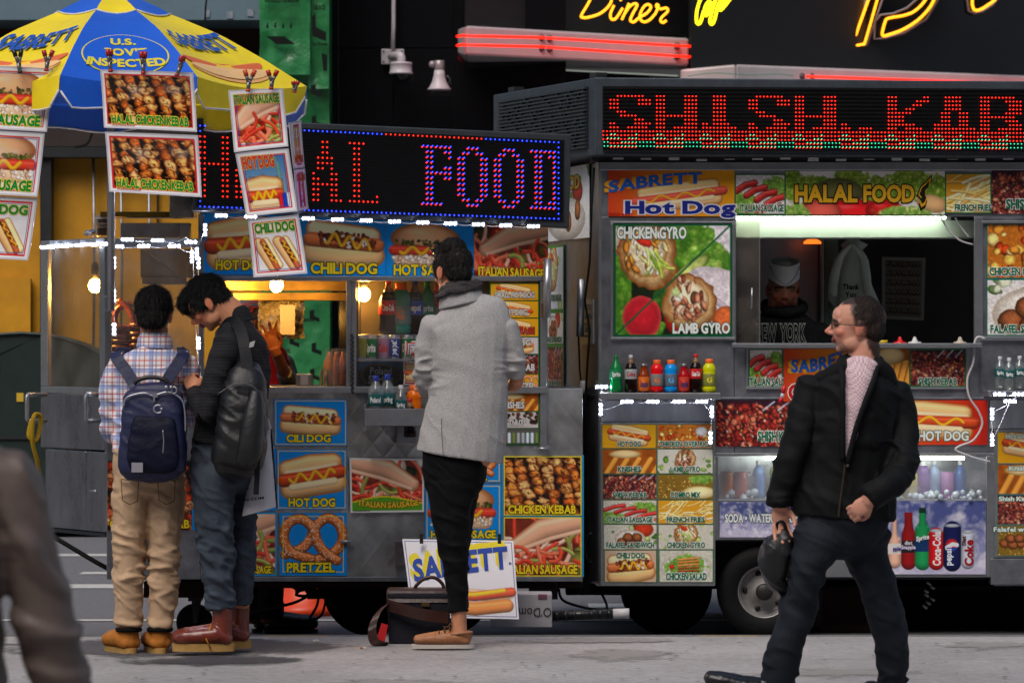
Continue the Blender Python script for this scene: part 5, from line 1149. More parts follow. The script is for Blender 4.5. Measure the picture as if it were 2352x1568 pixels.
# roof sign
TS = [(1366, 178), (2720, 190), (2720, 362), (1366, 357)]
S_ = MB(); S_.fquad(q4(TS, dT, .18), .22)
zt, zb = HCAM + (CY - 178) * 20.3 / F, HCAM + (CY - 357) * 20.3 / F
A0, A1 = P(1366, 784, 20.32), P(1133, 784, 21.75)
def AS(t, z, o=0.):
    q = A0.lerp(A1, t); n = Vector((-(A1.y - A0.y), A1.x - A0.x, 0)).normalized(); return Vector((q.x + n.x * o, q.y + n.y * o, z))
def aq(mb, t0, t1, z0, z1, o, th): mb.hexa([AS(t1, z1, o), AS(t1, z0, o), AS(t0, z0, o), AS(t0, z1, o), AS(t1, z1, o - th), AS(t1, z0, o - th), AS(t0, z0, o - th), AS(t0, z1, o - th)])
aq(S_, 0, 1, zb, zt, 0, .2); SGN = S_.build('led_sign', M('weathered_sign_housing', '#3c444c', .5, .3, .3, 14, .1, 50), K, .006)
m2 = MB(); m2.fquad(q4([(1384, 198), (2700, 207), (2700, 346), (1384, 343)], dT, .184), .004)
for i in range(17): y = 203 + i * 9.; m2.fquad(q4([(1385, y - .8), (2700, y + 5), (2700, y + 6.6), (1385, y + .8)], dT, .196), .012)
m2.build('matrix_face', LEDF, SGN)
m3 = MB(); dz = (zt - zb)
m3.mi = 1; aq(m3, .06, .93, zb + dz * .1, zt - dz * .1, .004, .004); m3.mi = 0
for i in range(17): z = zb + dz * (.12 + .76 * i / 16); aq(m3, .06, .93, z - .004, z + .004, .02, .016)
rr = random.Random(8)
for i in range(150): t = rr.uniform(.08, .9); z = zb + dz * (.12 + .76 * rr.randint(0, 15) / 16); aq(m3, t, t + .008, z + .006, z + .018, .016, .01)
m3.build('side_louvres', [M('louvre_plastic', '#2c343c', .45, .1, .3, 30), LEDF], SGN)
mb = MB()
for t_ in (.02, .82): aq(mb, t_, t_ + .06, zt, zt + .03, -.02, .06)
mb.build('sign_lug', DARK, SGN)
S5 = ['2-9', '0-2 8-11', '0-2 8-11', '0-2', '2-4', '3-7', '7-9', '0-1 7-11', '0-2 5-10']; H5 = ['0-2 8-11'] * 5 + ['0-11'] + ['0-2 8-11'] * 3; I5 = ['3-6'] * 7 + ['0-1 3-7', '0-9']
K5 = ['0-2 10-11', '0-2 8-11', '0-2 7-9', '0-2 5-7', '0-6', '0-4', '0-4', '0-2 3-7', '0-2 5-9']; A5 = ['3-7'] * 4 + ['2-4 7-9'] * 3 + ['0-4 7-9', '0-4 7-11']; B5 = ['0-9', '0-2 7-11', '0-2 8-11', '0-2 8-11', '0-2 7-11', '0-9', '0-2 7-10', '0-2 8-11', '0-2 8-11']; O5 = ['3-8', '0-3 8-11'] + ['0-2 9-11'] * 7
on = set()
for L_, k0 in ((S5, 0), (H5, 13), (I5, 26), (S5, 39), (H5, 52), (K5, 78), (A5, 91), (B5, 104), (O5, 117)): on |= {(c_ + k0, r) for c_, r in rows(L_)}
mr, mg = MB(), MB()
for k in range(-2, 132):
    m = k % 13
    for r in range(14):
        red = (k, r) in on or (r >= 9 and not (r >= 12 and 8 <= m <= 12)) or (r == 8 and m in (0, 1, 2, 5, 6, 7, 8)) or (r == 7 and m in (0, 1))
        grn = (r == 10 and m in (7, 0, 1)) or (r == 11 and m in (5, 6, 7, 12, 0, 1, 2)) or (r == 12 and 3 <= m <= 12) or (r == 13)
        x = 1402.3 + 8.19 * k; y = 220.8 + (x - 1402) * .0045 + 9.0 * r
        if red: mr.octa(P(x, y, dT(x) - .2), .0041 if not grn else .0036)
        if grn: mg.octa(P(x + 2, y - 2.2, dT(x) - .2), .0034)
mr.build('lit_red_leds', MAT_LED_R, SGN, kind='stuff'); mg.build('lit_green_leds', MAT_LED_G, SGN, kind='stuff')
mb = MB(); rr = random.Random(4)
for x in range(1420, 2420, 64): mb.fbox(x - 12, 363 + rr.uniform(-2, 3), x + 12, 368 + rr.uniform(-2, 3), lambda q: dT(q) - .14, .008)
mb.build('light_module', WHITEP, K)
# ------------------------------------------------------------------ umbrella
UD, UX = 18.6, P(255, 0, 18.6).x
RA = [math.radians(a) for a in (-53, -8, 30, 80, 125, 172, 217, 262, 307)]
PROF = [(0.05, 3.066), (.3, 2.985), (.53, 2.889), (.74, 2.772), (.95, 2.64)]
def uprof(v):
    r = .05 + .9 * v
    for (r0, z0), (r1, z1) in zip(PROF, PROF[1:]):
        if r <= r1 + 1e-6: return r, z0 + (z1 - z0) * (r - r0) / (r1 - r0)
    return PROF[-1]
def US(i, u, v, off=0.):
    r, z = uprof(v); a, b = RA[i], RA[i + 1]
    p = Vector((math.sin(a), -math.cos(a), 0)) * r * (1 - u) + Vector((math.sin(b), -math.cos(b), 0)) * r * u
    m = (a + b) / 2; n = Vector((math.sin(m) * .5, -math.cos(m) * .5, .87)); sag = -.035 * 4 * u * (1 - u) * v
    return Vector((UX, UD, z)) + p + n * (off + sag)
def fabric(nm, col):
    return M(nm, col, .4, 0, .12, 4, .8, 7)
UY, UB = fabric('yellow_vinyl', '#e8cf14'), fabric('blue_vinyl', '#1758c8')
PIP = M('white_piping', '#c8c8cc', .5, 0, .05)
U = thing('market_umbrella', (UX, UD, 1.5), 'yellow and blue hot dog stand umbrella with white piped scalloped valance', 'umbrella')
for i in range(8):
    mat = UB if i % 2 == 1 else UY; mb = MB(); nu, nv = 12, 16
    vs = [US(i, a / nu, b / nv) for b in range(nv + 1) for a in range(nu + 1)]
    mb.add(vs, [(b * (nu + 1) + a, b * (nu + 1) + a + 1, (b + 1) * (nu + 1) + a + 1, (b + 1) * (nu + 1) + a) for b in range(nv) for a in range(nu)], True)
    mb.build('canopy_panel', mat, U)
    mb = MB(); vs = []; edge = []
    for a in range(nu + 1):
        u = a / nu; p = US(i, u, 1); m = (RA[i] + RA[i + 1]) / 2; o = Vector((math.sin(m), -math.cos(m), 0))
        dr = .125 * min(1, (1 - abs(2 * u - 1)) * 6 + .25) ** .5 + .012 * math.sin(u * 9 + i)
        for k in range(4): vs.append(p + Vector((0, 0, -dr * k / 3)) + o * (.012 * math.sin(u * 7 + i * 2) * k / 3 + .004))
        edge.append(vs[-1].copy())
    mb.add(vs, [(a * 4 + k, a * 4 + k + 1, a * 4 + k + 5, a * 4 + k + 4) for a in range(nu) for k in range(3)], True)
    f = mb.build('valance_flap', mat, U); MB().tube(edge, .005, 6).build('piping', PIP, f)
    MB().tube([US(i, 0, v / 6, -.012) for v in range(7)], .006, 6).build('rib', ALU, U)
mb = MB(); vs = []; ns = 8
for i in range(8):
    mb = MB(); q = []
    for b in range(5):
        for a in range(5):
            t = b / 4; r = .02 + .27 * t; z = 3.105 - .085 * t - .03 * t * t - .02 * math.sin(a / 4 * math.pi) * t
            an = RA[i] + (RA[i + 1] - RA[i]) * a / 4; q.append(Vector((UX + math.sin(an) * r, UD - math.cos(an) * r, z)))
    mb.add(q, [(b * 5 + a, b * 5 + a + 1, b * 5 + a + 6, b * 5 + a + 5) for b in range(4) for a in range(4)], True)
    cpn = mb.build('vent_flap', UB if i % 2 == 0 else UY, U); MB().tube(q[-5:], .005, 6).build('piping', PIP, cpn)
MB().tube([(UX, UD, 3.1), (UX, UD, 2.3), (UX, UD + .55, 1.9)][:2] + [(UX, UD, 1.585)], .019, 14).build('pole', ALU, U)
MB().lathe([(.035, 0), (.035, .05), (.02, .06)], (UX, UD, 2.62), 14).build('runner_hub', DARK, U)
def uprint(i, texts, shapes):
    vs = []; cs = []; fs = []; lv = .004
    def put(V, Fs, col, lv):
        b = len(vs)
        for x, y in V: vs.append(tuple(US(i, x, y, lv)))
        cs.extend([lin3(col)] * len(V)); fs.extend([tuple(k + b for k in f) for f in Fs])
    for V, col in shapes:
        b = len(V)
        put(list(V) + [(sum(v[0] for v in V) / b, sum(v[1] for v in V) / b)], [(k, (k + 1) % b, b) for k in range(b)], col, lv); lv += .0015
    for t in texts:
        t = dict(t); col, out = t.pop('col'), t.pop('out', None)
        if out: put(*text_geo(**t, style='O'), out, lv)
        put(*text_geo(**t, style='h'), col, lv + .002)
    me = bpy.data.meshes.new('canopy_print'); me.from_pydata(vs, [], fs); set_cols(me, np.array(cs)); link_mesh('canopy_print', me, mat_print(), U)
def uell(cx, cy, rx, ry, n=24, bend=0., rot=0.): return [(cx + rx * math.cos(a) * math.cos(rot) - ry * math.sin(a) * math.sin(rot), cy + ry * math.sin(a) * math.cos(rot) + rx * math.cos(a) * math.sin(rot) + bend * math.cos(a) ** 2) for a in [2 * math.pi * k / n for k in range(n)]]
dogs = lambda cx, cy: [(uell(cx, cy + .055, .4, .05, bend=-.03), '#e0a868'), (uell(cx, cy, .44, .045, bend=-.05), '#d86a3c'), (uell(cx, cy - .008, .36, .018, bend=-.045), '#f0c830'), (uell(cx, cy + .035, .4, .045, bend=-.02), '#e8bc80')]
uprint(0, [dict(txt='SABRETT', cx=.5, cy=.64, h=.13, width=.84, col='#1c4fa8', slope=-.07, arc=-.02)], dogs(.55, .86))
uprint(2, [dict(txt='SABRETT', cx=.5, cy=.63, h=.13, width=.82, col='#1c4fa8', slope=-.02, arc=-.02)], dogs(.45, .86))
ring = lambda r0: uell(.5, .76, .41 * r0, .185 * r0, 36)
uprint(1, [dict(txt='U.S.', cx=.5, cy=.655, h=.055, width=.26, col='#d8c828'), dict(txt="GOV'T", cx=.5, cy=.755, h=.06, width=.44, col='#d8c828'), dict(txt='INSPECTED', cx=.5, cy=.85, h=.06, width=.66, col='#d8c828')], [(ring(1), '#d8c828'), (ring(.965), '#1758c8')])

# ------------------------------------------------------------------ pictures hung from the umbrella in clear sleeves, and their clamps
RED, SLV = '#d8282c', '#c9c6cf'
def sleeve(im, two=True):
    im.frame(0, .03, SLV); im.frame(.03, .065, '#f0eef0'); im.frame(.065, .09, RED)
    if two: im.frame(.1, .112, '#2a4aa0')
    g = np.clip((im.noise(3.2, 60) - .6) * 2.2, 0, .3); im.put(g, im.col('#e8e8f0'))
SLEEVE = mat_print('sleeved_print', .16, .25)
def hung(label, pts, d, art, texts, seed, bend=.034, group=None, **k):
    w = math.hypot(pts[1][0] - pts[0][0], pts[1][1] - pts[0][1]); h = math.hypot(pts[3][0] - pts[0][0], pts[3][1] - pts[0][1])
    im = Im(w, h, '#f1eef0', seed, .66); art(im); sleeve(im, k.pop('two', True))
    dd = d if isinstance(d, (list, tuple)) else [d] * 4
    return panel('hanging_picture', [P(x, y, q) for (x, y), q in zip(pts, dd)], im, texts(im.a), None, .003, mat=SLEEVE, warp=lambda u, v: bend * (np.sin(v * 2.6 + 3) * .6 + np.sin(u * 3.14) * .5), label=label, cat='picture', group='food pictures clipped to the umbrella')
hs_ = lambda im: f_hotsausage(im, cy=.4, w=im.a * .42)
hung('topmost left hanging picture of a sausage bun, cut by the photo edge', [(-92, 148), (122, 158), (107, 303), (-98, 292)], 17.75, hs_, lambda a: [OT('HOT SAUSAGE', a * .5, .84, .15, a * .82)], 201)
hung('second hanging picture of a sausage bun below the topmost left one', [(-98, 296), (103, 306), (85, 452), (-108, 442)], 17.77, hs_, lambda a: [OT('HOT SAUSAGE', a * .5, .84, .15, a * .82)], 202)
def two_dogs(im):
    a = im.a
    for x in (.3, .68):
        im.cap([(a * (x - .14), .42), (a * (x + .1), .84)], .1, BUN, .5, .05, CRUST); im.cap([(a * (x + .0), .4), (a * (x + .2), .82)], .07, '#f0d8a0', .4, 0, CRUST); im.cap([(a * (x - .06), .4), (a * (x + .16), .86)], .05, '#b85a34', .5)
        for k in range(26): t = im.rng.random(); im.ell(a * (x - .07 + .2 * t) + im.rng.uniform(-.04, .04), .4 + .38 * t, .022, .018, im.rng.choice(['#7a3418', '#5c2410', '#94482a']), 0, .7)
        im.cap([(a * (x - .06 + .2 * t) + .03 * math.sin(t * 22), .42 + .36 * t) for t in np.linspace(0, 1, 14)], .012, '#ecb424', .2)
hung('lowest left hanging picture of chili dogs, cut by the photo edge', [(-110, 446), (87, 456), (63, 598), (-118, 588)], 17.8, two_dogs, lambda a: [OT('CHILI DOG', a * .55, .2, .14, a * .7)], 203)
hung('upper of two hanging pictures of grilled chicken skewers', [(230, 160), (444, 167), (452, 303), (238, 293)], 17.62, f_kebab, lambda a: [OT('HALAL CHICKEN KEBAB', a * .5, .84, .14, a * .82), T('ASTORIA PRINTING 718-267-1261', .34, .945, .02, .4, '#b04030', None)], 204, two=False)
hung('lower of two hanging pictures of grilled chicken skewers', [(241, 303), (455, 311), (463, 453), (250, 440)], 17.64, f_kebab, lambda a: [OT('HALAL CHICKEN KEBAB', a * .5, .84, .14, a * .82), T('ASTORIA PRINTING 718-267-1261', .34, .945, .02, .4, '#b04030', None)], 204, two=False)
hung('hanging picture of an italian sausage sandwich with peppers', [(524, 208), (650, 203), (662, 336), (537, 350)], 17.9, lambda im: f_italian(im, 1, .05), lambda a: [OT('ITALIAN SAUSAGE', a * .5, .16, .14, a * .82)], 206)
def skyline(im):
    a = im.a; im.rect(0, 0, a, 1, '#3a7ab8', '#a8c0d0')
    for i in range(12): x = a * i / 12; im.rect(x, .5 - im.rng.random() * .16, x + a * .06, .8, im.rng.choice(['#6a7a94', '#54687f', '#8092a8']))
    im.cap([(a * .75, .22), (a * .76, .75)], .025, '#6a9a90', .3); im.cap([(a * .75, .3), (a * .72, .12)], .012, '#6a9a90', .3); f_hotdog(im, cx=a * .42, cy=.68, L=a * .55, rot=0, r=.17)
    for x, c in ((.72, '#c8202a'), (.8, '#1c3aa8'), (.88, '#d8e4e8')): im.cap([(a * x, .72), (a * x, .9)], .035, c, .5)
hung('hanging picture of a hot dog before a city skyline', [(540, 352), (663, 341), (683, 485), (565, 498)], 17.92, skyline, lambda a: [T('HOT DOG', a * .4, .17, .17, a * .58, '#d83a24', '#e8b43a')], 207)
hung('lowest right hanging picture with a pair of chili dogs', [(569, 505), (686, 493), (706, 628), (582, 637)], 17.95, two_dogs, lambda a: [OT('CHILI DOG', a * .5, .17, .15, a * .76)], 208)
hung('edge-on hanging picture turned away behind the skyline picture', [(664, 282), (692, 276), (701, 385), (676, 388)], [18.15, 18.4, 18.4, 18.15], lambda im: f_hotdog(im), lambda a: [T('HOT DOG', a * .5, .8, .14, a * .7, '#d83a24', '#e8b43a')], 209, bend=.004)
hung('lower edge-on hanging picture turned away beside the red lit sign', [(676, 390), (701, 387), (710, 480), (685, 486)], [18.15, 18.4, 18.4, 18.15], lambda im: f_hotdog(im, sau='#a82818'), lambda a: [T('ITALIAN', a * .5, .2, .14, a * .7, '#d83a24', '#e8b43a')], 210, bend=.004)
CLR, CLG, CLK = M('red_vinyl_grip', '#a81414', .4, 0, .1), M('clamp_steel', '#7a7876', .35, .7, .2, 30), M('black_vinyl_grip', '#161616', .4, 0, .1)
def clamp(label, x, y, d, lean, spread=10, h=46, grip=CLR):
    t = thing('spring_clamp', P(x, y + h / 2, d), label, 'clamp', 'clamps on the umbrella edge')
    for sg, dz in ((-1, -.012), (1, .012)):
        top = (x + lean + sg * spread, y - h / 2); mid = (x + lean * .3 + sg * 1.5, y + h * .05); bot = (x - lean * .5, y + h / 2)
        mb = MB(); mb.tube([P(*mid, d + dz * .3), P(*bot, d - .002 * sg)], .0085, 6); mb.tube([P(*mid, d + dz * .3), P((mid[0] + top[0]) / 2, (mid[1] + top[1]) / 2, d + dz)], .0085, 6); mb.build('jaw', CLG, t)
        MB().tube([P((mid[0] + top[0]) / 2, (mid[1] + top[1]) / 2, d + dz), P(*top, d + dz)], .0105, 8).build('grip', grip, t); mb = MB(); mb.tube([P(bot[0], bot[1] - h * .12, d - .002 * sg), P(*bot, d - .002 * sg)], .0105, 8); mb.build('grip', grip, t)
    MB().tube([P(x + 3 * math.cos(a), y + 3 * math.sin(a), d - .012 + .024 * k / 15) for k, a in enumerate([i * 1.2 for i in range(16)])], .0025, 5).build('spring', CLG, t)
clamp('black gripped clamp on the topmost left sausage picture', 44, 142, 17.7, -4, 9, 54, CLK)
clamp('dark red clamp at the right corner of the topmost left picture', 108, 140, 17.7, 3, 11, 48)
clamp('red clamp on the left corner of the upper skewer picture', 253, 140, 17.58, -2, 4, 52)
clamp('red clamp at the middle of the upper skewer picture', 329, 145, 17.58, 0, 5, 52)
clamp('slanting single red clamp on the right of the upper skewer picture', 411, 152, 17.58, 9, 3, 46)
clamp('orange tipped clamp above the italian sausage hanging picture', 571, 186, 17.86, 3, 12, 50, M('orange_vinyl_grip', '#c8421a', .4, 0, .1))
clamp('red clamp right of the orange one on the umbrella edge', 624, 184, 17.86, 2, 11, 44)
clamp('small red clamp peeking over the far right umbrella edge', 677, 200, 18.3, 2, 6, 26)

# ------------------------------------------------------------------ bottles and cans
def gloss(name, col, tr=.0, rough=.12):
    m = M(name, col, rough, 0, 0); b = m.node_tree.nodes['Principled BSDF']; b.inputs['Transmission Weight'].default_value = tr; b.inputs['IOR'].default_value = 1.33; return m
COLA = gloss('cola', '#180a06'); PET = mat_glass('clear_bottle_plastic', '#f2f8f6', .5, .06, .14, '#dfe8ea'); GRNB = gloss('green_bottle', '#12a050', .45); SILV = M('can_aluminium', '#b4b6ba', .28, .9, .1, 30)
def caplab(nm, c): return M(nm, c, .4, 0, .03)
def drink(kind, x, yb, yt, d, label, liquid, cap_c=None, lab=None, txt=None, tcol='#f4f2f0', group=None, vert=False, tw=1.3):
    base = P(x, yb, d); H = (yb - yt) * d / F
    t = thing({'can': 'drink_can'}.get(kind, 'drink_bottle'), base, label, 'can' if kind == 'can' else 'bottle', group)
    pr = {'soda': [(.12, 0), (.165, .015), (.17, .1), (.152, .28), (.165, .38), (.168, .6), (.14, .7), (.07, .83), (.05, .88), (.05, .93)],
          'sport': [(.16, 0), (.2, .02), (.205, .14), (.19, .18), (.2, .25), (.2, .56), (.185, .6), (.2, .66), (.19, .76), (.13, .85), (.1, .88)],
          'glass': [(.17, 0), (.2, .015), (.205, .55), (.17, .66), (.12, .78), (.105, .9), (.11, .92)],
          'water': [(.13, 0), (.165, .02), (.165, .2), (.15, .3), (.165, .4), (.165, .6), (.14, .74), (.06, .86), (.055, .9)],
          'can': [(.2, 0), (.27, .04), (.275, .06), (.275, .88), (.235, .97), (.235, 1.), (.22, .985), (.01, .985)]}[kind]
    R = max(p[0] for p in pr) * H
    MB().lathe([(r * H, h * H) for r, h in pr], base, 20).build('can_body' if kind == 'can' else 'bottle_body', liquid, t)
    if cap_c is not None:
        ch = pr[-1][1]; cr = pr[-1][0] * 1.12
        mb = MB(); mb.lathe([(cr * H, (ch - .015) * H), (cr * 1.05 * H, ch * H), (cr * 1.05 * H, .985 * H), (cr * .9 * H, H)], base, 18); mb.build('bottle_cap', cap_c, t)
        if kind == 'soda' and liquid is not GRNB: MB().lathe([(r * H * 1.01, h * H) for r, h in [(.1, .775), (.07, .832), (.052, .885), (.052, .91)]], base, 18).build('bottle_neck', gloss('clear_neck', '#8a6a50'), t)
    if lab:
        h0, h1 = {'soda': (.36, .62), 'sport': (.2, .56), 'glass': (.06, .54), 'water': (.38, .62), 'can': (.08, .86)}[kind]
        rr_ = R * 1.012
        lo = MB().lathe([(rr_ * .99, h0 * H), (rr_, h0 * H + .001), (rr_, h1 * H - .001), (rr_ * .99, h1 * H)], base, 24).build('label_wrap', lab, t)
        if txt:
            hh = (h1 - h0) * H; V, Fs = text_geo(txt, 0, 0, hh * (.42 if not vert else .3), (R * tw if not vert else hh * .8), 'h')
            if vert: V = [(y, -x) for x, y in V]
            vs = [base + Vector((math.sin(a / rr_) * rr_ * 1.02, -math.cos(a / rr_) * rr_ * 1.02, h0 * H + hh * .5 - b)) for a, b in V]
            MB().add(vs, Fs).build('label_print', M('label_ink_' + tcol[1:], tcol, .5, 0, 0), lo)
    return t
cr_, co_, cg_, cw_, cb_ = caplab('red_cap', '#c8161a'), caplab('orange_cap', '#e8641a'), caplab('green_cap', '#127a3a'), caplab('white_cap', '#c4c8cc'), caplab('blue_cap', '#1a3a9a')
lr, lw, lg = M('red_label', '#c2161c', .4, 0, .03), M('silver_label', '#b8bcc0', .35, .3, .05), M('blue_green_label', '#145a5c', .4, 0, .1)
G1 = 'bottles on the truck drinks shelf'
d0 = lambda x: dT(x) - .11
drink('soda', 1415, 901, 815, d0(1415), 'green soda bottle with green cap, first on the truck shelf', GRNB, cg_, M('soda_green_label', '#0c7a4a', .4, 0, .1), 'Sprite', group=G1)
drink('soda', 1449, 901, 815, d0(1449), 'diet cola bottle with white cap and silver label on the shelf', COLA, cw_, lw, 'Coke', '#b0141c', group=G1)
drink('glass', 1479, 901, 835, d0(1479), 'short amber tea bottle with orange label on the shelf', gloss('amber_tea', '#8a3208'), M('metal_cap', '#8a8488', .35, .7, .1), M('orange_label', '#d86a1c', .45, 0, .35, 40), 'Snapple', '#2a2460', group=G1)
drink('sport', 1509, 901, 826, d0(1509), 'bright red sports drink with orange cap on the shelf', gloss('red_drink', '#e0141a'), co_, M('grey_label', '#7a7a7c', .45, 0, .2, 30), 'G', '#e87a1a', group=G1, tw=.7)
drink('sport', 1541, 901, 826, d0(1541), 'bright blue sports drink with orange cap on the shelf', gloss('blue_drink', '#0a8ee0'), co_, M('blue_grey_label', '#5a6878', .45, 0, .2, 30), 'G', '#58b4f0', group=G1, tw=.7)
drink('glass', 1571, 901, 835, d0(1571), 'short red juice bottle between blue sports drink and cola', gloss('red_juice', '#a80c12'), M('metal_cap', '#8a8488', .35, .7, .1), M('apple_label', '#c83a24', .45, 0, .35, 40), 'Snapple', '#2a2460', group=G1)
drink('soda', 1598, 901, 813, d0(1598), 'cola bottle with red cap and red label on the shelf', COLA, cr_, lr, 'Coca-Cola', group=G1)
drink('sport', 1629, 901, 824, d0(1629), 'yellow green sports drink with orange cap, last on the shelf', gloss('yellow_drink', '#c8cc10'), co_, M('olive_label', '#7c8034', .45, 0, .2, 30), 'G', '#e8d83a', group=G1, tw=.7)
G2 = 'water bottles on the right truck shelf'
for x, yb, yt, dd, s in ((2297, 893, 818, -.06, 'rear left'), (2318, 897, 821, -.14, 'front'), (2342, 893, 817, -.06, 'rear right')):
    drink('water', x, yb, yt, dT(x) + dd, s + ' clear water bottle with white cap on the right truck shelf', PET, cw_, lg, 'Spring', group=G2)
G3 = 'bottles in the lit cart case'
dk = lambda x: dC(x) + .2
drink('soda', 892, 768, 642, dk(892), 'cola bottle with red label nearest the bulb in the cart case', COLA, cr_, lr, 'Coca-Cola', group=G3)
drink('sport', 921, 768, 650, dk(921), 'teal sports drink with orange cap in the cart case', gloss('teal_drink', '#0a8a78'), co_, M('grey_teal_label', '#6a8480', .45, 0, .2, 30), 'G', '#e86a1a', group=G3, tw=.6)
drink('soda', 953, 768, 643, dk(953), 'dark cola bottle with blue cap and blue label in the case', COLA, cb_, M('blue_label', '#1c4ab8', .4, 0, .05), 'pepsi', group=G3)
drink('soda', 982, 768, 645, dk(982), 'green soda bottle in the cart case behind the grey coat', GRNB, cg_, M('soda_green_label', '#0c7a4a', .4, 0, .1), 'Sprite', group=G3)
drink('sport', 1011, 768, 652, dk(1011), 'red sports drink at the right of the case, partly hidden', gloss('red_drink', '#e0141a'), co_, M('grey_label', '#7a7a7c', .45, 0, .2, 30), group=G3)
G4 = 'cans on the lower case shelf'
for x, lab, c, tx, tc, vt_ in ((829, 'olive and yellow can at the left end of the case shelf', '#8a8a24', None, '#ffffff', 0), (852, 'green and blue soda can on the lower case shelf', '#0e7a44', 'Sprite', '#f0f4f0', 0), (880, 'white and purple cola can on the lower case shelf', '#a87aa0', 'Coke', '#c01420', 0), (905, 'blue soda can with upright lettering on the case shelf', '#16389a', 'pepsi', '#e0e8f4', 1), (935, 'first of two green ginger ale cans', '#1c7a42', 'CANADA', '#e8c8c0', 0), (963, 'second green ginger ale can beside the grey coat', '#1c7a42', 'CANADA', '#e8c8c0', 0)):
    drink('can', x, 824, 770, dC(x) + .13, lab, SILV, None, M('can_print_' + c[1:], c, .3, .5, .1, 20), tx, tc, group=G4, vert=bool(vt_), tw=1.5)
G5 = 'bottles in the cart front tray'
dt_ = lambda x: dC(x) - .1
drink('water', 863, 974, 862, dt_(863), 'large water bottle with blue cap at the left of the tray', PET, cb_, lg, 'Poland', group=G5)
drink('water', 890, 974, 859, dt_(890) + .06, 'large water bottle with blue cap behind the other', PET, cb_, lg, 'Spring', group=G5)
drink('water', 921, 974, 884, dt_(921), 'smaller water bottle with white cap in the tray', PET, cw_, lg, 'Spring', group=G5)
drink('sport', 951, 974, 884, dt_(951) + .06, 'orange sports drink in the cart tray', gloss('orange_drink', '#e06a0c'), co_, None, group=G5)
drink('soda', 942, 1004, 915, dC(942) - .16, 'cola bottle with red cap low in front of the tray', COLA, cr_, lr, 'Coca-Cola', group=G5)
G6 = 'chilled drinks behind the plastic of the ice bin'
for i, (x, k_, c) in enumerate(((1668, 'can', '#c86a2a'), (1700, 'can', '#b84a3a'), (1742, 'water', '#6a8ac8'), (1785, 'sport', '#8a9a1c'), (1830, 'can', '#4a7a4a'), (2092, 'can', '#b8a85a'), (2118, 'sport', '#7a5a9a'), (2146, 'water', '#8a9ac0'), (2176, 'can', '#a87ab0'), (2206, 'water', '#4a6ab0'))):
    drink(k_, x, 1145, 1145 - (62 if k_ == 'can' else 88), dT(x) + .2, ['rust orange can at the left end of the ice bin', 'red can second in the ice bin', 'pale blue bottle in the ice bin', 'lime green bottle in the ice bin left of the walking man', 'dull green can in the ice bin', 'straw coloured can in the ice bin right of the walking man', 'purple bottle in the ice bin', 'grey blue water bottle in the ice bin', 'mauve can in the ice bin', 'deep blue water bottle at the right of the ice bin'][i], gloss('chilled_' + c[1:], c), cw_ if k_ != 'can' else None, None, group=G6)
I_ = MB(); rr = random.Random(2)
for i in range(120): I_.ball(P(rr.uniform(1660, 2255), rr.uniform(1128, 1147), 20.6 + rr.uniform(.08, .35)), rr.uniform(.012, .026), 5, 3)
tag(I_.build('crushed_ice', M('wet_ice', '#c8d4e0', .15, 0, .1)), 'crushed ice heaped in the drinks bin', 'ice', kind='stuff')
# sauce nozzles on the sill
for x, c, lab in ((2028, '#c8a818', 'yellow capped sauce bottle behind the truck sill'), (2067, '#c8141a', 'red nozzled sauce bottle behind the truck sill'), (2101, '#c4c4c4', 'first white nozzled sauce bottle behind the truck sill'), (2205, '#b8aa9c', 'beige nozzled sauce bottle at the right end of the sill')):
    b = P(x, 800, dT(x) + .1); s = .032; t = thing('sauce_bottle', b, lab, 'sauce bottle', 'sauce bottles on the truck sill'); m = M('squeeze_' + c[1:], c, .35, 0, .05)
    MB().lathe([(s * .9, 0), (s, .004), (s, .018), (s * .8, .022)], b, 16).build('bottle_body', m, t); MB().lathe([(s * 1.15, .022), (s * 1.1, .034), (s * .5, .038), (s * .22, .06), (s * .15, .062)] if x != 2028 else [(s * .8, .022), (s * .8, .042), (s * .7, .044)], b, 16).build('nozzle', m, t)

# ------------------------------------------------------------------ things in and on the cart and truck
def crumple(c, sx, sy, sz, seed, n=28, k=18, amp=.45, f=5.):
    mb = MB(); mb.ball(c, 1, n, k, sx, sy, sz); A = np.array(mb.v); d = A - np.array(c)
    r = fbm(d[:, 0] / sx * f * .3, d[:, 1] / sx * f * .3, d[:, 2] / sx * f * .3, seed, 3); mb.v = [tuple(v) for v in np.array(c) + d * (1 + amp * (r[:, None] - .5) * 2)]; mb.sm = [False] * len(mb.f); return mb
FOIL = M('crumpled_foil', '#c8c6c2', .22, 1., .1, 10, .5, 30)
tag(crumple(P(213, 536, 19.7), .045, .035, .02, 5).build('foil_ball', FOIL), 'crumpled silver foil lying on top of the pretzel case', 'foil')
t = thing('coffee_cup', P(237, 541, 19.6), 'dark brown paper coffee cup with white lid on the pretzel case', 'cup')
b = P(237, 541, 19.6); MB().lathe([(.026, 0), (.027, .003), (.036, .082), (.037, .084)], b, 20).build('cup_body', M('brown_paper_cup', '#3c2620', .5, 0, .1), t); MB().lathe([(.039, .082), (.04, .09), (.034, .094), (.033, .102), (.03, .103)], b, 20).build('lid', M('cream_lid', '#c8b8a8', .4, 0, .05), t)
mb = MB()
for s, zz in (("DUNKIN'", .058), ('DONUTS', .042)):
    V, Fs = text_geo(s, 0, 0, .009, .04, 'h'); mb.add([b + Vector((math.sin(a / .034) * .0352, -math.cos(a / .034) * .0352, zz - y)) for a, y in V], Fs)
mb.build('cup_print', M('cup_ink', '#c8b49c', .6, 0, 0), t)
PZ = M('glazed_pretzel', '#7a3410', .25, 0, .35, 18, .1, 60, coat=.5)
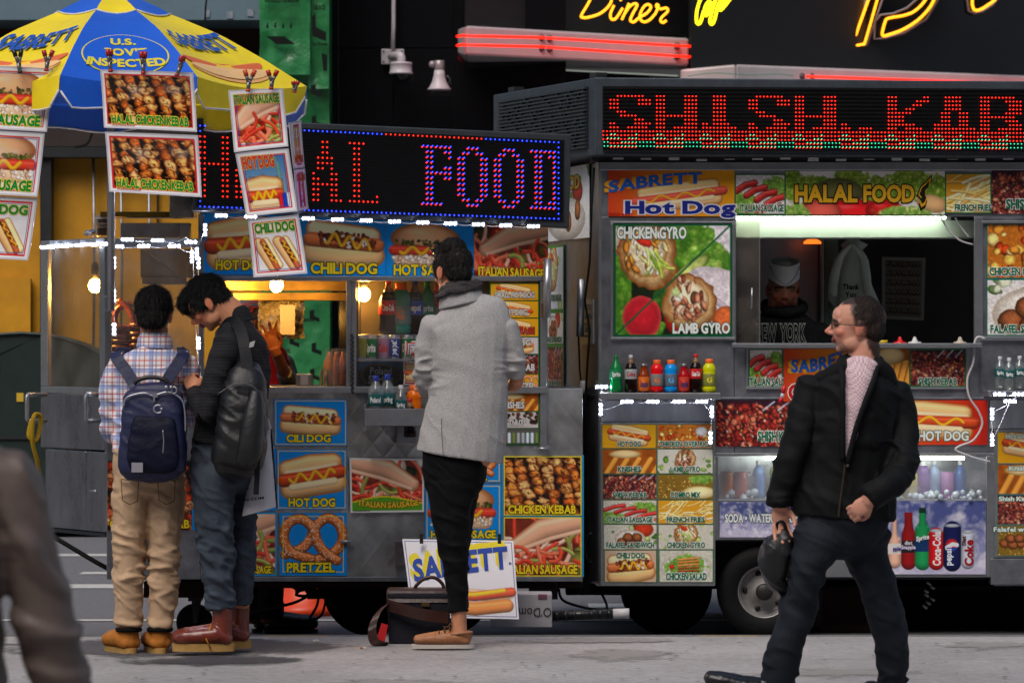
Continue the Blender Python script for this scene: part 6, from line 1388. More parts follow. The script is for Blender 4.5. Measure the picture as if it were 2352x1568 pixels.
for i, (x, y, tl) in enumerate(((298, 800, 0), (300, 786, 0), (297, 771, .1), (299, 757, -.1), (308, 728, 1.25))):
    c = P(x, y, 19.68 + .02 * i); mb = MB(); pts = [(-.01, .07), (-.075, .05), (-.1, 0), (-.085, -.055), (-.04, -.07), (0, -.03), (.012, .01), (.035, .05), (.08, .085)]
    def tr(q, z=0.): v = Vector((q[0], q[1], z)); v.rotate(Matrix.Rotation(tl, 3, 'X')); return c + v
    mb.tube(smooth_path([tr(q) for q in pts], 5), .017, 10); mb.tube(smooth_path([tr((-q[0], q[1]), .012) for q in pts], 5), .017, 10)
    tag(mb.build('soft_pretzel', PZ), ['lowest soft pretzel in the pile in the glass case', 'second soft pretzel up in the pile', 'third soft pretzel up in the pile', 'fourth soft pretzel up, near the top of the pile', 'soft pretzel standing upright on top of the pile'][i], 'pretzel', 'pretzels in the glass case')
fb(C, 'pretzel_stand', STEELD, [(268, 812, 330, 889)], 0, 0, 0, 19.62, .25)
# boards and papers inside the case
im = Im(112, 66, '#2c5a8a', 301, .8); im.c[:] = im.col('#3a78b4'); im.rect(0, .55, im.a, 1, '#1c3a2c'); im.blobs(30, 0, .4, im.a, .8, .06, .14, ['#14301c', '#1c4426']); im.ell(im.a * .5, .58, im.a * .42, .42, '#12181c', 0, .1, '#8a6a34')
tag(panel('water_carton', q4([(819, 823), (930, 826), (930, 888), (819, 888)], lambda x: dC(x) + .2), im, [T('Poland', im.a * .5, .42, .24, im.a * .44, '#c8ccc8', '#0c1010'), T('Spring', im.a * .5, .74, .28, im.a * .5, '#c8ccc8', '#0c1010')], None, .15), 'blue carton of bottled water with a dark emblem inside the cart case', 'carton')
im = Im(70, 108, '#e6dedb', 302, .8); im.frame(.03, .07, '#c8341c'); im.frame(.09, .11, '#3a5a9a'); f_hotdog(im, cy=.7, L=im.a * .8, r=.12, rot=0)
tag(panel('paper_poster', q4([(930, 782), (996, 784), (994, 887), (926, 884)], lambda x: dC(x) + .1), im, [T('HOT', im.a * .5, .3, .26, im.a * .6, '#c8341c', None)], None, .003, warp=lambda u, v: .01 * np.sin(v * 9)), 'creased white paper poster with red letters inside the cart case', 'poster')
mb = MB()
for i in range(3):
    for j in range(2): mb.lathe([(.03, 0), (.033, .02), (.033, .1), (.028, .13), (.012, .16), (.012, .175)], P(758 + i * 15, 886, dC(770) + .3 + j * .07), 12)
b = mb.build('bottle_pack', M('orange_pack', '#8a4a24', .3, 0, .5, 22)); tag(b, 'shrink wrapped pack of orange drinks on the cart counter', 'bottle pack')
b2 = MB(); b2.add(*wob(746, 796, 800, 886, dC(770) + .25, .05, 12, 8, 8), True); b2.build('shrink_wrap', PLAS, b)
t = thing('napkin_dispenser', P(700, 889, dC(700) + .2), 'steel napkin dispenser standing on the cart counter', 'dispenser')
MB().fbox(680, 858, 716, 889, dC(700) + .2, .1).build('case', STEEL, t, .006); MB().fbox(690, 862, 708, 884, dC(700) + .198, .01).build('napkins', M('paper_white', '#d4cec8', .8, 0, .05), t)
MB().tube([P(738, 889, 20.0), P(738, 850, 20.0), P(748, 848, 20.0), P(750, 889, 20.0)], .008).build('rack', STEEL, t)
# truck interior
BAGM = M('thin_white_bag', '#dbe4d6', .45, 0, .12, 4, .3, 14)
t = thing('carrier_bag', P(1960, 705, dT(1960) + .9), 'white plastic thank you bag knotted and hung inside the truck', 'plastic bag')
mb = MB(); pr = [(1958, 550, 12), (1962, 562, 26), (1955, 580, 16), (1958, 600, 34), (1955, 640, 44), (1962, 690, 52), (1968, 725, 54), (1968, 740, 40)]
vs = []; n = 28
for y_i, (x, y, r) in enumerate(pr):
    for j in range(n):
        a = 2 * math.pi * j / n; q = r * (1 + .16 * math.sin(5 * a + y_i) + .1 * math.sin(9 * a + 2 * y_i)); c = P(x, y, dT(1960) + .9); vs.append(c + Vector((q * math.cos(a), q * .5 * math.sin(a), 0)) * (21.5 / F))
mb.add(vs, [(i * n + j, i * n + (j + 1) % n, (i + 1) * n + (j + 1) % n, (i + 1) * n + j) for i in range(len(pr) - 1) for j in range(n)], True); mb.build('bag_body', BAGM, t)
for sg in (-1, 1): mb = MB(); mb.tube(pxpath([(1956, 560), (1956 + sg * 26, 590), (1956 + sg * (40 if sg < 0 else 34), 640), (1956 + sg * (44 if sg < 0 else 40), 680)], dT(1960) + .78, 4), [.008, .012, .016, .018, .02, .024, .024, .026, .026, .022, .024, .026, .02], 8); mb.build('bag_handle', BAGM, t)
flat_text('bag_print', [dict(txt='Thank', cx=.5, cy=.3, h=.26, width=.9), dict(txt='You', cx=.5, cy=.7, h=.26, width=.6)], quad(1934, 645, 1974, 690, dT(1960) + .73), t, M('black_print', '#0c120e'))
def arab(im):
    im.c[:] = im.col('#6a6058'); im.grain(3, .2); im.frame(0, .05, '#8a8684')
    for r in range(6):
        y = .1 + .15 * r; x = .06
        while x < im.a - .1:
            im.cap([(x, y + .03 * math.sin(x * 40)), (x + .03, y + .05), (x + .07, y + .02 + im.rng.uniform(-.02, .02))], .008, '#1c1814', 0); im.cap([(x + .02, y - .03), (x + .05, y - .02)], .005, '#1c1814', 0); x += .06
im = Im(100, 145, '#6a6058', 303, .9); arab(im)
tag(panel('paper_notice', q4([(2026, 590), (2126, 592), (2122, 736), (2026, 732)], lambda x: dT(x) + 1.6), im, [], None, .002), 'paper sheet of handwritten script lines on the dark truck wall', 'notice')
tag(MB().lathe([(.05, 0), (.048, .012), (.02, .03)], P(1866, 560, dT(1866) + 1.1), 16).build('heat_lamp', mat_emit('orange_heat_lamp', '#e8641a', 1.2)), 'small glowing orange lamp above the vendor in the truck', 'lamp')
t = tag(MB().tube(pxpath([(2262, 778), (2246, 774), (2238, 790), (2236, 830), (2222, 870), (2226, 910), (2248, 945), (2256, 975), (2236, 1010), (2204, 1024), (2196, 1034), (2230, 1048), (2274, 1060)], lambda x: dT(x) - .06), .006, 8).build('white_cable', M('white_cable_skin', '#c4c0c4', .4, 0, .04)), 'white cable looping down beside the truck window', 'cable')
t = thing('marker_pen', P(1792, 925, 20.5), 'red marker pen hanging at the edge of the orange truck banner', 'marker')
MB().tube([P(1802, 885, 20.5), P(1798, 903, 20.5)], .011, 10).build('pen_cap', cr_, t); MB().tube([P(1798, 903, 20.5), P(1796, 912, 20.5)], .01, 10).build('pen_label', cw_, t); MB().tube([P(1796, 912, 20.5), P(1790, 925, 20.5)], .01, 10).build('pen_barrel', cr_, t)

# ------------------------------------------------------------------ on the ground
t = thing('traffic_barrel', P(715, 1408, 22.4), 'orange plastic traffic barrel seen under the cart', 'barrel')
OR = M('orange_plastic', '#e04414', .4, 0, .12, 8); b = Vector((P(704, 0, 22.4).x, 22.4, -.12)); MB().lathe([(.19, .0), (.19, .05), (.155, .055), (.15, .17), (.145, .175), (.14, .3), (.135, .32), (.12, .62), (.05, .66)], b, 28).build('barrel_body', OR, t); MB().lathe([(.1505, .09), (.1495, .17)], b, 28).build('reflective_band', M('pale_orange_band', '#e8784a', .3), t)
mb = MB(); rr = random.Random(6)
for i in range(7): mb.tube(pxpath([(rr.uniform(672, 760), rr.uniform(1336, 1372), 19.9 + rr.uniform(0, .2)) for _ in range(5)], 20, 5), .009, 6)
mb.tube(pxpath([(735, 1350, 19.9), (728, 1390, 19.9), (712, 1420, 19.95), (738, 1412, 20.), (750, 1370, 20.)], 20), .007, 6); mb.tube(pxpath([(715, 1362, 19.9), (670, 1385, 19.8), (560, 1408, 19.7)], 20), .008, 6)
tag(mb.build('rope_tangle', BLK), 'tangled black bungee ropes dangling under the cart', 'rope')
tag(MB().tube(pxpath([(60, 1195, 19.9), (146, 1246, 19.8), (220, 1290, 19.7), (262, 1312, 19.7)], 20), .012, 8).build('tow_cable', BLK), 'thick black cable slanting down behind the boys at left', 'cable')
tag(MB().tube(pxpath([(72, 966, 19.25), (66, 1000, 19.2), (84, 1010, 19.22), (94, 960, 19.25), (78, 955, 19.2), (74, 1010, 19.2), (86, 1060, 19.25), (90, 1090, 19.3)], 19), .011, 8).build('yellow_rope', M('yellow_rope_fibre', '#a8881c', .8, 0, .25, 60)), 'yellow rope wound on the cart push handle', 'rope')
# leaning sign
def sab(im): im.frame(.02, .032, '#2a3a8a'); im.ell(im.a * .6, .7, im.a * .36, .075, '#e8c8a0', .05, .3); im.cap([(im.a * .3, .7), (im.a * .6, .725), (im.a * .95, .66)], .06, '#c84a24', .6, .12); im.cap([(im.a * .33, .68), (im.a * .6, .7), (im.a * .88, .64)], .025, '#f0c820', .2); im.cap([(im.a * .3, .86), (im.a * .6, .88), (im.a * .9, .83)], .085, '#d8823c', .6, .1)
im = Im(254, 180, '#efe9ea', 304, .62); sab(im)
t = thing('leaning_sign', P(1060, 1424, 19.35), 'white hot dog sign with blue and yellow lettering leaning on the cart', 'sign')
panel('sign_board', [P(924, 1237, 19.5), P(1179, 1241, 19.55), P(1192, 1421, 19.25), P(947, 1416, 19.2)], im, [sabrett(im.a * .5, .3, .26, im.a * .86, (-.04, -.07), col='#1c44a4', sdc='#f0d81c', arc=.02, slope=-.16), T('\u00ae', im.a * .955, .3, .03, .03, '#2a3a8a', None)], t, .006)
for x in (968, 1147): MB().fbox(x - 4, 1226, x + 4, 1248, 19.42, .03).build('hook', DARK, t)
t = thing('cardboard_box', P(1196, 1441, 19.6), 'white box with upside down handwriting under the cart hitch', 'box')
MB().fbox(1126, 1364, 1268, 1440, 19.62, .25).build('box_body', M('white_card', '#a8a4a8', .7, 0, .1), t, .004); flat_text('hand_print', dict(txt="O'Dom", cx=.5, cy=.5, h=.5, width=.95), [P(1268, 1425, 19.62), P(1190, 1425, 19.62), P(1190, 1385, 19.62), P(1268, 1385, 19.62)], t, M('brown_ink', '#3a2a2a', .7, 0, 0), 'r'); MB().fbox(1236, 1364, 1256, 1374, 19.615, .004).build('flag_print', M('flag_print', '#7a4a5a', .6, 0, .3, 60), t)
t = thing('taped_pipe', P(1350, 1424, 19.9), 'black taped pipe with white end lying under the carts', 'pipe')
mb = MB(); mb.tube([P(1267, 1414, 19.9), P(1408, 1409, 19.9)], .025, 14); [mb.tube([P(1275 + i * 20, 1414 - i * .7, 19.9), P(1283 + i * 20, 1413.6 - i * .7, 19.9)], .0262, 14) for i in range(7)]; mb.build('taped_length', M('black_tape', '#141416', .35, 0, .2, 20), t); MB().tube([P(1408, 1409, 19.9), P(1432, 1408, 19.9), P(1445, 1408, 19.9)], [.027, .026, .027], 14).build('pipe_end', WHITEP, t)
tag(MB().tube(pxpath([(1380, 1358, 20.6), (1390, 1400, 20.4), (1300, 1382, 20.3), (1283, 1352, 20.2)][::-1], 20), .007, 8).build('loop_cable', BLK), 'black cable looping down between cart and truck', 'cable')
tag(crumple(P(727, 1472, 18.85), .015, .012, .01, 9, 14, 9).build('crumpled_paper', M('paper_white', '#d4cec8', .8, 0, .05)), 'small crumpled white paper lying on the pavement', 'litter')
t = thing('cigarette_butt', P(827, 1492, 18.3), 'cigarette butt lying near the brown boots', 'litter'); cb = Vector((P(827, 0, 18.35).x, 18.35, .006)); MB().tube([cb, cb + Vector((.014, .002, 0))], .004, 8).build('filter', M('cork_filter', '#a8622c', .8), t); MB().tube([cb + Vector((.014, .002, 0)), cb + Vector((.03, .004, 0))], .004, 8).build('paper_stub', M('paper_white', '#d4cec8', .8, 0, .05), t)
# briefcase
t = thing('briefcase', P(955, 1483, 18.62), 'dark navy briefcase with brown leather flap standing by the grey coat', 'briefcase')
NAVY = M('navy_canvas', '#12121c', .7, 0, .2, 40, .2, 120); LEA = M('brown_leather', '#3a221e', .35, 0, .3, 12, .2, 40)
MB().fquad([P(889, 1362, 18.72), P(1032, 1362, 18.72), P(1034, 1481, 18.67), P(893, 1481, 18.67)], .13).build('case_body', NAVY, t, .012)
MB().fquad([P(887, 1352, 18.75), P(1034, 1352, 18.75), P(1034, 1384, 18.70), P(888, 1384, 18.70)], .16).build('flap', LEA, t, .012)
MB().tube(pxpath([(952, 1356), (956, 1344), (975, 1328), (998, 1326), (1016, 1340), (1020, 1356)], 18.82), .009, 10).build('handle', LEA, t)
mb = MB(); pp = pxpath([(888, 1388, 18.67), (960, 1408, 18.62), (1030, 1418, 18.64)], 18.62, 5); w = Vector((0, 0, .028)); vs = [q + w * s for q in pp for s in (1, -1)]; mb.add(vs + [v + Vector((0, .006, 0)) for v in vs], [(2 * i, 2 * i + 1, 2 * i + 3, 2 * i + 2) for i in range(len(pp) - 1)]); mb.build('shoulder_strap', LEA, t)
mb = MB(); pp = pxpath([(886, 1388, 18.67), (866, 1410, 18.57), (855, 1440, 18.52), (858, 1468, 18.52), (872, 1478, 18.52), (890, 1480, 18.57)], 18.62, 5); vs = [q + Vector((.02, 0, .012)) * s for q in pp for s in (1, -1)]; mb.add(vs, [(2 * i, 2 * i + 1, 2 * i + 3, 2 * i + 2) for i in range(len(pp) - 1)], True); mb.build('shoulder_strap', LEA, t)
MB().fquad([P(876, 1430, 18.52), P(891, 1434, 18.52), P(884, 1473, 18.52), P(865, 1467, 18.52)], .004).build('luggage_tag', M('red_tag', '#b8141c', .4, 0, .05), t)
MB().fbox(968, 1384, 986, 1392, 18.68, .02).build('clasp', M('antique_brass', '#6a5030', .4, .7, .2), t)
# ------------------------------------------------------------------ figures: limbs are lofted, then fused into one skin
def limb(mb, pts, d, n=20, sub=4, sq=2.0, cap=True):
    """pts: (x, y, r [, depth offset m [, half depth m]]) in picture units at distance d"""
    k = len(pts); A = []
    for p in pts:
        x, y, r = p[:3]; yo = p[3] if len(p) > 3 else 0.; s = d / F; ry = p[4] if len(p) > 4 and p[4] else r * s
        q = P(x, y, d) + Vector((0, yo, 0)); A.append(np.array([q.x, q.y, q.z, r * s, ry]))
    B = []
    for i in range(k - 1):
        a, b, c, e = A[max(i - 1, 0)], A[i], A[i + 1], A[min(i + 2, k - 1)]
        for j in range(sub):
            t = j / sub; B.append(.5 * (2 * b + (c - a) * t + (2 * a - 5 * b + 4 * c - e) * t * t + (3 * b - a - 3 * c + e) * t ** 3))
    B.append(A[-1]); return loft(mb, B, n, sq, cap)
def loft(mb, B, n=18, sq=2.0, cap=True):
    B = [np.array(b, float) for b in B]
    if cap:
        f0, f1 = B[0], B[-1]; t0 = f0[:3] - B[1][:3]; t0 /= np.linalg.norm(t0) + 1e-9; t1 = f1[:3] - B[-2][:3]; t1 /= np.linalg.norm(t1) + 1e-9
        def dome(b, t, fr): m = min(b[3], b[4]) * .6; return np.concatenate([b[:3] + t * m * math.sin(fr), b[3:] * max(.04, math.cos(fr))])
        B = [dome(f0, t0, a) for a in (1.5, 1.1, .6)] + B + ([dome(f1, t1, a) for a in (.6, 1.1, 1.5)] if cap is True else [])
    vs = []; fs = []; m = len(B)
    for i, b in enumerate(B):
        t = Vector(B[min(i + 1, m - 1)][:3] - B[max(i - 1, 0)][:3])
        if t.length < 1e-7: t = Vector((0, 0, 1))
        t.normalize(); Yv = Vector((0, 1, 0)) if abs(t.y) < .8 else Vector((0, 0, 1))
        n2 = (Yv - t * Yv.dot(t)).normalized(); n1 = n2.cross(t).normalized()
        if n1.x < 0: n1 = -n1
        for j in range(n):
            a = 2 * math.pi * j / n; c, s = math.cos(a), math.sin(a)
            if sq != 2: c = math.copysign(abs(c) ** (2 / sq), c); s = math.copysign(abs(s) ** (2 / sq), s)
            vs.append(Vector(b[:3]) + n1 * c * b[3] + n2 * s * b[4])
    for i in range(m - 1):
        for j in range(n): fs.append((i * n + j, i * n + (j + 1) % n, (i + 1) * n + (j + 1) % n, (i + 1) * n + j))
    fs += [tuple(range(n - 1, -1, -1)), tuple((m - 1) * n + j for j in range(n))]
    mb.add(vs, fs, True); return mb
def fuse(mb, voxel=.006, smooth=4):
    me = bpy.data.meshes.new('tmp'); me.from_pydata(mb.v, [], mb.f)
    bm = bmesh.new(); bm.from_mesh(me); bmesh.ops.recalc_face_normals(bm, faces=bm.faces); bm.to_mesh(me); bm.free()
    o = bpy.data.objects.new('tmp', me); S2.collection.objects.link(o)
    r = o.modifiers.new('r', 'REMESH'); r.mode = 'VOXEL'; r.voxel_size = voxel
    if smooth: s = o.modifiers.new('s', 'SMOOTH'); s.factor = .5; s.iterations = smooth
    out = evaluate([o])[0]; bpy.data.objects.remove(o); bpy.data.meshes.remove(me); out.materials.clear(); return out
def coords(me):
    n = len(me.vertices); co = np.empty(n * 3); me.vertices.foreach_get('co', co); no = np.empty(n * 3); me.vertices.foreach_get('normal', no); return co.reshape(-1, 3), no.reshape(-1, 3)
def push(me, amt):
    co, no = coords(me); me.vertices.foreach_set('co', (co + no * amt[:, None]).astype(np.float32).ravel()); me.update()
def px_of(co): return CX + co[:, 0] * F / co[:, 1], CY - (co[:, 2] - HCAM) * F / co[:, 1]
def folds(me, amp=.006, f=(9, 16), seed=1, zones=(), tilt=1.1, base=.6):
    """cloth folds: ridged noise, stronger in the zones (x, y, radius in picture units, strength, freq z)"""
    co, no = coords(me); x, y = px_of(co)
    def ridge(fx, fz, s): w_ = fbm(co[:, 0] * 4, co[:, 1] * 4, co[:, 2] * 4, s + 40, 2) * 1.6; return 1.25 * np.clip(1 - np.abs(2 * fbm(co[:, 0] * fx + co[:, 2] * tilt * fx + w_, co[:, 1] * fx + w_, co[:, 2] * fz + w_, s, 2) - 1) * 3.4, -.5, 1)
    amp = amp * 1.25
    a = .8 * amp * base * (ridge(f[0] * 1.3, f[1] * 1.3, seed) - .4)
    for i, (zx, zy, zr, st, fz) in enumerate(zones):
        w = 1.15 * np.exp(-((x - zx) ** 2 + (y - zy) ** 2) / zr ** 2); a = a + amp * st * w * (ridge(f[0] * (.9 if i % 2 else -.9), fz * .6, seed + 5 + i) - .3)
    push(me, np.clip(a, -.005, .016))
SKIN = None
def skin_mat():
    global SKIN
    if SKIN: return SKIN
    m = bpy.data.materials.new('skin'); SKIN = m; m.use_nodes = True; t = m.node_tree; b = t.nodes['Principled BSDF']
    a = t.nodes.new('ShaderNodeAttribute'); a.attribute_name = 'Col'
    tc = t.nodes.new('ShaderNodeTexCoord'); n = t.nodes.new('ShaderNodeTexNoise'); n.inputs['Scale'].default_value = 30; n.inputs['Detail'].default_value = 4; t.links.new(tc.outputs['Object'], n.inputs['Vector'])
    mr = t.nodes.new('ShaderNodeMapRange'); mr.inputs[3].default_value = .82; mr.inputs[4].default_value = 1.12; t.links.new(n.outputs['Fac'], mr.inputs[0])
    x = t.nodes.new('ShaderNodeMix'); x.data_type = 'RGBA'; x.blend_type = 'MULTIPLY'; x.inputs[0].default_value = 1; t.links.new(a.outputs['Color'], x.inputs[6]); t.links.new(mr.outputs[0], x.inputs[7])
    t.links.new(x.outputs[2], b.inputs['Base Color']); b.inputs['Roughness'].default_value = .5; b.inputs['Specular IOR Level'].default_value = .3; b.inputs['Subsurface Weight'].default_value = .08; b.inputs['Subsurface Radius'].default_value = (.01, .004, .002)
    return m
def head_frame(c, d, H, yaw, pitch=0., roll=0.):
    """yaw 0 = facing away from the viewer, 90 = facing left, 180 = facing the viewer; pitch > 0 looks down"""
    R = Matrix.Rotation(math.radians(yaw), 3, 'Z') @ Matrix.Rotation(math.radians(roll), 3, 'Y') @ Matrix.Rotation(math.radians(-pitch), 3, 'X'); o = P(c[0], c[1], d); s = H * d / F
    return lambda x, y, z: o + (R @ Vector((x, y, z))) * s
def ellp(mb, fr, c, r, n=18, k=12, rot=None):
    vs = []; fs = []
    for i in range(k + 1):
        a = math.pi * i / k
        for j in range(n):
            b = 2 * math.pi * j / n; v = Vector((r[0] * math.sin(a) * math.cos(b), r[1] * math.sin(a) * math.sin(b), r[2] * math.cos(a)))
            if rot: v.rotate(rot)
            vs.append(fr(c[0] + v.x, c[1] + v.y, c[2] + v.z))
    for i in range(k):
        for j in range(n): fs.append((i * n + j, (i + 1) * n + j, (i + 1) * n + (j + 1) % n, i * n + (j + 1) % n))
    mb.add(vs, fs, True)
def htube(mb, fr, pts, r, s): mb.tube([fr(*p) for p in pts], [q * s for q in r] if isinstance(r, (list, tuple)) else r * s, 10)
def head(mb, fr, s, long=1., nose=1., chin=1.):
    L = long
    ellp(mb, fr, (0, -.06 * L, .12), (.335, .42 * L, .37)); ellp(mb, fr, (0, .12 * L, -.1), (.275, .27, .36)); ellp(mb, fr, (0, .13 * L, -.3), (.21, .21, .17)); ellp(mb, fr, (0, .26 * L * chin, -.39), (.09, .085, .08))
    ellp(mb, fr, (0, .27 * L, .17), (.22, .11, .16))
    htube(mb, fr, [(0, .35 * L, .06), (0, .4 * L, -.02), (0, .40 * L + .075 * nose, -.115)], [.03, .042, .055], s)
    for g in (-1, 1):
        ellp(mb, fr, (g * .045, .39 * L, -.125), (.038, .05, .035)); ellp(mb, fr, (g * .17, .235 * L, -.1), (.11, .11, .1))
        htube(mb, fr, [(g * .04, .36 * L, .075), (g * .13, .345 * L, .095), (g * .23, .25 * L, .06)], .034, s)
        ellp(mb, fr, (g * .345, -.06, -.06), (.03, .085, .13), rot=Matrix.Rotation(.25, 3, 'X') @ Matrix.Rotation(g * -.3, 3, 'Z')); ellp(mb, fr, (g * .335, -.02, -.15), (.03, .045, .05))
        ellp(mb, fr, (g * .2, .08, -.3), (.09, .16, .13))
    htube(mb, fr, [(-.1, .335 * L, -.235), (-.03, .375 * L, -.222), (.03, .375 * L, -.222), (.1, .335 * L, -.235)], [.018, .032, .032, .018], s)
    htube(mb, fr, [(-.09, .33 * L, -.265), (0, .37 * L, -.272), (.09, .33 * L, -.265)], [.018, .036, .018], s)
def face_cols(me, fr, s, skin, lip='#8a4038', brow='#1c1410', stub=None, long=1., eyes=True, scalp=None):
    co, no = coords(me); n = len(co); base = lin(Im(8, 8).col(skin)); C_ = np.tile(base, (n, 1))
    def near(p, r): q = np.array(fr(*p)); return np.clip(1 - np.linalg.norm(co - q, axis=1) / (r * s), 0, 1)[:, None]
    def mix(w, c, k=1.): nonlocal C_; w = np.clip(w * k, 0, 1); C_ = C_ * (1 - w) + lin(Im(8, 8).col(c)) * w
    if stub: mix(near((0, .25 * long, -.34), .3), stub, 1.2)
    red = (np.array(base) * np.array([1.15, .72, .68]))
    for p, r in (((0, .47 * long, -.1), .13), ((.2, .28, -.12), .16), ((-.2, .28, -.12), .16), ((.36, -.06, -.05), .16), ((-.36, -.06, -.05), .16)):
        w = np.clip(near(p, r) * 1.1, 0, .75); C_ = C_ * (1 - w) + red * w
    for x in np.linspace(-.09, .09, 7): mix(near((x, .385 * long - abs(x) * .3, -.225), .05), lip, 2.2); mix(near((x * .9, .38 * long - abs(x) * .3, -.272), .05), lip, 2.2)
    for x in np.linspace(-.1, .1, 9): mix(near((x, .37 * long - abs(x) * .3, -.248), .022), '#3a1814', 2.2)
    for g in (-1, 1):
        for x in np.linspace(.05, .22, 8): mix(near((g * x, .375 * long - max(0, x - .13) * .9, .105 - max(0, x - .15) * .4), .045), brow, 1.8)
        if eyes:
            for x in np.linspace(.09, .19, 6): mix(near((g * x, .33 * long - max(0, x - .12) * .6, .005), .04), '#2a1812', 1.6)
        mix(near((g * .04, .415 * long, -.165), .035), '#3a1a14', 1.4)
    if scalp:                                     # short hair darkens the skin it grows from
        o_ = np.array(fr(0, 0, 0)); ax = [np.array(fr(*e)) - o_ for e in ((1, 0, 0), (0, 1, 0), (0, 0, 1))]; l = [(co - o_) @ v / (v @ v) for v in ax]
        nz = fbm(co[:, 0] * 160, co[:, 1] * 160, co[:, 2] * 90, 7, 2) - .5; w = np.clip(scalp[1](*l) / .05 + .5 + nz * 1.1, 0, 1)[:, None] * (np.linalg.norm(co - o_, axis=1) < s * .8)[:, None]
        C_ = C_ * (1 - w * .95) + lin(Im(8, 8).col(scalp[0])) * w * .95
    set_cols(me, np.clip(C_, 0, 1))
def hand(mb, fr, s, side=1, curl=.5, spread=.12):
    """palm + five fingers; frame: +z along the fingers, +y palm normal, units of hand length"""
    ellp(mb, fr, (0, 0, .22), (.21, .085, .27)); htube(mb, fr, [(0, 0, -.12), (0, 0, .1)], [.13, .15], s)
    for i, (x, L, r) in enumerate(((-.16, .42, .046), (-.055, .5, .05), (.055, .47, .048), (.155, .36, .042))):
        p = [(x, 0, .4)]; a = 0.
        for j in range(3):
            a += curl * (.8 + .25 * j); q = p[-1]; l = L * (.45, .32, .26)[j]; p.append((q[0] + x * spread, q[1] + l * math.sin(a), q[2] + l * math.cos(a)))
        htube(mb, fr, p, [r * 1.1, r, r * .92, r * .75], s)
    htube(mb, fr, [(side * .12, .03, .08), (side * .24, .08, .24), (side * .25, .14 + .1 * curl, .38), (side * .21, .2 + .12 * curl, .48)], [.075, .06, .052, .038], s)
def vframe(o, zdir, ydir, s):
    z = Vector(zdir).normalized(); y = Vector(ydir); y = (y - z * y.dot(z)).normalized(); x = y.cross(z)
    return lambda a, b, c: Vector(o) + (x * a + y * b + z * c) * s
def shrink(pts, f=.72): return [tuple([p[0], p[1], p[2] * f] + ([p[3]] if len(p) > 3 else []) + ([p[4] * f] if len(p) > 4 and p[4] else [])) for p in pts]
HAIRM = {}
def hair_mat(col):
    if col in HAIRM: return HAIRM[col]
    m = M('hair_' + col[1:], col, .62, 0, .6, 60, .9, 170, stretch=(1, 1, .3)); m.node_tree.nodes['Principled BSDF'].inputs['Specular IOR Level'].default_value = .3; HAIRM[col] = m; return m
def hair(parent, mb, col, voxel=.0045, amp=.008, f=70, seed=1, smooth=2, name='hair', st=(1, 1, .35), strands=6500, slen=.024):
    me = fuse(mb, voxel, smooth); co, no = coords(me); n = fbm(co[:, 0] * f * st[0], co[:, 1] * f * st[1], co[:, 2] * f * st[2], seed, 3); n2 = fbm(co[:, 0] * f * 3, co[:, 1] * f * 3, co[:, 2] * f * .8, seed + 3, 2); push(me, amp * (n - .5) * 1.6 + amp * .7 * (n2 - .5) * 2)
    # loose strands lying over the mass
    co, no = coords(me); rg = np.random.RandomState(seed); k = rg.choice(len(co), min(len(co), strands), replace=False); p = co[k]; n = no[k]
    ctr = co.mean(0); flow = p - (ctr + np.array([0, 0, .09])); flow += np.array([0, 0, -.05]); flow += rg.normal(0, .025, flow.shape); t = flow - n * (flow * n).sum(1, keepdims=True); t /= np.linalg.norm(t, axis=1, keepdims=True) + 1e-9
    L_ = (slen * rg.uniform(.6, 1.3, len(k)))[:, None]; sd_ = np.cross(n, t) * .0011; a = p - n * .002; b = p + t * L_ * .55 + n * L_ * .22; c = p + t * L_ + n * L_ * (.16 + .38 * rg.rand(len(k)))[:, None]
    base = len(co); vs = np.concatenate([co, a - sd_, a + sd_, b + sd_ * .8, b - sd_ * .8, c]); m_ = len(k); i = np.arange(m_) + base
    fs = [tuple(q.vertices) for q in me.polygons] + np.stack([i, i + m_, i + 2 * m_, i + 3 * m_], 1).tolist() + np.stack([i + 3 * m_, i + 2 * m_, i + 4 * m_], 1).tolist()
    me2 = bpy.data.meshes.new(name); me2.from_pydata(vs.tolist(), [], fs); bpy.data.meshes.remove(me)
    return link_mesh(name, me2, hair_mat(col), parent, smooth=True)
def person(label, limbs, d, loc, fr, s, skin, extra=(), voxel=.0048, group=None, **fc):
    """one continuous body under the clothes; returns the top-level object"""
    mb = MB()
    for l in limbs: limb(mb, shrink(l), d)
    for l in extra:
        if callable(l): l(mb)
        else: limb(mb, l, d)
    me = fuse(mb, voxel, 3)
    face_cols(me, fr, s, skin, **fc)
    o = link_mesh('person', me, skin_mat(), None, origin=Vector(loc), smooth=True)
    return tag(o, label, 'person', group)
def garment(parent, name, limbs, d, mat, voxel=.006, smooth=4, fold=None, sq=2.0, label=None, extra=(), dome=()):
    if name in ('trousers', 'jeans'): dome = (0,)
    mb = MB()
    for k_, l in enumerate(limbs): limb(mb, l, d, sq=sq, cap=True if (k_ in dome) else 'start')
    for e in extra: e(mb)
    me = fuse(mb, voxel, smooth)
    if fold: folds(me, **fold)
    o = link_mesh(name, me, mat, parent, smooth=True)
    if label: o['label'] = label
    return o
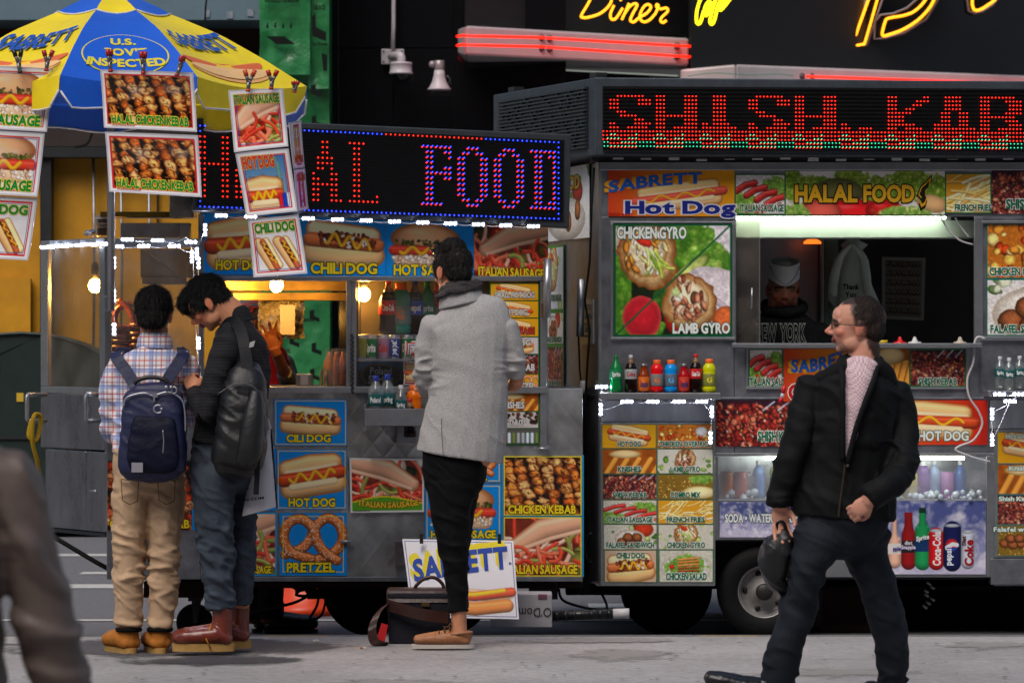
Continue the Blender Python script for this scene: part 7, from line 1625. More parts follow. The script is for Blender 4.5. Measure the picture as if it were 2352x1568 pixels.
def shoe(parent, name, heel, d, ang, L, shaft, mat, solemat, pitch=0., width=.048, soleh=.028, hs=1., rnd_=1.):
    """heel = picture point of the heel bottom; ang 90 = toe to the left, 0 = toe away"""
    o = P(heel[0], heel[1], d); a = math.radians(ang); fw = Vector((-math.sin(a), math.cos(a), 0)); sd = Vector((fw.y, -fw.x, 0))
    if pitch: fw = (fw * math.cos(pitch) + Vector((0, 0, math.sin(pitch))))
    up = sd.cross(fw); up = up if up.z > 0 else -up
    q = lambda u, v, z: o + fw * u + sd * v + up * z
    mb = MB()
    def B(u, z, r, rz): p = q(u, 0, z); return [p.x, p.y, p.z, r, rz]
    w = width
    pr = [(.035, .042, .8, .034), (.3 * L, .062, .92, .05), (.55 * L, .054, 1., .045), (.78 * L, .05, 1.04, .041 * rnd_), (.91 * L, .045, .82, .035 * rnd_)]
    pr = [(u, z * hs, w_, h * hs) for u, z, w_, h in pr]
    for (u0, z0_, w0, h0), (u1, z1_, w1, h1) in zip(pr, pr[1:]):
        for t in (0, .33, .66, 1): 
            u, z, ww, hh = [m + (k - m) * t for m, k in ((u0, u1), (z0_, z1_), (w0, w1), (h0, h1))]
            vs = []; n = 14
            mb.ball(q(u, 0, z + soleh * .5), 1, 12, 8, .001 + hh, .001 + hh, .001 + hh)
            for g in (-.55, .55): mb.ball(q(u, g * w * ww, z * .92 + soleh * .5), hh * .86, 10, 6)
    for i in range(5): t = i / 4; mb.tube([q(.05, 0, .04 + soleh * .5), q(.05, 0, .06 + shaft * t)], [.046, .045 + .004 * t], 14)
    me = fuse(mb, .005, 6); folds(me, .0015, (16, 20), 3, base=.6); u_ = link_mesh(name, me, mat, parent, smooth=True)
    mb = MB(); out = []
    for i in range(28):
        b = 2 * math.pi * i / 28; u = L * .5 + L * .52 * math.cos(b); ww = w * (1.0 + .12 * math.cos(b + .2)) * abs(math.sin(b)) ** .75 * (1 if math.sin(b) > 0 else -1)
        out.append((u, ww))
    lo = [q(u, v, 0 if (u < .34 * L or u > .45 * L) else soleh * .35) for u, v in out]; hi = [q(u, v, soleh) for u, v in out]
    mb.add(lo + hi, [tuple(range(28)), tuple(range(55, 27, -1))] + [(i, 28 + i, 28 + (i + 1) % 28, (i + 1) % 28) for i in range(28)]); mb.build('sole', solemat, u_)
    return u_, q

# cloth materials
def plaid(t, src):
    N = t.nodes.new; L = t.links.new; sp = N('ShaderNodeSeparateXYZ'); L(src, sp.inputs[0])
    def mth(op, a, b):
        m = N('ShaderNodeMath'); m.operation = op
        for i, v in enumerate((a, b)):
            if isinstance(v, (int, float)): m.inputs[i].default_value = v
            else: L(v, m.inputs[i])
        return m.outputs[0]
    col = None
    def stripe(ax, off, wid, c, fac, prev):
        f = mth('FRACT', mth('ADD', mth('MULTIPLY', ax, 13.), off + 50), 0.); m = mth('MULTIPLY', mth('LESS_THAN', f, wid), fac)
        x = N('ShaderNodeMix'); x.data_type = 'RGBA'; L(m, x.inputs[0])
        if prev is None: x.inputs[6].default_value = (.74, .71, .72, 1)
        else: L(prev, x.inputs[6])
        x.inputs[7].default_value = (*lin3(c), 1); return x.outputs[2]
    for ax in (sp.outputs[0], sp.outputs[2]):
        col = stripe(ax, 0, .24, '#6d86c0', .6, col); col = stripe(ax, .3, .07, '#c8303c', .75, col); col = stripe(ax, .62, .1, '#8a2a44', .5, col); col = stripe(ax, .8, .06, '#4a64a8', .6, col)
    n = N('ShaderNodeTexNoise'); n.inputs['Scale'].default_value = 250; L(src, n.inputs['Vector']); return col, n.outputs['Fac'], .2, .002
PLAID = mat_pattern('plaid_cotton', plaid, .85)
def check(t, src):
    N = t.nodes.new; c = N('ShaderNodeTexChecker'); c.inputs['Scale'].default_value = 130; c.inputs[1].default_value = (*lin3('#dcc6ca'), 1); c.inputs[2].default_value = (*lin3('#b4949e'), 1); t.links.new(src, c.inputs[0]); return (c.outputs[0],)
CHECK = mat_pattern('pink_check_cotton', check, .85)
def tweed(t, src):
    N = t.nodes.new; L = t.links.new; n = N('ShaderNodeTexNoise'); n.inputs['Scale'].default_value = 230; n.inputs['Detail'].default_value = 2; L(src, n.inputs['Vector'])
    r = N('ShaderNodeValToRGB'); r.color_ramp.elements[0].position = .36; r.color_ramp.elements[1].position = .66; r.color_ramp.elements[0].color = (.31, .3, .3, 1); r.color_ramp.elements[1].color = (.46, .45, .45, 1); L(n.outputs['Fac'], r.inputs[0]); return r.outputs[0], n.outputs['Fac'], .6, .006
TWEED = mat_pattern('grey_tweed', tweed, .95)
def ribbed(t, src):
    N = t.nodes.new; L = t.links.new; w = N('ShaderNodeTexWave'); w.wave_type = 'BANDS'; w.bands_direction = 'Z'; w.inputs['Scale'].default_value = 48; w.inputs['Distortion'].default_value = 1.2; L(src, w.inputs['Vector'])
    r = N('ShaderNodeValToRGB'); r.color_ramp.elements[0].color = (.012, .012, .014, 1); r.color_ramp.elements[1].color = (.026, .026, .03, 1); L(w.outputs['Fac'], r.inputs[0]); return r.outputs[0], w.outputs['Fac'], .6, .006
RIBK = mat_pattern('black_ribbed_knit', ribbed, .9)
KHAKI = M('khaki_twill', '#b4977a', .85, 0, .14, 7, .15, 260); DENIM = M('washed_denim', '#39414c', .88, 0, .35, 9, .2, 240)
BLKT = M('black_denim', '#08080a', .85, 0, .3, 14, .2, 200); JACK = M('black_jacket_cloth', '#0d0f11', .75, 0, .3, 10, .15, 160); SLACK = M('charcoal_slacks', '#1c2028', .75, 0, .25, 8, .12, 200)
HOOD = M('black_fleece', '#0d0d0f', .95, 0, .3, 18, .3, 150); BRLE = M('brown_coat_leather', '#655751', .55, 0, .3, 6, .25, 30)
NUB = M('wheat_nubuck', '#a8682a', .8, 0, .22, 18, .15, 120); RBOOT = M('red_brown_leather', '#6a2a1c', .32, 0, .25, 10, .15, 50, coat=.25); SOLE = M('gum_sole', '#a8834c', .7, 0, .15, 20, .2, 60); BSOLE = M('white_sole', '#b8b0a8', .6, 0, .1); TANL = M('tan_leather', '#9a6440', .55, 0, .2, 14, .15, 60)
DSH = M('black_shoe_leather', '#121214', .35, 0, .3, 12)
FRAMEM = M('black_plastic_frame', '#08080a', .25, 0, 0)
def eyewear(parent, fr, s, mat, name='glasses', long=1., r=.075, tem=True, z=.01, wk=1.):
    mb = MB()
    for g in (-1, 1):
        c = (g * .135, .385 * long, z); mb.tube([fr(c[0] + r * 1.15 * math.cos(a), c[1] - .3 * abs(c[0] + r * math.cos(a)) ** 1.6, c[2] + r * .8 * math.sin(a)) for a in [i * .5236 for i in range(12)]], .012 * s * wk, 6, True)
        if tem: mb.tube([fr(g * .23, .35 * long, z + .03), fr(g * .33, .2, z + .02), fr(g * .355, -.02, z), fr(g * .35, -.1, z - .08)], .013 * s * wk, 6)
    mb.tube([fr(-.05, .40 * long, z + .03), fr(0, .43 * long, z + .04), fr(.05, .40 * long, z + .03)], .011 * s * wk, 6)
    o = mb.build(name, mat, parent)
    return o
# ------------------------------------------------------------------ the people
PXM = lambda d: d / F
# --- young man in a plaid shirt, seen from behind
d = 18.1; fr = head_frame((354, 722), d, 112, -3, 14); s = 112 * PXM(d)
torso = [(351, 800, 36, .01, .07), (351, 822, 74, .0, .1), (348, 860, 86, 0, .12), (346, 930, 83, 0, .12), (345, 990, 84, 0, .12), (343, 1044, 88, 0, .125)]
armL = [(276, 832, 27, 0), (256, 880, 25, 0), (250, 940, 23, .02), (253, 990, 22, .07), (262, 1002, 20, .15), (285, 995, 17, .26)]
armR = [(430, 830, 26, 0), (442, 870, 22, 0), (446, 915, 20, .03), (444, 950, 19, .08), (430, 962, 18, .16), (400, 950, 15, .26)]
hips = [(342, 1030, 84, 0, .12), (342, 1070, 87, 0, .125), (342, 1112, 82, 0, .115)]
legL = [(303, 1100, 45, 0, .1), (299, 1180, 42, 0, .095), (297, 1260, 37, 0, .085), (296, 1330, 36, 0, .08), (295, 1400, 33, 0, .072), (298, 1438, 31, 0, .068)]
legR = [(383, 1100, 45, 0, .1), (380, 1180, 41, 0, .095), (377, 1260, 36, 0, .085), (375, 1330, 35, 0, .08), (372, 1400, 32, 0, .072), (367, 1436, 31, 0, .068)]
def hd(mb): head(mb, fr, s)
def nk(mb): limb(mb, [(354, 745, 31, .015, .06), (353, 790, 33, .0, .06)], d)
def hl(mb): hand(mb, vframe(P(290, 992, d) + Vector((0, .28, 0)), (.4, 1, .1), (1, 0, 0), .18), .18); hand(mb, vframe(P(396, 950, d) + Vector((0, .28, 0)), (-.4, 1, .1), (-1, 0, 0), .18), .18)
B1 = person('young man seen from behind in plaid shirt, khaki trousers and tan boots', [torso, armL, armR, hips, legL, legR], d, P(342, 1503, d), fr, s, '#c08468', [hd, nk, hl], scalp=('#141110', lambda x, y, z: .1 - y - 6. * np.maximum(0, -.2 - z) - 9 * np.maximum(0, np.abs(x) - .3) * (z < .08)))
garment(B1, 'shirt', [torso, armL, armR], d, PLAID, fold=dict(amp=.008, f=(6, 10), seed=3, zones=[(250, 970, 60, 1, 22), (440, 930, 50, 1, 22), (345, 840, 60, .5, 9)]))
garment(B1, 'shirt_collar', [[(356, 777, 39, .0, .075), (355, 800, 43, .0, .085)]], d, PLAID, .005, 3)
garment(B1, 'trousers', [hips, legL, legR], d, KHAKI, fold=dict(amp=.011, f=(8, 10), seed=5, zones=[(297, 1290, 70, .9, 24), (377, 1290, 70, .9, 24), (300, 1430, 45, .8, 20), (370, 1430, 45, .8, 20), (342, 1120, 60, .4, 14)]))
mb = MB()
for x0, x1 in ((278, 318), (362, 402)):
    for e in ([(x0, 1100), (x1, 1104)], [(x0, 1100), (x0 + 3, 1148)], [(x1, 1104), (x1 - 2, 1150)], [(x0 + 3, 1148), ((x0 + x1) / 2, 1158)], [((x0 + x1) / 2, 1158), (x1 - 2, 1150)]): mb.tube([P(*e[0], d - .125), P(*e[1], d - .118)], .0022, 5)
mb.build('pocket_seam', M('khaki_seam', '#6e5638', .9), B1)
mb = MB(); ellp(mb, fr, (0, -.12, .17), (.375, .44, .39)); ellp(mb, fr, (0, -.24, -.08), (.31, .27, .26)); ellp(mb, fr, (0, .02, .36), (.28, .3, .2)); ellp(mb, fr, (.1, .1, .4), (.2, .2, .16))
hair(B1, mb, '#141110', amp=.009, seed=4)
for nm, hx, hy, ang in (('boot', 306, 1505, 30), ('boot', 372, 1505, 16)):
    u_, q = shoe(B1, nm, (hx, hy), d - .06, ang, .27, .17, NUB, SOLE, soleh=.034)
    MB().tube([q(.05 + .052 * math.cos(a), .052 * math.sin(a), .118) for a in [k * .5236 for k in range(12)]], .011, 8, True).build('boot_cuff', HOOD, u_)
# his backpack
t = thing('backpack', P(352, 1092, d - .2), 'navy blue backpack with silver zips on the plaid shirted man', 'backpack')
BPN = M('navy_nylon', '#121a40', .55, 0, .2, 10, .2, 60); BPD = M('dark_navy_nylon', '#090d24', .6, 0, .2, 10, .2, 60)
mb = limb(MB(), [(352, 893, 50, 0, .05), (352, 905, 66, 0, .075), (352, 960, 72, 0, .085), (351, 1030, 77, 0, .09), (350, 1075, 77, 0, .085), (350, 1086, 70, 0, .075)], d - .2, 24, sq=4.5); me = fuse(mb, .006, 4); folds(me, .005, (7, 8), 4, base=.6); pk = link_mesh('pack_body', me, BPN, t, smooth=True)
mb = limb(MB(), [(354, 962, 48, 0, .03), (353, 1010, 58, 0, .045), (352, 1060, 60, 0, .045), (352, 1078, 52, 0, .035)], d - .27, 24, sq=4.5); me = fuse(mb, .006, 4); folds(me, .005, (7, 8), 9, base=.6); link_mesh('front_pocket', me, BPD, t, smooth=True)
ZP = M('silver_zip', '#a8a8b0', .3, .7, .1)
MB().tube(pxpath([(284, 932), (292, 912), (330, 902), (352, 908), (385, 900), (414, 914), (424, 940), (426, 990)], d - .285, 6), .004, 6).build('zip', ZP, t); MB().tube(pxpath([(374, 988), (376, 1015), (374, 1040)], d - .318), .003, 6).build('zip', ZP, t)
mb = MB(); mb.fbox(350, 905, 362, 912, d - .3, .006); mb.fbox(352, 912, 356, 922, d - .3, .004); mb.build('zip_pull', ZP, t)
MB().tube(pxpath([(308, 882), (318, 872), (348, 866), (378, 872), (390, 886)], d - .2, 5), .01, 8).build('grab_handle', M('dark_leather', '#1c1614', .5, 0, .2), t)
mb = MB()
for x in (382, 393): mb.ball(P(x, 889, d - .3), .009, 10, 6)
mb.tube([P(400 + 6 * math.cos(a), 896 + 8 * math.sin(a), d - .29) for a in [i * .7 for i in range(9)]], .004, 6, True); mb.build('buckle', ZP, t)
mb = MB(); mb.tube([P(363 + 10 * math.cos(a), 939 + 9 * math.sin(a), d - .325) for a in [.7 + i * .25 for i in range(20)]], .004, 6); mb.ball(P(371, 939, d - .325), .007, 8, 6); mb.build('round_emblem', ZP, t)
MB().fbox(302, 1062, 328, 1084, d - .318, .004).build('sewn_label', M('grey_label_cloth', '#8a8890', .7, 0, .1), t)
def strap(parent, pts, d, w, th, mat, name='shoulder_strap'):
    """flat band through (x, y, depth offset) points"""
    pp = smooth_path([P(p[0], p[1], d) + Vector((0, p[2], 0)) for p in pts], 6); vs = []; m = len(pp)
    for i, q in enumerate(pp):
        tt = (pp[min(i + 1, m - 1)] - pp[max(i - 1, 0)]).normalized(); sd_ = tt.cross(Vector((0, 1, 0)));
        if sd_.length < .2: sd_ = Vector((1, 0, 0))
        sd_.normalize(); nn = sd_.cross(tt).normalized()
        if nn.y > 0: nn = -nn
        for a, b in ((-1, 0), (1, 0), (1, 1), (-1, 1)): vs.append(q + sd_ * a * w / 2 + nn * th * (1 - b))
    fs = [(i * 4 + k, i * 4 + (k + 1) % 4, i * 4 + 4 + (k + 1) % 4, i * 4 + 4 + k) for i in range(m - 1) for k in range(4)] + [(3, 2, 1, 0), ((m - 1) * 4, (m - 1) * 4 + 1, (m - 1) * 4 + 2, (m - 1) * 4 + 3)]
    return MB().add(vs, fs, False).build(name, mat, parent, .002)
strap(t, [(292, 812, .1), (274, 812, .0), (274, 822, -.1), (296, 850, -.135), (318, 884, -.16), (326, 900, -.2)], d, .055, .012, BPN); strap(t, [(408, 810, .1), (422, 810, .0), (422, 820, -.1), (404, 850, -.135), (384, 884, -.16), (376, 900, -.2)], d, .055, .012, BPN)

# --- young man in a black sweater, in profile, looking down
d = 18.05; fr = head_frame((476, 697), d, 116, 86, 44); s = 116 * PXM(d)
torso = [(548, 728, 30, .0, .07), (546, 765, 52, 0, .13), (553, 815, 64, 0, .16), (552, 880, 70, 0, .16), (532, 950, 80, 0, .15), (520, 1022, 82, 0, .15)]
armN = [(528, 790, 34, -.12), (508, 850, 30, -.17), (492, 912, 28, -.19), (484, 945, 27, -.18), (466, 930, 24, -.13), (450, 896, 20, -.06)]
armF = [(560, 800, 30, .14), (520, 870, 28, .2), (490, 935, 26, .18), (462, 915, 20, .08)]
hips = [(521, 1010, 80, 0, .125), (521, 1060, 83, 0, .125), (520, 1102, 80, 0, .115)]
legN = [(500, 1090, 60, -.06, .09), (492, 1150, 47, -.07, .085), (497, 1250, 42, -.07, .075), (505, 1330, 35, -.07, .07), (509, 1395, 31, -.07, .065)]
legF = [(552, 1090, 50, .1, .09), (553, 1150, 38, .12, .085), (552, 1250, 30, .12, .075), (551, 1330, 28, .12, .07), (550, 1392, 27, .12, .065)]
def hd(mb): head(mb, fr, s, 1.04, .85)
def nk(mb): limb(mb, [(505, 700, 36, 0, .065), (530, 722, 36, 0, .065), (548, 748, 38, 0, .07)], d)
def hl(mb): hand(mb, vframe(P(450, 894, d) + Vector((0, -.05, 0)), (-.35, .5, .6), (0, 1, 0), .18), .18, curl=.6); hand(mb, vframe(P(460, 908, d) + Vector((0, .09, 0)), (-.35, -.2, .6), (0, -1, 0), .18), .18, curl=.6)
B2 = person('young man with glasses in black sweater and grey jeans looking down in profile', [torso, armN, armF, hips, legN, legF], d, P(500, 1493, d), fr, s, '#cc8c6a', [hd, nk, hl], long=1.04, scalp=('#0d0c0c', lambda x, y, z: np.where(z > .02, .16 - y, -.24 - y) - 6. * np.maximum(0, -.22 - z) - 9 * np.maximum(0, np.abs(x) - .32) * (z < .1)))
garment(B2, 'sweater', [torso, armN, armF], d, RIBK, fold=dict(amp=.008, f=(6, 8), seed=13, zones=[(485, 930, 60, 1, 16), (520, 800, 60, .4, 9), (530, 1000, 70, .6, 14)]))
garment(B2, 'sweater_collar', [[(546, 716, 27, .0, .07), (552, 742, 34, .0, .085)]], d, RIBK, .005, 3)
garment(B2, 'jeans', [hips, legN, legF], d, DENIM, fold=dict(amp=.011, f=(8, 9), seed=15, zones=[(495, 1250, 80, .9, 22), (552, 1260, 70, .9, 22), (509, 1385, 40, .8, 24), (500, 1110, 60, .5, 10)]))
mb = MB(); ellp(mb, fr, (0, -.1, .17), (.375, .44, .38)); ellp(mb, fr, (0, -.28, -.05), (.29, .22, .25)); ellp(mb, fr, (0, .18, .34), (.3, .27, .17)); ellp(mb, fr, (0, .33, .24), (.25, .12, .14))
ellp(mb, fr, (-.29, .08, .1), (.08, .14, .16)); ellp(mb, fr, (.29, .08, .1), (.08, .14, .16))
hair(B2, mb, '#0d0c0c', amp=.011, seed=14)
eyewear(B2, fr, s, FRAMEM, long=1.04)
for (hx, hy, yo) in ((536, 1494, -.07), (575, 1487, .14)):
    u_, q = shoe(B2, 'boot', (hx, hy), d + yo, 90, .275, .19 + .08 * (yo > 0), RBOOT, SOLE, soleh=.036)
    mb = MB(); LAC = M('yellow_laces', '#c08a2c', .7, 0, .1)
    for k in range(5): mb.tube([q(.075 - .004 * k, -.04, .1 + .028 * k), q(.09 - .006 * k, 0, .105 + .028 * k), q(.075 - .004 * k, .04, .1 + .028 * k)], .004, 5)
    mb.tube([q(.1, -.045, .12), q(.12, -.06, .06), q(.1, -.058, .015)], .0035, 5); mb.build('laces', LAC, u_)
t = thing('backpack', P(560, 1075, d), 'black backpack slung on the black sweatered man beside the white bag', 'backpack')
mb = limb(MB(), [(570, 845, 30, -.02, .1), (566, 880, 48, -.03, .14), (560, 950, 56, -.04, .16), (553, 1020, 60, -.05, .165), (545, 1060, 58, -.05, .15), (543, 1070, 50, -.05, .13)], d - .12, 24, sq=3.2); me = fuse(mb, .007, 4); folds(me, .007, (6, 7), 21, base=.7); link_mesh('pack_body', me, M('black_nylon', '#0b0c10', .5, 0, .25, 12, .2, 60), t, smooth=True)
mb = limb(MB(), [(592, 905, 16, -.1, .1), (586, 960, 26, -.12, .12), (578, 1030, 30, -.13, .12), (570, 1050, 24, -.12, .1)], d - .12, 20, sq=3); me = fuse(mb, .007, 4); link_mesh('front_pocket', me, M('black_nylon', '#0b0c10', .5), t, smooth=True)
BN = M('black_webbing', '#17181d', .6, 0, .2, 30)
strap(t, [(512, 770, .0), (530, 742, -.07), (552, 748, -.13), (568, 790, -.21), (576, 850, -.25), (568, 900, -.29), (548, 960, -.29)], d, .055, .012, BN); strap(t, [(592, 1020, -.3), (600, 1060, -.28), (597, 1130, -.27)], d, .025, .004, BN, 'hanging_strap')
MB().fquad([P(574, 786, d - .265), P(586, 782, d - .265), P(582, 796, d - .265), P(572, 798, d - .265)], .004).build('strap_label', M('grey_strap_label', '#a8a8a8', .5), t)
MB().tube(pxpath([(500, 905), (545, 880), (585, 890), (606, 930), (612, 1000)], d - .31), .003, 6).build('zip', M('dark_zip', '#54545a', .4, .5), t)
# white carrier bag
t = thing('carrier_bag', P(600, 1180, d - .12), 'white plastic carrier bag with black edge hanging by the grey jeans', 'plastic bag')
mb = MB(); nx_, ny_ = 14, 18; vs = []
for side in (0, 1):
    for j in range(ny_ + 1):
        for i in range(nx_ + 1):
            u, v = i / nx_, j / ny_; x0 = 592 - 36 * v; x1 = 622 + 13 * v; y = 985 + (200 - 22 * u) * v
            bl = .055 * math.sin(math.pi * u) ** .6 * (.4 + .6 * v); n_ = float(fbm(u * 5, v * 6, side, 5, 3)) - .5
            p = P(x0 + (x1 - x0) * u, y, d - .05); vs.append(p + Vector((0, (bl + .02 * n_) * (1 if side else -1), 0)))
mm = (nx_ + 1) * (ny_ + 1); fs = [(o + j * (nx_ + 1) + i, o + j * (nx_ + 1) + i + 1, o + (j + 1) * (nx_ + 1) + i + 1, o + (j + 1) * (nx_ + 1) + i) for o in (0, mm) for j in range(ny_) for i in range(nx_)]
mb.add(vs, fs, True); mb.build('bag_body', M('white_bag_film', '#b9b6bc', .4, 0, .08, 5, .3, 12), t)
MB().tube(pxpath([(622, 985), (628, 1060), (634, 1150), (636, 1165)], d - .05), .006, 6).build('bag_edge', FRAMEM, t); MB().tube(pxpath([(596, 985), (600, 960), (612, 960), (620, 985)], d - .05), .007, 6).build('bag_handle', M('white_bag_film', '#b9b6bc'), t)
flat_text('bag_print', dict(txt='N.COM', cx=.5, cy=.5, h=.7, width=.9), [P(560, 1144, d - .125), P(608, 1138, d - .125), P(608, 1146, d - .125), P(560, 1152, d - .125)], t, M('black_print', '#0c120e'))

# --- man in a grey coat, from behind
d = 18.36; fr = head_frame((1041, 622), d, 118, 30, 16); s = 118 * PXM(d)
torso = [(1058, 690, 44, .0, .08), (1068, 715, 84, 0, .1), (1078, 745, 98, 0, .12), (1081, 800, 92, 0, .135), (1080, 860, 88, 0, .135), (1074, 930, 93, 0, .14), (1064, 1000, 99, 0, .145), (1056, 1050, 102, 0, .145)]
armL = [(1000, 745, 33, 0), (985, 790, 31, .01), (977, 840, 27, .02), (976, 878, 24, .05), (984, 892, 21, .13), (1000, 890, 18, .22)]
armR = [(1160, 752, 33, 0), (1176, 795, 28, .0), (1184, 840, 25, .01), (1187, 866, 22, .03)]
fore = [(1187, 858, 17, .03), (1186, 880, 16, .05), (1168, 886, 15, .14), (1140, 880, 13, .24)]
hips = [(1046, 1020, 78, 0, .12), (1044, 1075, 76, 0, .12), (1042, 1120, 66, 0, .11)]
legN = [(1036, 1110, 58, -.02, .1), (1036, 1180, 46, -.03, .085), (1042, 1260, 34, -.03, .075), (1048, 1330, 27, -.03, .065), (1054, 1404, 24, -.03, .058)]
legF = [(1052, 1110, 52, .1, .1), (1048, 1180, 42, .14, .085), (1046, 1260, 32, .15, .075), (1050, 1330, 26, .15, .065), (1052, 1400, 22, .15, .055)]
ank = [(1054, 1395, 20, -.03, .045), (1054, 1425, 17, -.03, .04), (1056, 1455, 19, -.03, .045)]
def hd(mb): head(mb, fr, s)
def nk(mb): limb(mb, [(1044, 645, 34, .01, .065), (1054, 700, 38, 0, .07)], d)
def hl(mb): hand(mb, vframe(P(985, 893, d) + Vector((0, .18, 0)), (-.6, .5, .2), (.5, .6, 0), .18), .18, curl=.7); hand(mb, vframe(P(1140, 880, d) + Vector((0, .25, 0)), (-.7, .6, .1), (0, 0, 1), .18), .18, curl=.6)
B3 = person('tall man from behind in grey tweed coat, black cropped trousers and boat shoes', [torso, armL, armR, hips, legN, legF], d, P(1040, 1487, d), fr, s, '#c08464', [hd, nk, hl, fore, ank, [(1052, 1395, 18, .15, .04), (1054, 1455, 18, .15, .045)]], scalp=('#15110f', lambda x, y, z: np.where(z > .05, .15 - y, -.12 - y) - 6. * np.maximum(0, -.22 - z) - 9 * np.maximum(0, np.abs(x) - .32) * (z < .08)))
garment(B3, 'coat', [torso, armL, armR], d, TWEED, fold=dict(amp=.009, f=(4, 4), seed=23, base=.35, zones=[(975, 865, 42, 1.4, 30), (1185, 850, 36, 1.4, 32)]))
garment(B3, 'coat_collar', [[(1055, 668, 47, .0, .095), (1062, 700, 56, .0, .105)]], d, TWEED, .005, 3)
MB().tube(pxpath([(1014, 960), (1015, 1000), (1018, 1048)], d - .15), .0016, 5).build('coat_seam', M('dark_seam', '#4a4848', .9), B3)
mb = MB(); SCF = M('charcoal_scarf_cloth', '#3a3638', .85, 0, .35, 20, .2, 90)
for k, (yy, rx, ry, dy, r) in enumerate(((660, 42, .085, 8, 9), (672, 47, .095, 12, 9), (652, 38, .08, 4, 7))):
    mb.tube([P(1058 + rx * math.cos(a) - (6 if k == 1 else 0), yy + dy * math.cos(a + .4) * -1, d) + Vector((0, ry * math.sin(a), 0)) for a in [2 * math.pi * i / 24 for i in range(24)]], r * PXM(d), 10, True)
me = fuse(mb, .005, 3); folds(me, .006, (9, 30), 27, base=.8); link_mesh('scarf', me, SCF, B3, smooth=True)
garment(B3, 'trousers', [hips, legN, legF], d, BLKT, fold=dict(amp=.007, f=(7, 8), seed=25, zones=[(1040, 1270, 60, .8, 22), (1052, 1390, 30, .8, 26)]))
mb = MB(); ellp(mb, fr, (0, -.1, .12), (.345, .39, .36)); ellp(mb, fr, (0, -.24, -.08), (.27, .21, .23)); ellp(mb, fr, (0, .06, .4), (.27, .34, .19)); ellp(mb, fr, (.04, .24, .46), (.26, .22, .18)); ellp(mb, fr, (-.05, -.2, .4), (.28, .22, .2))
ellp(mb, fr, (-.3, .1, .08), (.07, .12, .17)); ellp(mb, fr, (.3, .1, .08), (.07, .12, .17))
hair(B3, mb, '#15110f', amp=.009, f=60, seed=24, slen=.014)
sf = head_frame((1030, 592), d, 118, 40, -30)
eyewear(B3, lambda a, b, c: sf(a * 1.08, b * .95 - .02, c + .06), s, FRAMEM, 'sunglasses', r=.1)
for yo in (-.03, .15):
    u_, q = shoe(B3, 'boat_shoe', (1087, 1487), d + yo, 91, .285, .02, TANL, BSOLE, soleh=.018, rnd_=.85, hs=.72)
    mb = MB(); LC = M('brown_laces', '#5c4030', .7)
    for k in range(3): mb.tube([q(.11 + .025 * k, -.035, .085 - .008 * k), q(.11 + .025 * k, 0, .1 - .01 * k), q(.11 + .025 * k, .035, .085 - .008 * k)], .004, 5)
    mb.tube([q(.12, 0, .1), q(.1, -.03, .12), q(.12, -.05, .1), q(.14, -.02, .1)], .004, 5); mb.tube([q(.0, -.05, .07), q(.06, -.052, .068), q(.12, -.045, .062)], .003, 5); mb.build('laces', LC, u_)
fo = crumple(P(1022, 860, d - .06), .022, .02, .042, 15, 20, 14).build('foil_wrap', FOIL); tag(fo, 'foil wrapped food held at the grey coated man\'s left side', 'foil wrap')

# --- man walking left across the pavement
d = 15.3; fr = head_frame((1967, 747), d, 133, 84, 2); s = 133 * PXM(d)
torso = [(1972, 838, 52, .0, .085), (1970, 868, 96, 0, .12), (1965, 910, 110, 0, .138), (1956, 1000, 108, 0, .14), (1948, 1080, 109, 0, .14), (1938, 1150, 120, 0, .145), (1935, 1188, 121, 0, .145)]
armL = [(1868, 882, 38, -.0), (1845, 950, 38, -.03), (1822, 1030, 36, -.04), (1800, 1100, 34, -.04), (1789, 1160, 29, -.04)]
armR = [(2056, 895, 38, 0), (2072, 960, 34, .0), (2075, 1035, 33, -.06), (2058, 1080, 33, -.13), (2018, 1118, 33, -.22), (1982, 1142, 28, -.25)]
hips = [(1936, 1165, 108, 0, .13), (1930, 1205, 104, 0, .13), (1922, 1240, 90, 0, .115)]
legL = [(1880, 1235, 64, -.05, .11), (1857, 1290, 46, -.06, .1), (1842, 1345, 39, -.05, .085), (1833, 1390, 42, -.03, .085), (1812, 1455, 41, -.02, .08), (1796, 1515, 42, 0, .08), (1786, 1575, 39, .02, .075), (1780, 1612, 37, .02, .08)]
legR = [(1985, 1235, 66, .05, .11), (1997, 1290, 49, .06, .1), (2022, 1345, 43, .08, .085), (2036, 1390, 42, .1, .08), (2050, 1450, 40, .13, .08), (2058, 1500, 39, .15, .075), (2058, 1560, 34, .18, .07), (2064, 1612, 36, .22, .07)]
def hd(mb): head(mb, fr, s, 1.1, 1.15)
def nk(mb): limb(mb, [(1988, 790, 34, 0, .065), (1980, 850, 40, 0, .07)], d)
def hl(mb):
    hand(mb, vframe(P(1790, 1158, d) + Vector((0, -.04, 0)), (.05, 0, -1), (.3, -1, 0), .185), .185, curl=.35); hand(mb, vframe(P(1984, 1144, d) + Vector((0, -.25, 0)), (-1, .25, -.75), (.2, 1, 0), .17), .17, -1, curl=.8, spread=.02)
B4 = person('man with thin glasses in dark jacket walking left, his head in profile', [torso, armL, armR, hips, legL, legR], d, P(1900, 1630, d), fr, s, '#c8907a', [hd, nk, hl], long=1.1, scalp=('#241a17', lambda x, y, z: np.where(z > .36, .24 - y - .5 * np.abs(np.abs(x) - .1), np.where(z > -.02, .08 - y - .25 * np.maximum(0, .22 - z), (-.16 - y) + .5 * np.minimum(0, z + .32)))), stub='#bb8674', brow='#3a2620')
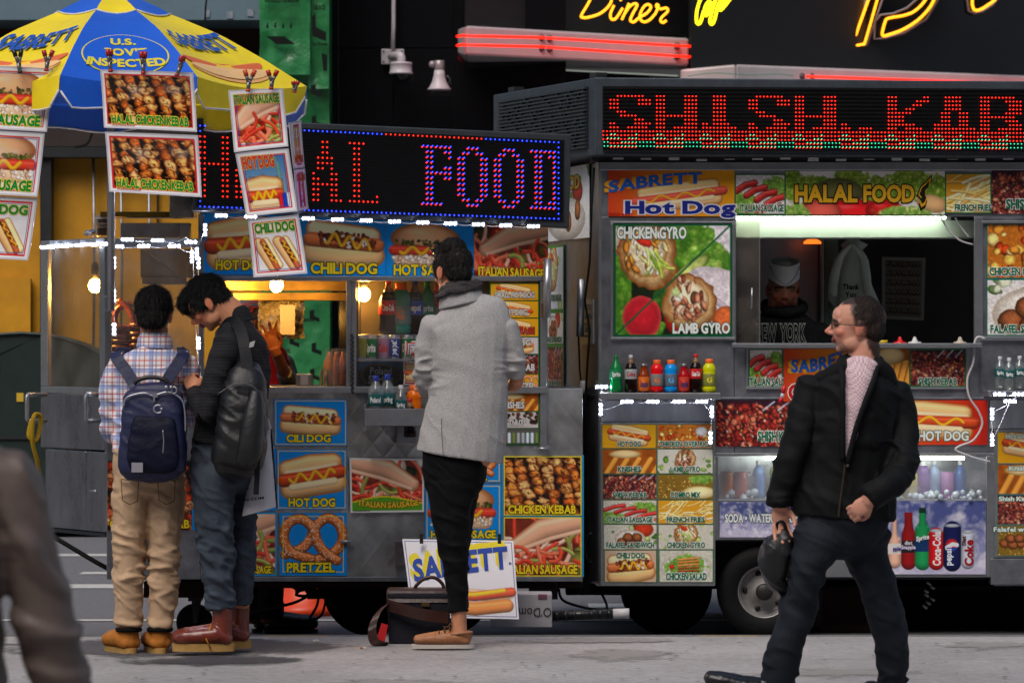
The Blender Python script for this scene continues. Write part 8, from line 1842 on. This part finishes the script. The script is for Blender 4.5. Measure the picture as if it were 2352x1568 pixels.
garment(B4, 'jacket', [torso, armL, armR], d, JACK, fold=dict(amp=.011, f=(5, 6), seed=33, zones=[(1825, 1010, 60, .8, 12), (2060, 1070, 60, 1, 14), (1950, 1100, 90, .6, 9), (1790, 1150, 40, .6, 18)]))
garment(B4, 'shirt', [[(1974, 838, 40, -.08, .05), (1968, 880, 32, -.116, .05), (1958, 930, 24, -.136, .04), (1950, 985, 15, -.142, .028), (1944, 1030, 8, -.14, .018), (1940, 1070, 3, -.138, .012)]], d, CHECK, .005, 3, fold=dict(amp=.004, f=(8, 8), seed=35))
mb = MB()
for pts in ([(1932, 842, -.11), (1935, 875, -.155), (1935, 915, -.172), (1936, 985, -.172), (1936, 1060, -.16)], [(2014, 842, -.1), (2004, 880, -.15), (1986, 925, -.17), (1966, 985, -.17), (1946, 1065, -.16)]):
    mb.tube(smooth_path([P(x, y, d + z) for x, y, z in pts], 4), .011, 8)
mb.build('jacket_lapel', JACK, B4)
garment(B4, 'jacket_collar', [[(1950, 846, 26, -.09, .03), (1918, 862, 28, -.06, .03), (1880, 872, 16, -.03, .03)], [(2008, 836, 20, -.06, .04), (2030, 862, 26, -.04, .04), (2050, 884, 14, -.03, .03)], [(1990, 830, 46, .03, .06), (1990, 850, 52, .03, .07)]], d, JACK, .006, 3)
MB().tube(pxpath([(1941, 1066), (1937, 1100), (1930, 1150), (1926, 1186)], d - .158), .004, 6).build('zip', M('brass_zip', '#4a3c34', .4, .5), B4)
garment(B4, 'trousers', [hips, legL, legR], d, SLACK, fold=dict(amp=.011, f=(6, 7), seed=37, zones=[(1845, 1350, 60, .8, 16), (1795, 1560, 60, .8, 18), (2030, 1370, 60, .7, 16), (2060, 1560, 50, .8, 18), (1900, 1250, 80, .4, 10)]))
mb = MB(); ellp(mb, fr, (0, -.13, .155), (.346, .365, .352)); ellp(mb, fr, (0, -.29, -.06), (.285, .21, .25))
hair(B4, mb, '#2a1f1b', amp=.0045, f=90, seed=34, smooth=1, slen=.007, strands=7000)
eyewear(B4, fr, s, M('thin_metal_frame', '#3a3432', .3, .8, 0), long=1.12, r=.07, z=.0, wk=.5)
shoe(B4, 'shoe', (1780, 1628), d + .02, 88, .3, .04, DSH, DSH, pitch=.28, soleh=.02, hs=.85); shoe(B4, 'shoe', (2062, 1612), d + .22, 88, .29, .04, DSH, DSH, pitch=-.35, soleh=.02)
t = thing('shoulder_bag', P(1782, 1355, d - .05), 'black soft bag hanging from the walking man\'s hand', 'bag')
mb = limb(MB(), [(1798, 1222, 14, 0, .03), (1792, 1240, 30, 0, .06), (1778, 1290, 35, 0, .07), (1784, 1330, 27, 0, .06), (1800, 1352, 18, 0, .04)], d - .03, 18, sq=3); me = fuse(mb, .006, 3); folds(me, .01, (7, 7), 44, base=.9); link_mesh('bag_body', me, M('soft_black_leather', '#101114', .45, 0, .3, 12, .2, 50), t, smooth=True)
MB().tube(pxpath([(1788, 1232), (1784, 1205), (1792, 1196), (1802, 1206), (1806, 1232)], d - .05), .008, 8).build('bag_handle', FRAMEM, t)
MB().tube(pxpath([(1780, 1345), (1796, 1370), (1812, 1400), (1818, 1360), (1812, 1330)], d - .06), .005, 8).build('bag_strap', FRAMEM, t)

# --- vendor in the truck window
d = 21.15; fr = head_frame((1799, 662), d, 106, 183, 14); s = 102 * PXM(d)
torso = [(1800, 715, 42, .02, .09), (1798, 748, 88, .02, .12), (1794, 800, 108, .02, .15), (1792, 900, 106, .03, .15), (1792, 1000, 104, .05, .15)]
armL = [(1716, 768, 36, .02), (1700, 830, 34, 0), (1705, 890, 30, -.03), (1735, 905, 25, -.15), (1765, 890, 20, -.25)]
armR = [(1880, 765, 36, .02), (1898, 830, 34, 0), (1893, 890, 30, -.03), (1862, 905, 25, -.15), (1830, 892, 20, -.25)]
hips = [(1792, 990, 96, .05, .14), (1792, 1060, 92, .05, .14)]
lg1 = [(1755, 1050, 52, .05, .11), (1755, 1140, 44, .05, .1), (1756, 1225, 36, .05, .08)]; lg2 = [(1830, 1050, 52, .05, .11), (1830, 1140, 44, .05, .1), (1829, 1225, 36, .05, .08)]
def hd(mb): head(mb, fr, s, .95)
def nk(mb): limb(mb, [(1799, 680, 34, .03, .07), (1799, 740, 38, .02, .08)], d)
def hl(mb): hand(mb, vframe(P(1765, 890, d) + Vector((0, -.25, 0)), (.7, -.5, 0), (0, 0, -1), .18), .18, -1, curl=.5); hand(mb, vframe(P(1830, 892, d) + Vector((0, -.25, 0)), (-.7, -.5, 0), (0, 0, -1), .18), .18, curl=.5)
B5 = person('vendor in white paper hat and black hooded top inside the truck window', [torso, armL, armR, hips, lg1, lg2], d, P(1792, 1236, d), fr, s, '#9a6248', [hd, nk, hl], long=.95, stub='#4a342c')
garment(B5, 'hooded_top', [torso, armL, armR], d, HOOD, fold=dict(amp=.008, f=(5, 6), seed=43))
mb = MB()
for k in range(2): mb.tube([P(1799 + (47 - 6 * k) * math.cos(a), 704 + 10 * k - 14 * math.sin(a) * (1 if k == 0 else .5), d) + Vector((0, .1 * math.sin(a) + .01, 0)) for a in [2 * math.pi * i / 24 for i in range(24)]], (11 - 2 * k) * PXM(d), 10, True)
me = fuse(mb, .006, 3); folds(me, .006, (8, 14), 45); link_mesh('hood', me, HOOD, B5, smooth=True)
garment(B5, 'trousers', [hips, lg1, lg2], d, BLKT)
for x in (1768, 1818): shoe(B5, 'shoe', (x, 1236), d + .05, 180, .28, .04, DSH, DSH, soleh=.02)
NYq = [P(1738, 742, d - .155), P(1850, 742, d - .155), P(1850, 786, d - .15), P(1738, 786, d - .15)]
o = flat_text('chest_print', [dict(txt='NEW', cx=.2, cy=.5, h=.85, width=.4), dict(txt='YORK', cx=.74, cy=.5, h=.85, width=.5)], NYq, B5, M('white_outline_print', '#8a8a88', .8, 0, 0), 'o'); flat_text('chest_print_fill', [dict(txt='NEW', cx=.2, cy=.5, h=.85, width=.4), dict(txt='YORK', cx=.74, cy=.5, h=.85, width=.5)], NYq, o, HOOD, 'b', off=.007)
mb = MB(); ns = 32; vs = []
HT = M('white_paper_hat', '#c8c8c8', .7, 0, .06, 10)
for ring, (z, k) in enumerate(((.24, 1.0), (.4, .99), (.6, .95), (.6, .88), (.5, .84), (.6, .3))):
    for j in range(ns):
        a = 2 * math.pi * j / ns; x, y = .355 * k * math.cos(a), (.44 * math.sin(a) - .04) * k; dip = -.1 * max(0, math.sin(a)) ** 4 if ring in (0,) else (-.03 * max(0, math.sin(a)) ** 2 if ring in (2, 3) else 0)
        vs.append(fr(x, y, z + dip + (.14 * abs(math.cos(a)) ** .0 * 0)))
mb.add(vs, [(i * ns + j, i * ns + (j + 1) % ns, (i + 1) * ns + (j + 1) % ns, (i + 1) * ns + j) for i in range(5) for j in range(ns)] + [tuple(5 * ns + j for j in range(ns))], False); ph = mb.build('paper_hat', HT, B5)
MB().tube([fr(.355 * 1.012 * math.cos(a), (.44 * math.sin(a) - .04) * 1.012, .17 + .36 * min(1, abs(a - math.pi / 2) / 1.1) ** 1.4) for a in np.linspace(math.pi / 2 - 1.15, math.pi / 2 + 1.15, 24)], .006 * s, 5).build('hat_line', M('blue_line', '#1c2a6a', .7, 0, 0), ph)

# --- vendor behind the cart
d = 20.95; fr = head_frame((566, 742), d, 106, 120, 12); s = 106 * PXM(d)
torso = [(572, 792, 40, 0, .08), (585, 820, 72, 0, .11), (590, 870, 82, 0, .14), (592, 960, 80, 0, .14), (592, 1060, 80, 0, .14)]
armR = [(650, 830, 24, 0), (662, 860, 22, -.03), (670, 884, 20, -.2), (664, 852, 18, -.45), (652, 815, 15, -.62)]
armL = [(528, 830, 24, 0), (518, 900, 22, -.02), (540, 930, 20, -.2), (580, 880, 16, -.3)]
hips = [(592, 1050, 76, 0, .13), (592, 1110, 76, 0, .13)]
l1 = [(570, 1100, 44, 0, .1), (572, 1240, 38, .02, .09), (580, 1420, 30, .02, .08)]; l2 = [(622, 1100, 42, 0, .1), (624, 1240, 36, 0, .09), (618, 1420, 33, 0, .08)]
def hd(mb): head(mb, fr, s)
def nk(mb): limb(mb, [(568, 765, 30, 0, .06), (572, 805, 34, 0, .07)], d)
HW = P(650, 806, d) + Vector((0, -.64, 0))
def hl(mb): hand(mb, vframe(HW, (-.35, -.1, 1), (0, -1, .1), .2), .2, -1, curl=.35, spread=.3); hand(mb, vframe(P(580, 880, d) + Vector((0, -.3, 0)), (.5, -.3, .6), (0, -1, 0), .18), .18, curl=.5)
B6 = person('cart vendor in grey cap and red vest holding up foil behind the counter', [torso, armL, armR, hips, l1, l2], d, P(600, 1455, d), fr, s, '#7a4428', [hd, nk, hl, [(665, 860, 15, -.4), (650, 806, 12, -.64)]])
garment(B6, 'grey_shirt', [armL, armR[:4]], d, M('grey_jersey', '#7c7a7c', .9, 0, .15, 20, .2, 100), fold=dict(amp=.006, f=(8, 12), seed=51))
garment(B6, 'red_vest', [torso], d - .015, M('red_fleece', '#a81418', .85, 0, .12, 14, .2, 90), fold=dict(amp=.006, f=(5, 6), seed=53)); garment(B6, 'trousers', [hips, l1, l2], d, BLKT, fold=dict(amp=.008, f=(6, 9), seed=55))
shoe(B6, 'shoe', (606, 1455), d, -75, .29, .05, DSH, DSH, soleh=.022); shoe(B6, 'shoe', (580, 1452), d + .06, -75, .29, .05, DSH, DSH, soleh=.022)
mb = MB(); ellp(mb, fr, (0, -.05, .2), (.375, .46, .33)); ellp(mb, fr, (0, .46, .2), (.27, .26, .035), rot=Matrix.Rotation(-.2, 3, 'X')); me = fuse(mb, .0045, 3); cp = link_mesh('cap', me, M('grey_cap_cloth', '#6a686e', .85, 0, .15, 20, .2, 120), B6, smooth=True)
mb = MB(); OC = M('orange_embroidery', '#d8421c', .7, 0, .1)
for k in range(3): mb.tube([fr(-.36 * math.cos(b), -.05 + .44 * math.sin(b) , .2 + .12 * k) for b in np.linspace(-.5, .9, 10)], .014 * s, 5)
mb.tube([fr(-.375, .04 + .09 * math.cos(b), .32 + .07 * math.sin(b)) for b in [i * .5236 for i in range(12)]], .015 * s, 5, True); mb.build('cap_embroidery', OC, cp)
# the foil and napkin he holds
mb = MB(); vs, fs = wob(592, 700, 687, 778, d - .5, .16, 61, 20, 16); rr = random.Random(9)
vs = [v + Vector((rr.uniform(-.004, .004), rr.uniform(-.03, .03), rr.uniform(-.004, .004))) for v in vs]; mb.add(vs, fs, False); tag(mb.build('foil_sheet', M('creased_foil', '#efe6d0', .3, .55, .05, 10)), 'crinkled sheet of foil held up by the cart vendor', 'foil')
mb = MB(); vs, fs = wob(643, 678, 700, 768, d - .6, .02, 63, 10, 14); mb.add(vs, fs, True); tag(mb.build('paper_napkin', M('paper_white', '#d4cec8', .8, 0, .05)), 'white paper napkin held against the foil by the cart vendor', 'napkin')

# --- out of focus passer-by at the left edge, close to the camera
d = 7.2; fr = head_frame((-150, 880), d, 275, 60, 0); s = 275 * PXM(d)
torso = [(-140, 1010, 90, 0, .08), (-135, 1060, 165, 0, .12), (-140, 1200, 170, 0, .15), (-145, 1420, 150, 0, .15), (-140, 1650, 160, 0, .16), (-135, 1850, 180, 0, .17)]
armR = [(-40, 1062, 60, -.02), (20, 1110, 74, -.02), (52, 1200, 74, -.02), (82, 1320, 72, -.01), (112, 1450, 70, 0), (140, 1570, 66, .02), (160, 1700, 58, .05)]
armL = [(-280, 1090, 70, 0), (-310, 1300, 70, 0), (-320, 1500, 64, -.03), (-310, 1700, 56, -.08)]
hips = [(-120, 1830, 180, 0, .15), (-120, 1950, 175, 0, .15)]
l1 = [(-190, 1940, 100, 0, .11), (-190, 2200, 80, 0, .09), (-190, 2500, 62, 0, .08)]; l2 = [(-40, 1940, 100, 0, .11), (-30, 2200, 80, .1, .09), (-20, 2500, 62, .2, .08)]
def hd(mb): head(mb, fr, s)
def nk(mb): limb(mb, [(-145, 960, 75, 0, .06), (-142, 1030, 80, 0, .07)], d)
def hl(mb): hand(mb, vframe(P(160, 1690, d) + Vector((0, .05, 0)), (.1, 0, -1), (1, 0, 0), .18), .18); hand(mb, vframe(P(-310, 1690, d) + Vector((0, -.08, 0)), (0, 0, -1), (-1, 0, 0), .18), .18)
B7 = person('out of focus passer-by in a brown leather coat at the left edge', [torso, armR, armL, hips, l1, l2], d, P(-110, 2580, d), fr, s, '#b07a5a', [hd, nk, hl], voxel=.006)
garment(B7, 'coat', [torso, armR, armL], d, BRLE, .008, fold=dict(amp=.012, f=(6, 8), seed=63, zones=[(80, 1300, 160, .8, 12)])); garment(B7, 'trousers', [hips, l1, l2], d, BLKT, .008)
mb = MB(); ellp(mb, fr, (0, -.12, .15), (.37, .43, .38)); ellp(mb, fr, (0, -.25, -.15), (.3, .22, .3)); hair(B7, mb, '#2a1c14', .006)
for x, yo in ((-190, 0), (-20, .2)): shoe(B7, 'shoe', (x, CY + HCAM * F / (d + yo)), d + yo, 60, .27, .04, DSH, DSH)
bpy.data.scenes.remove(S2)
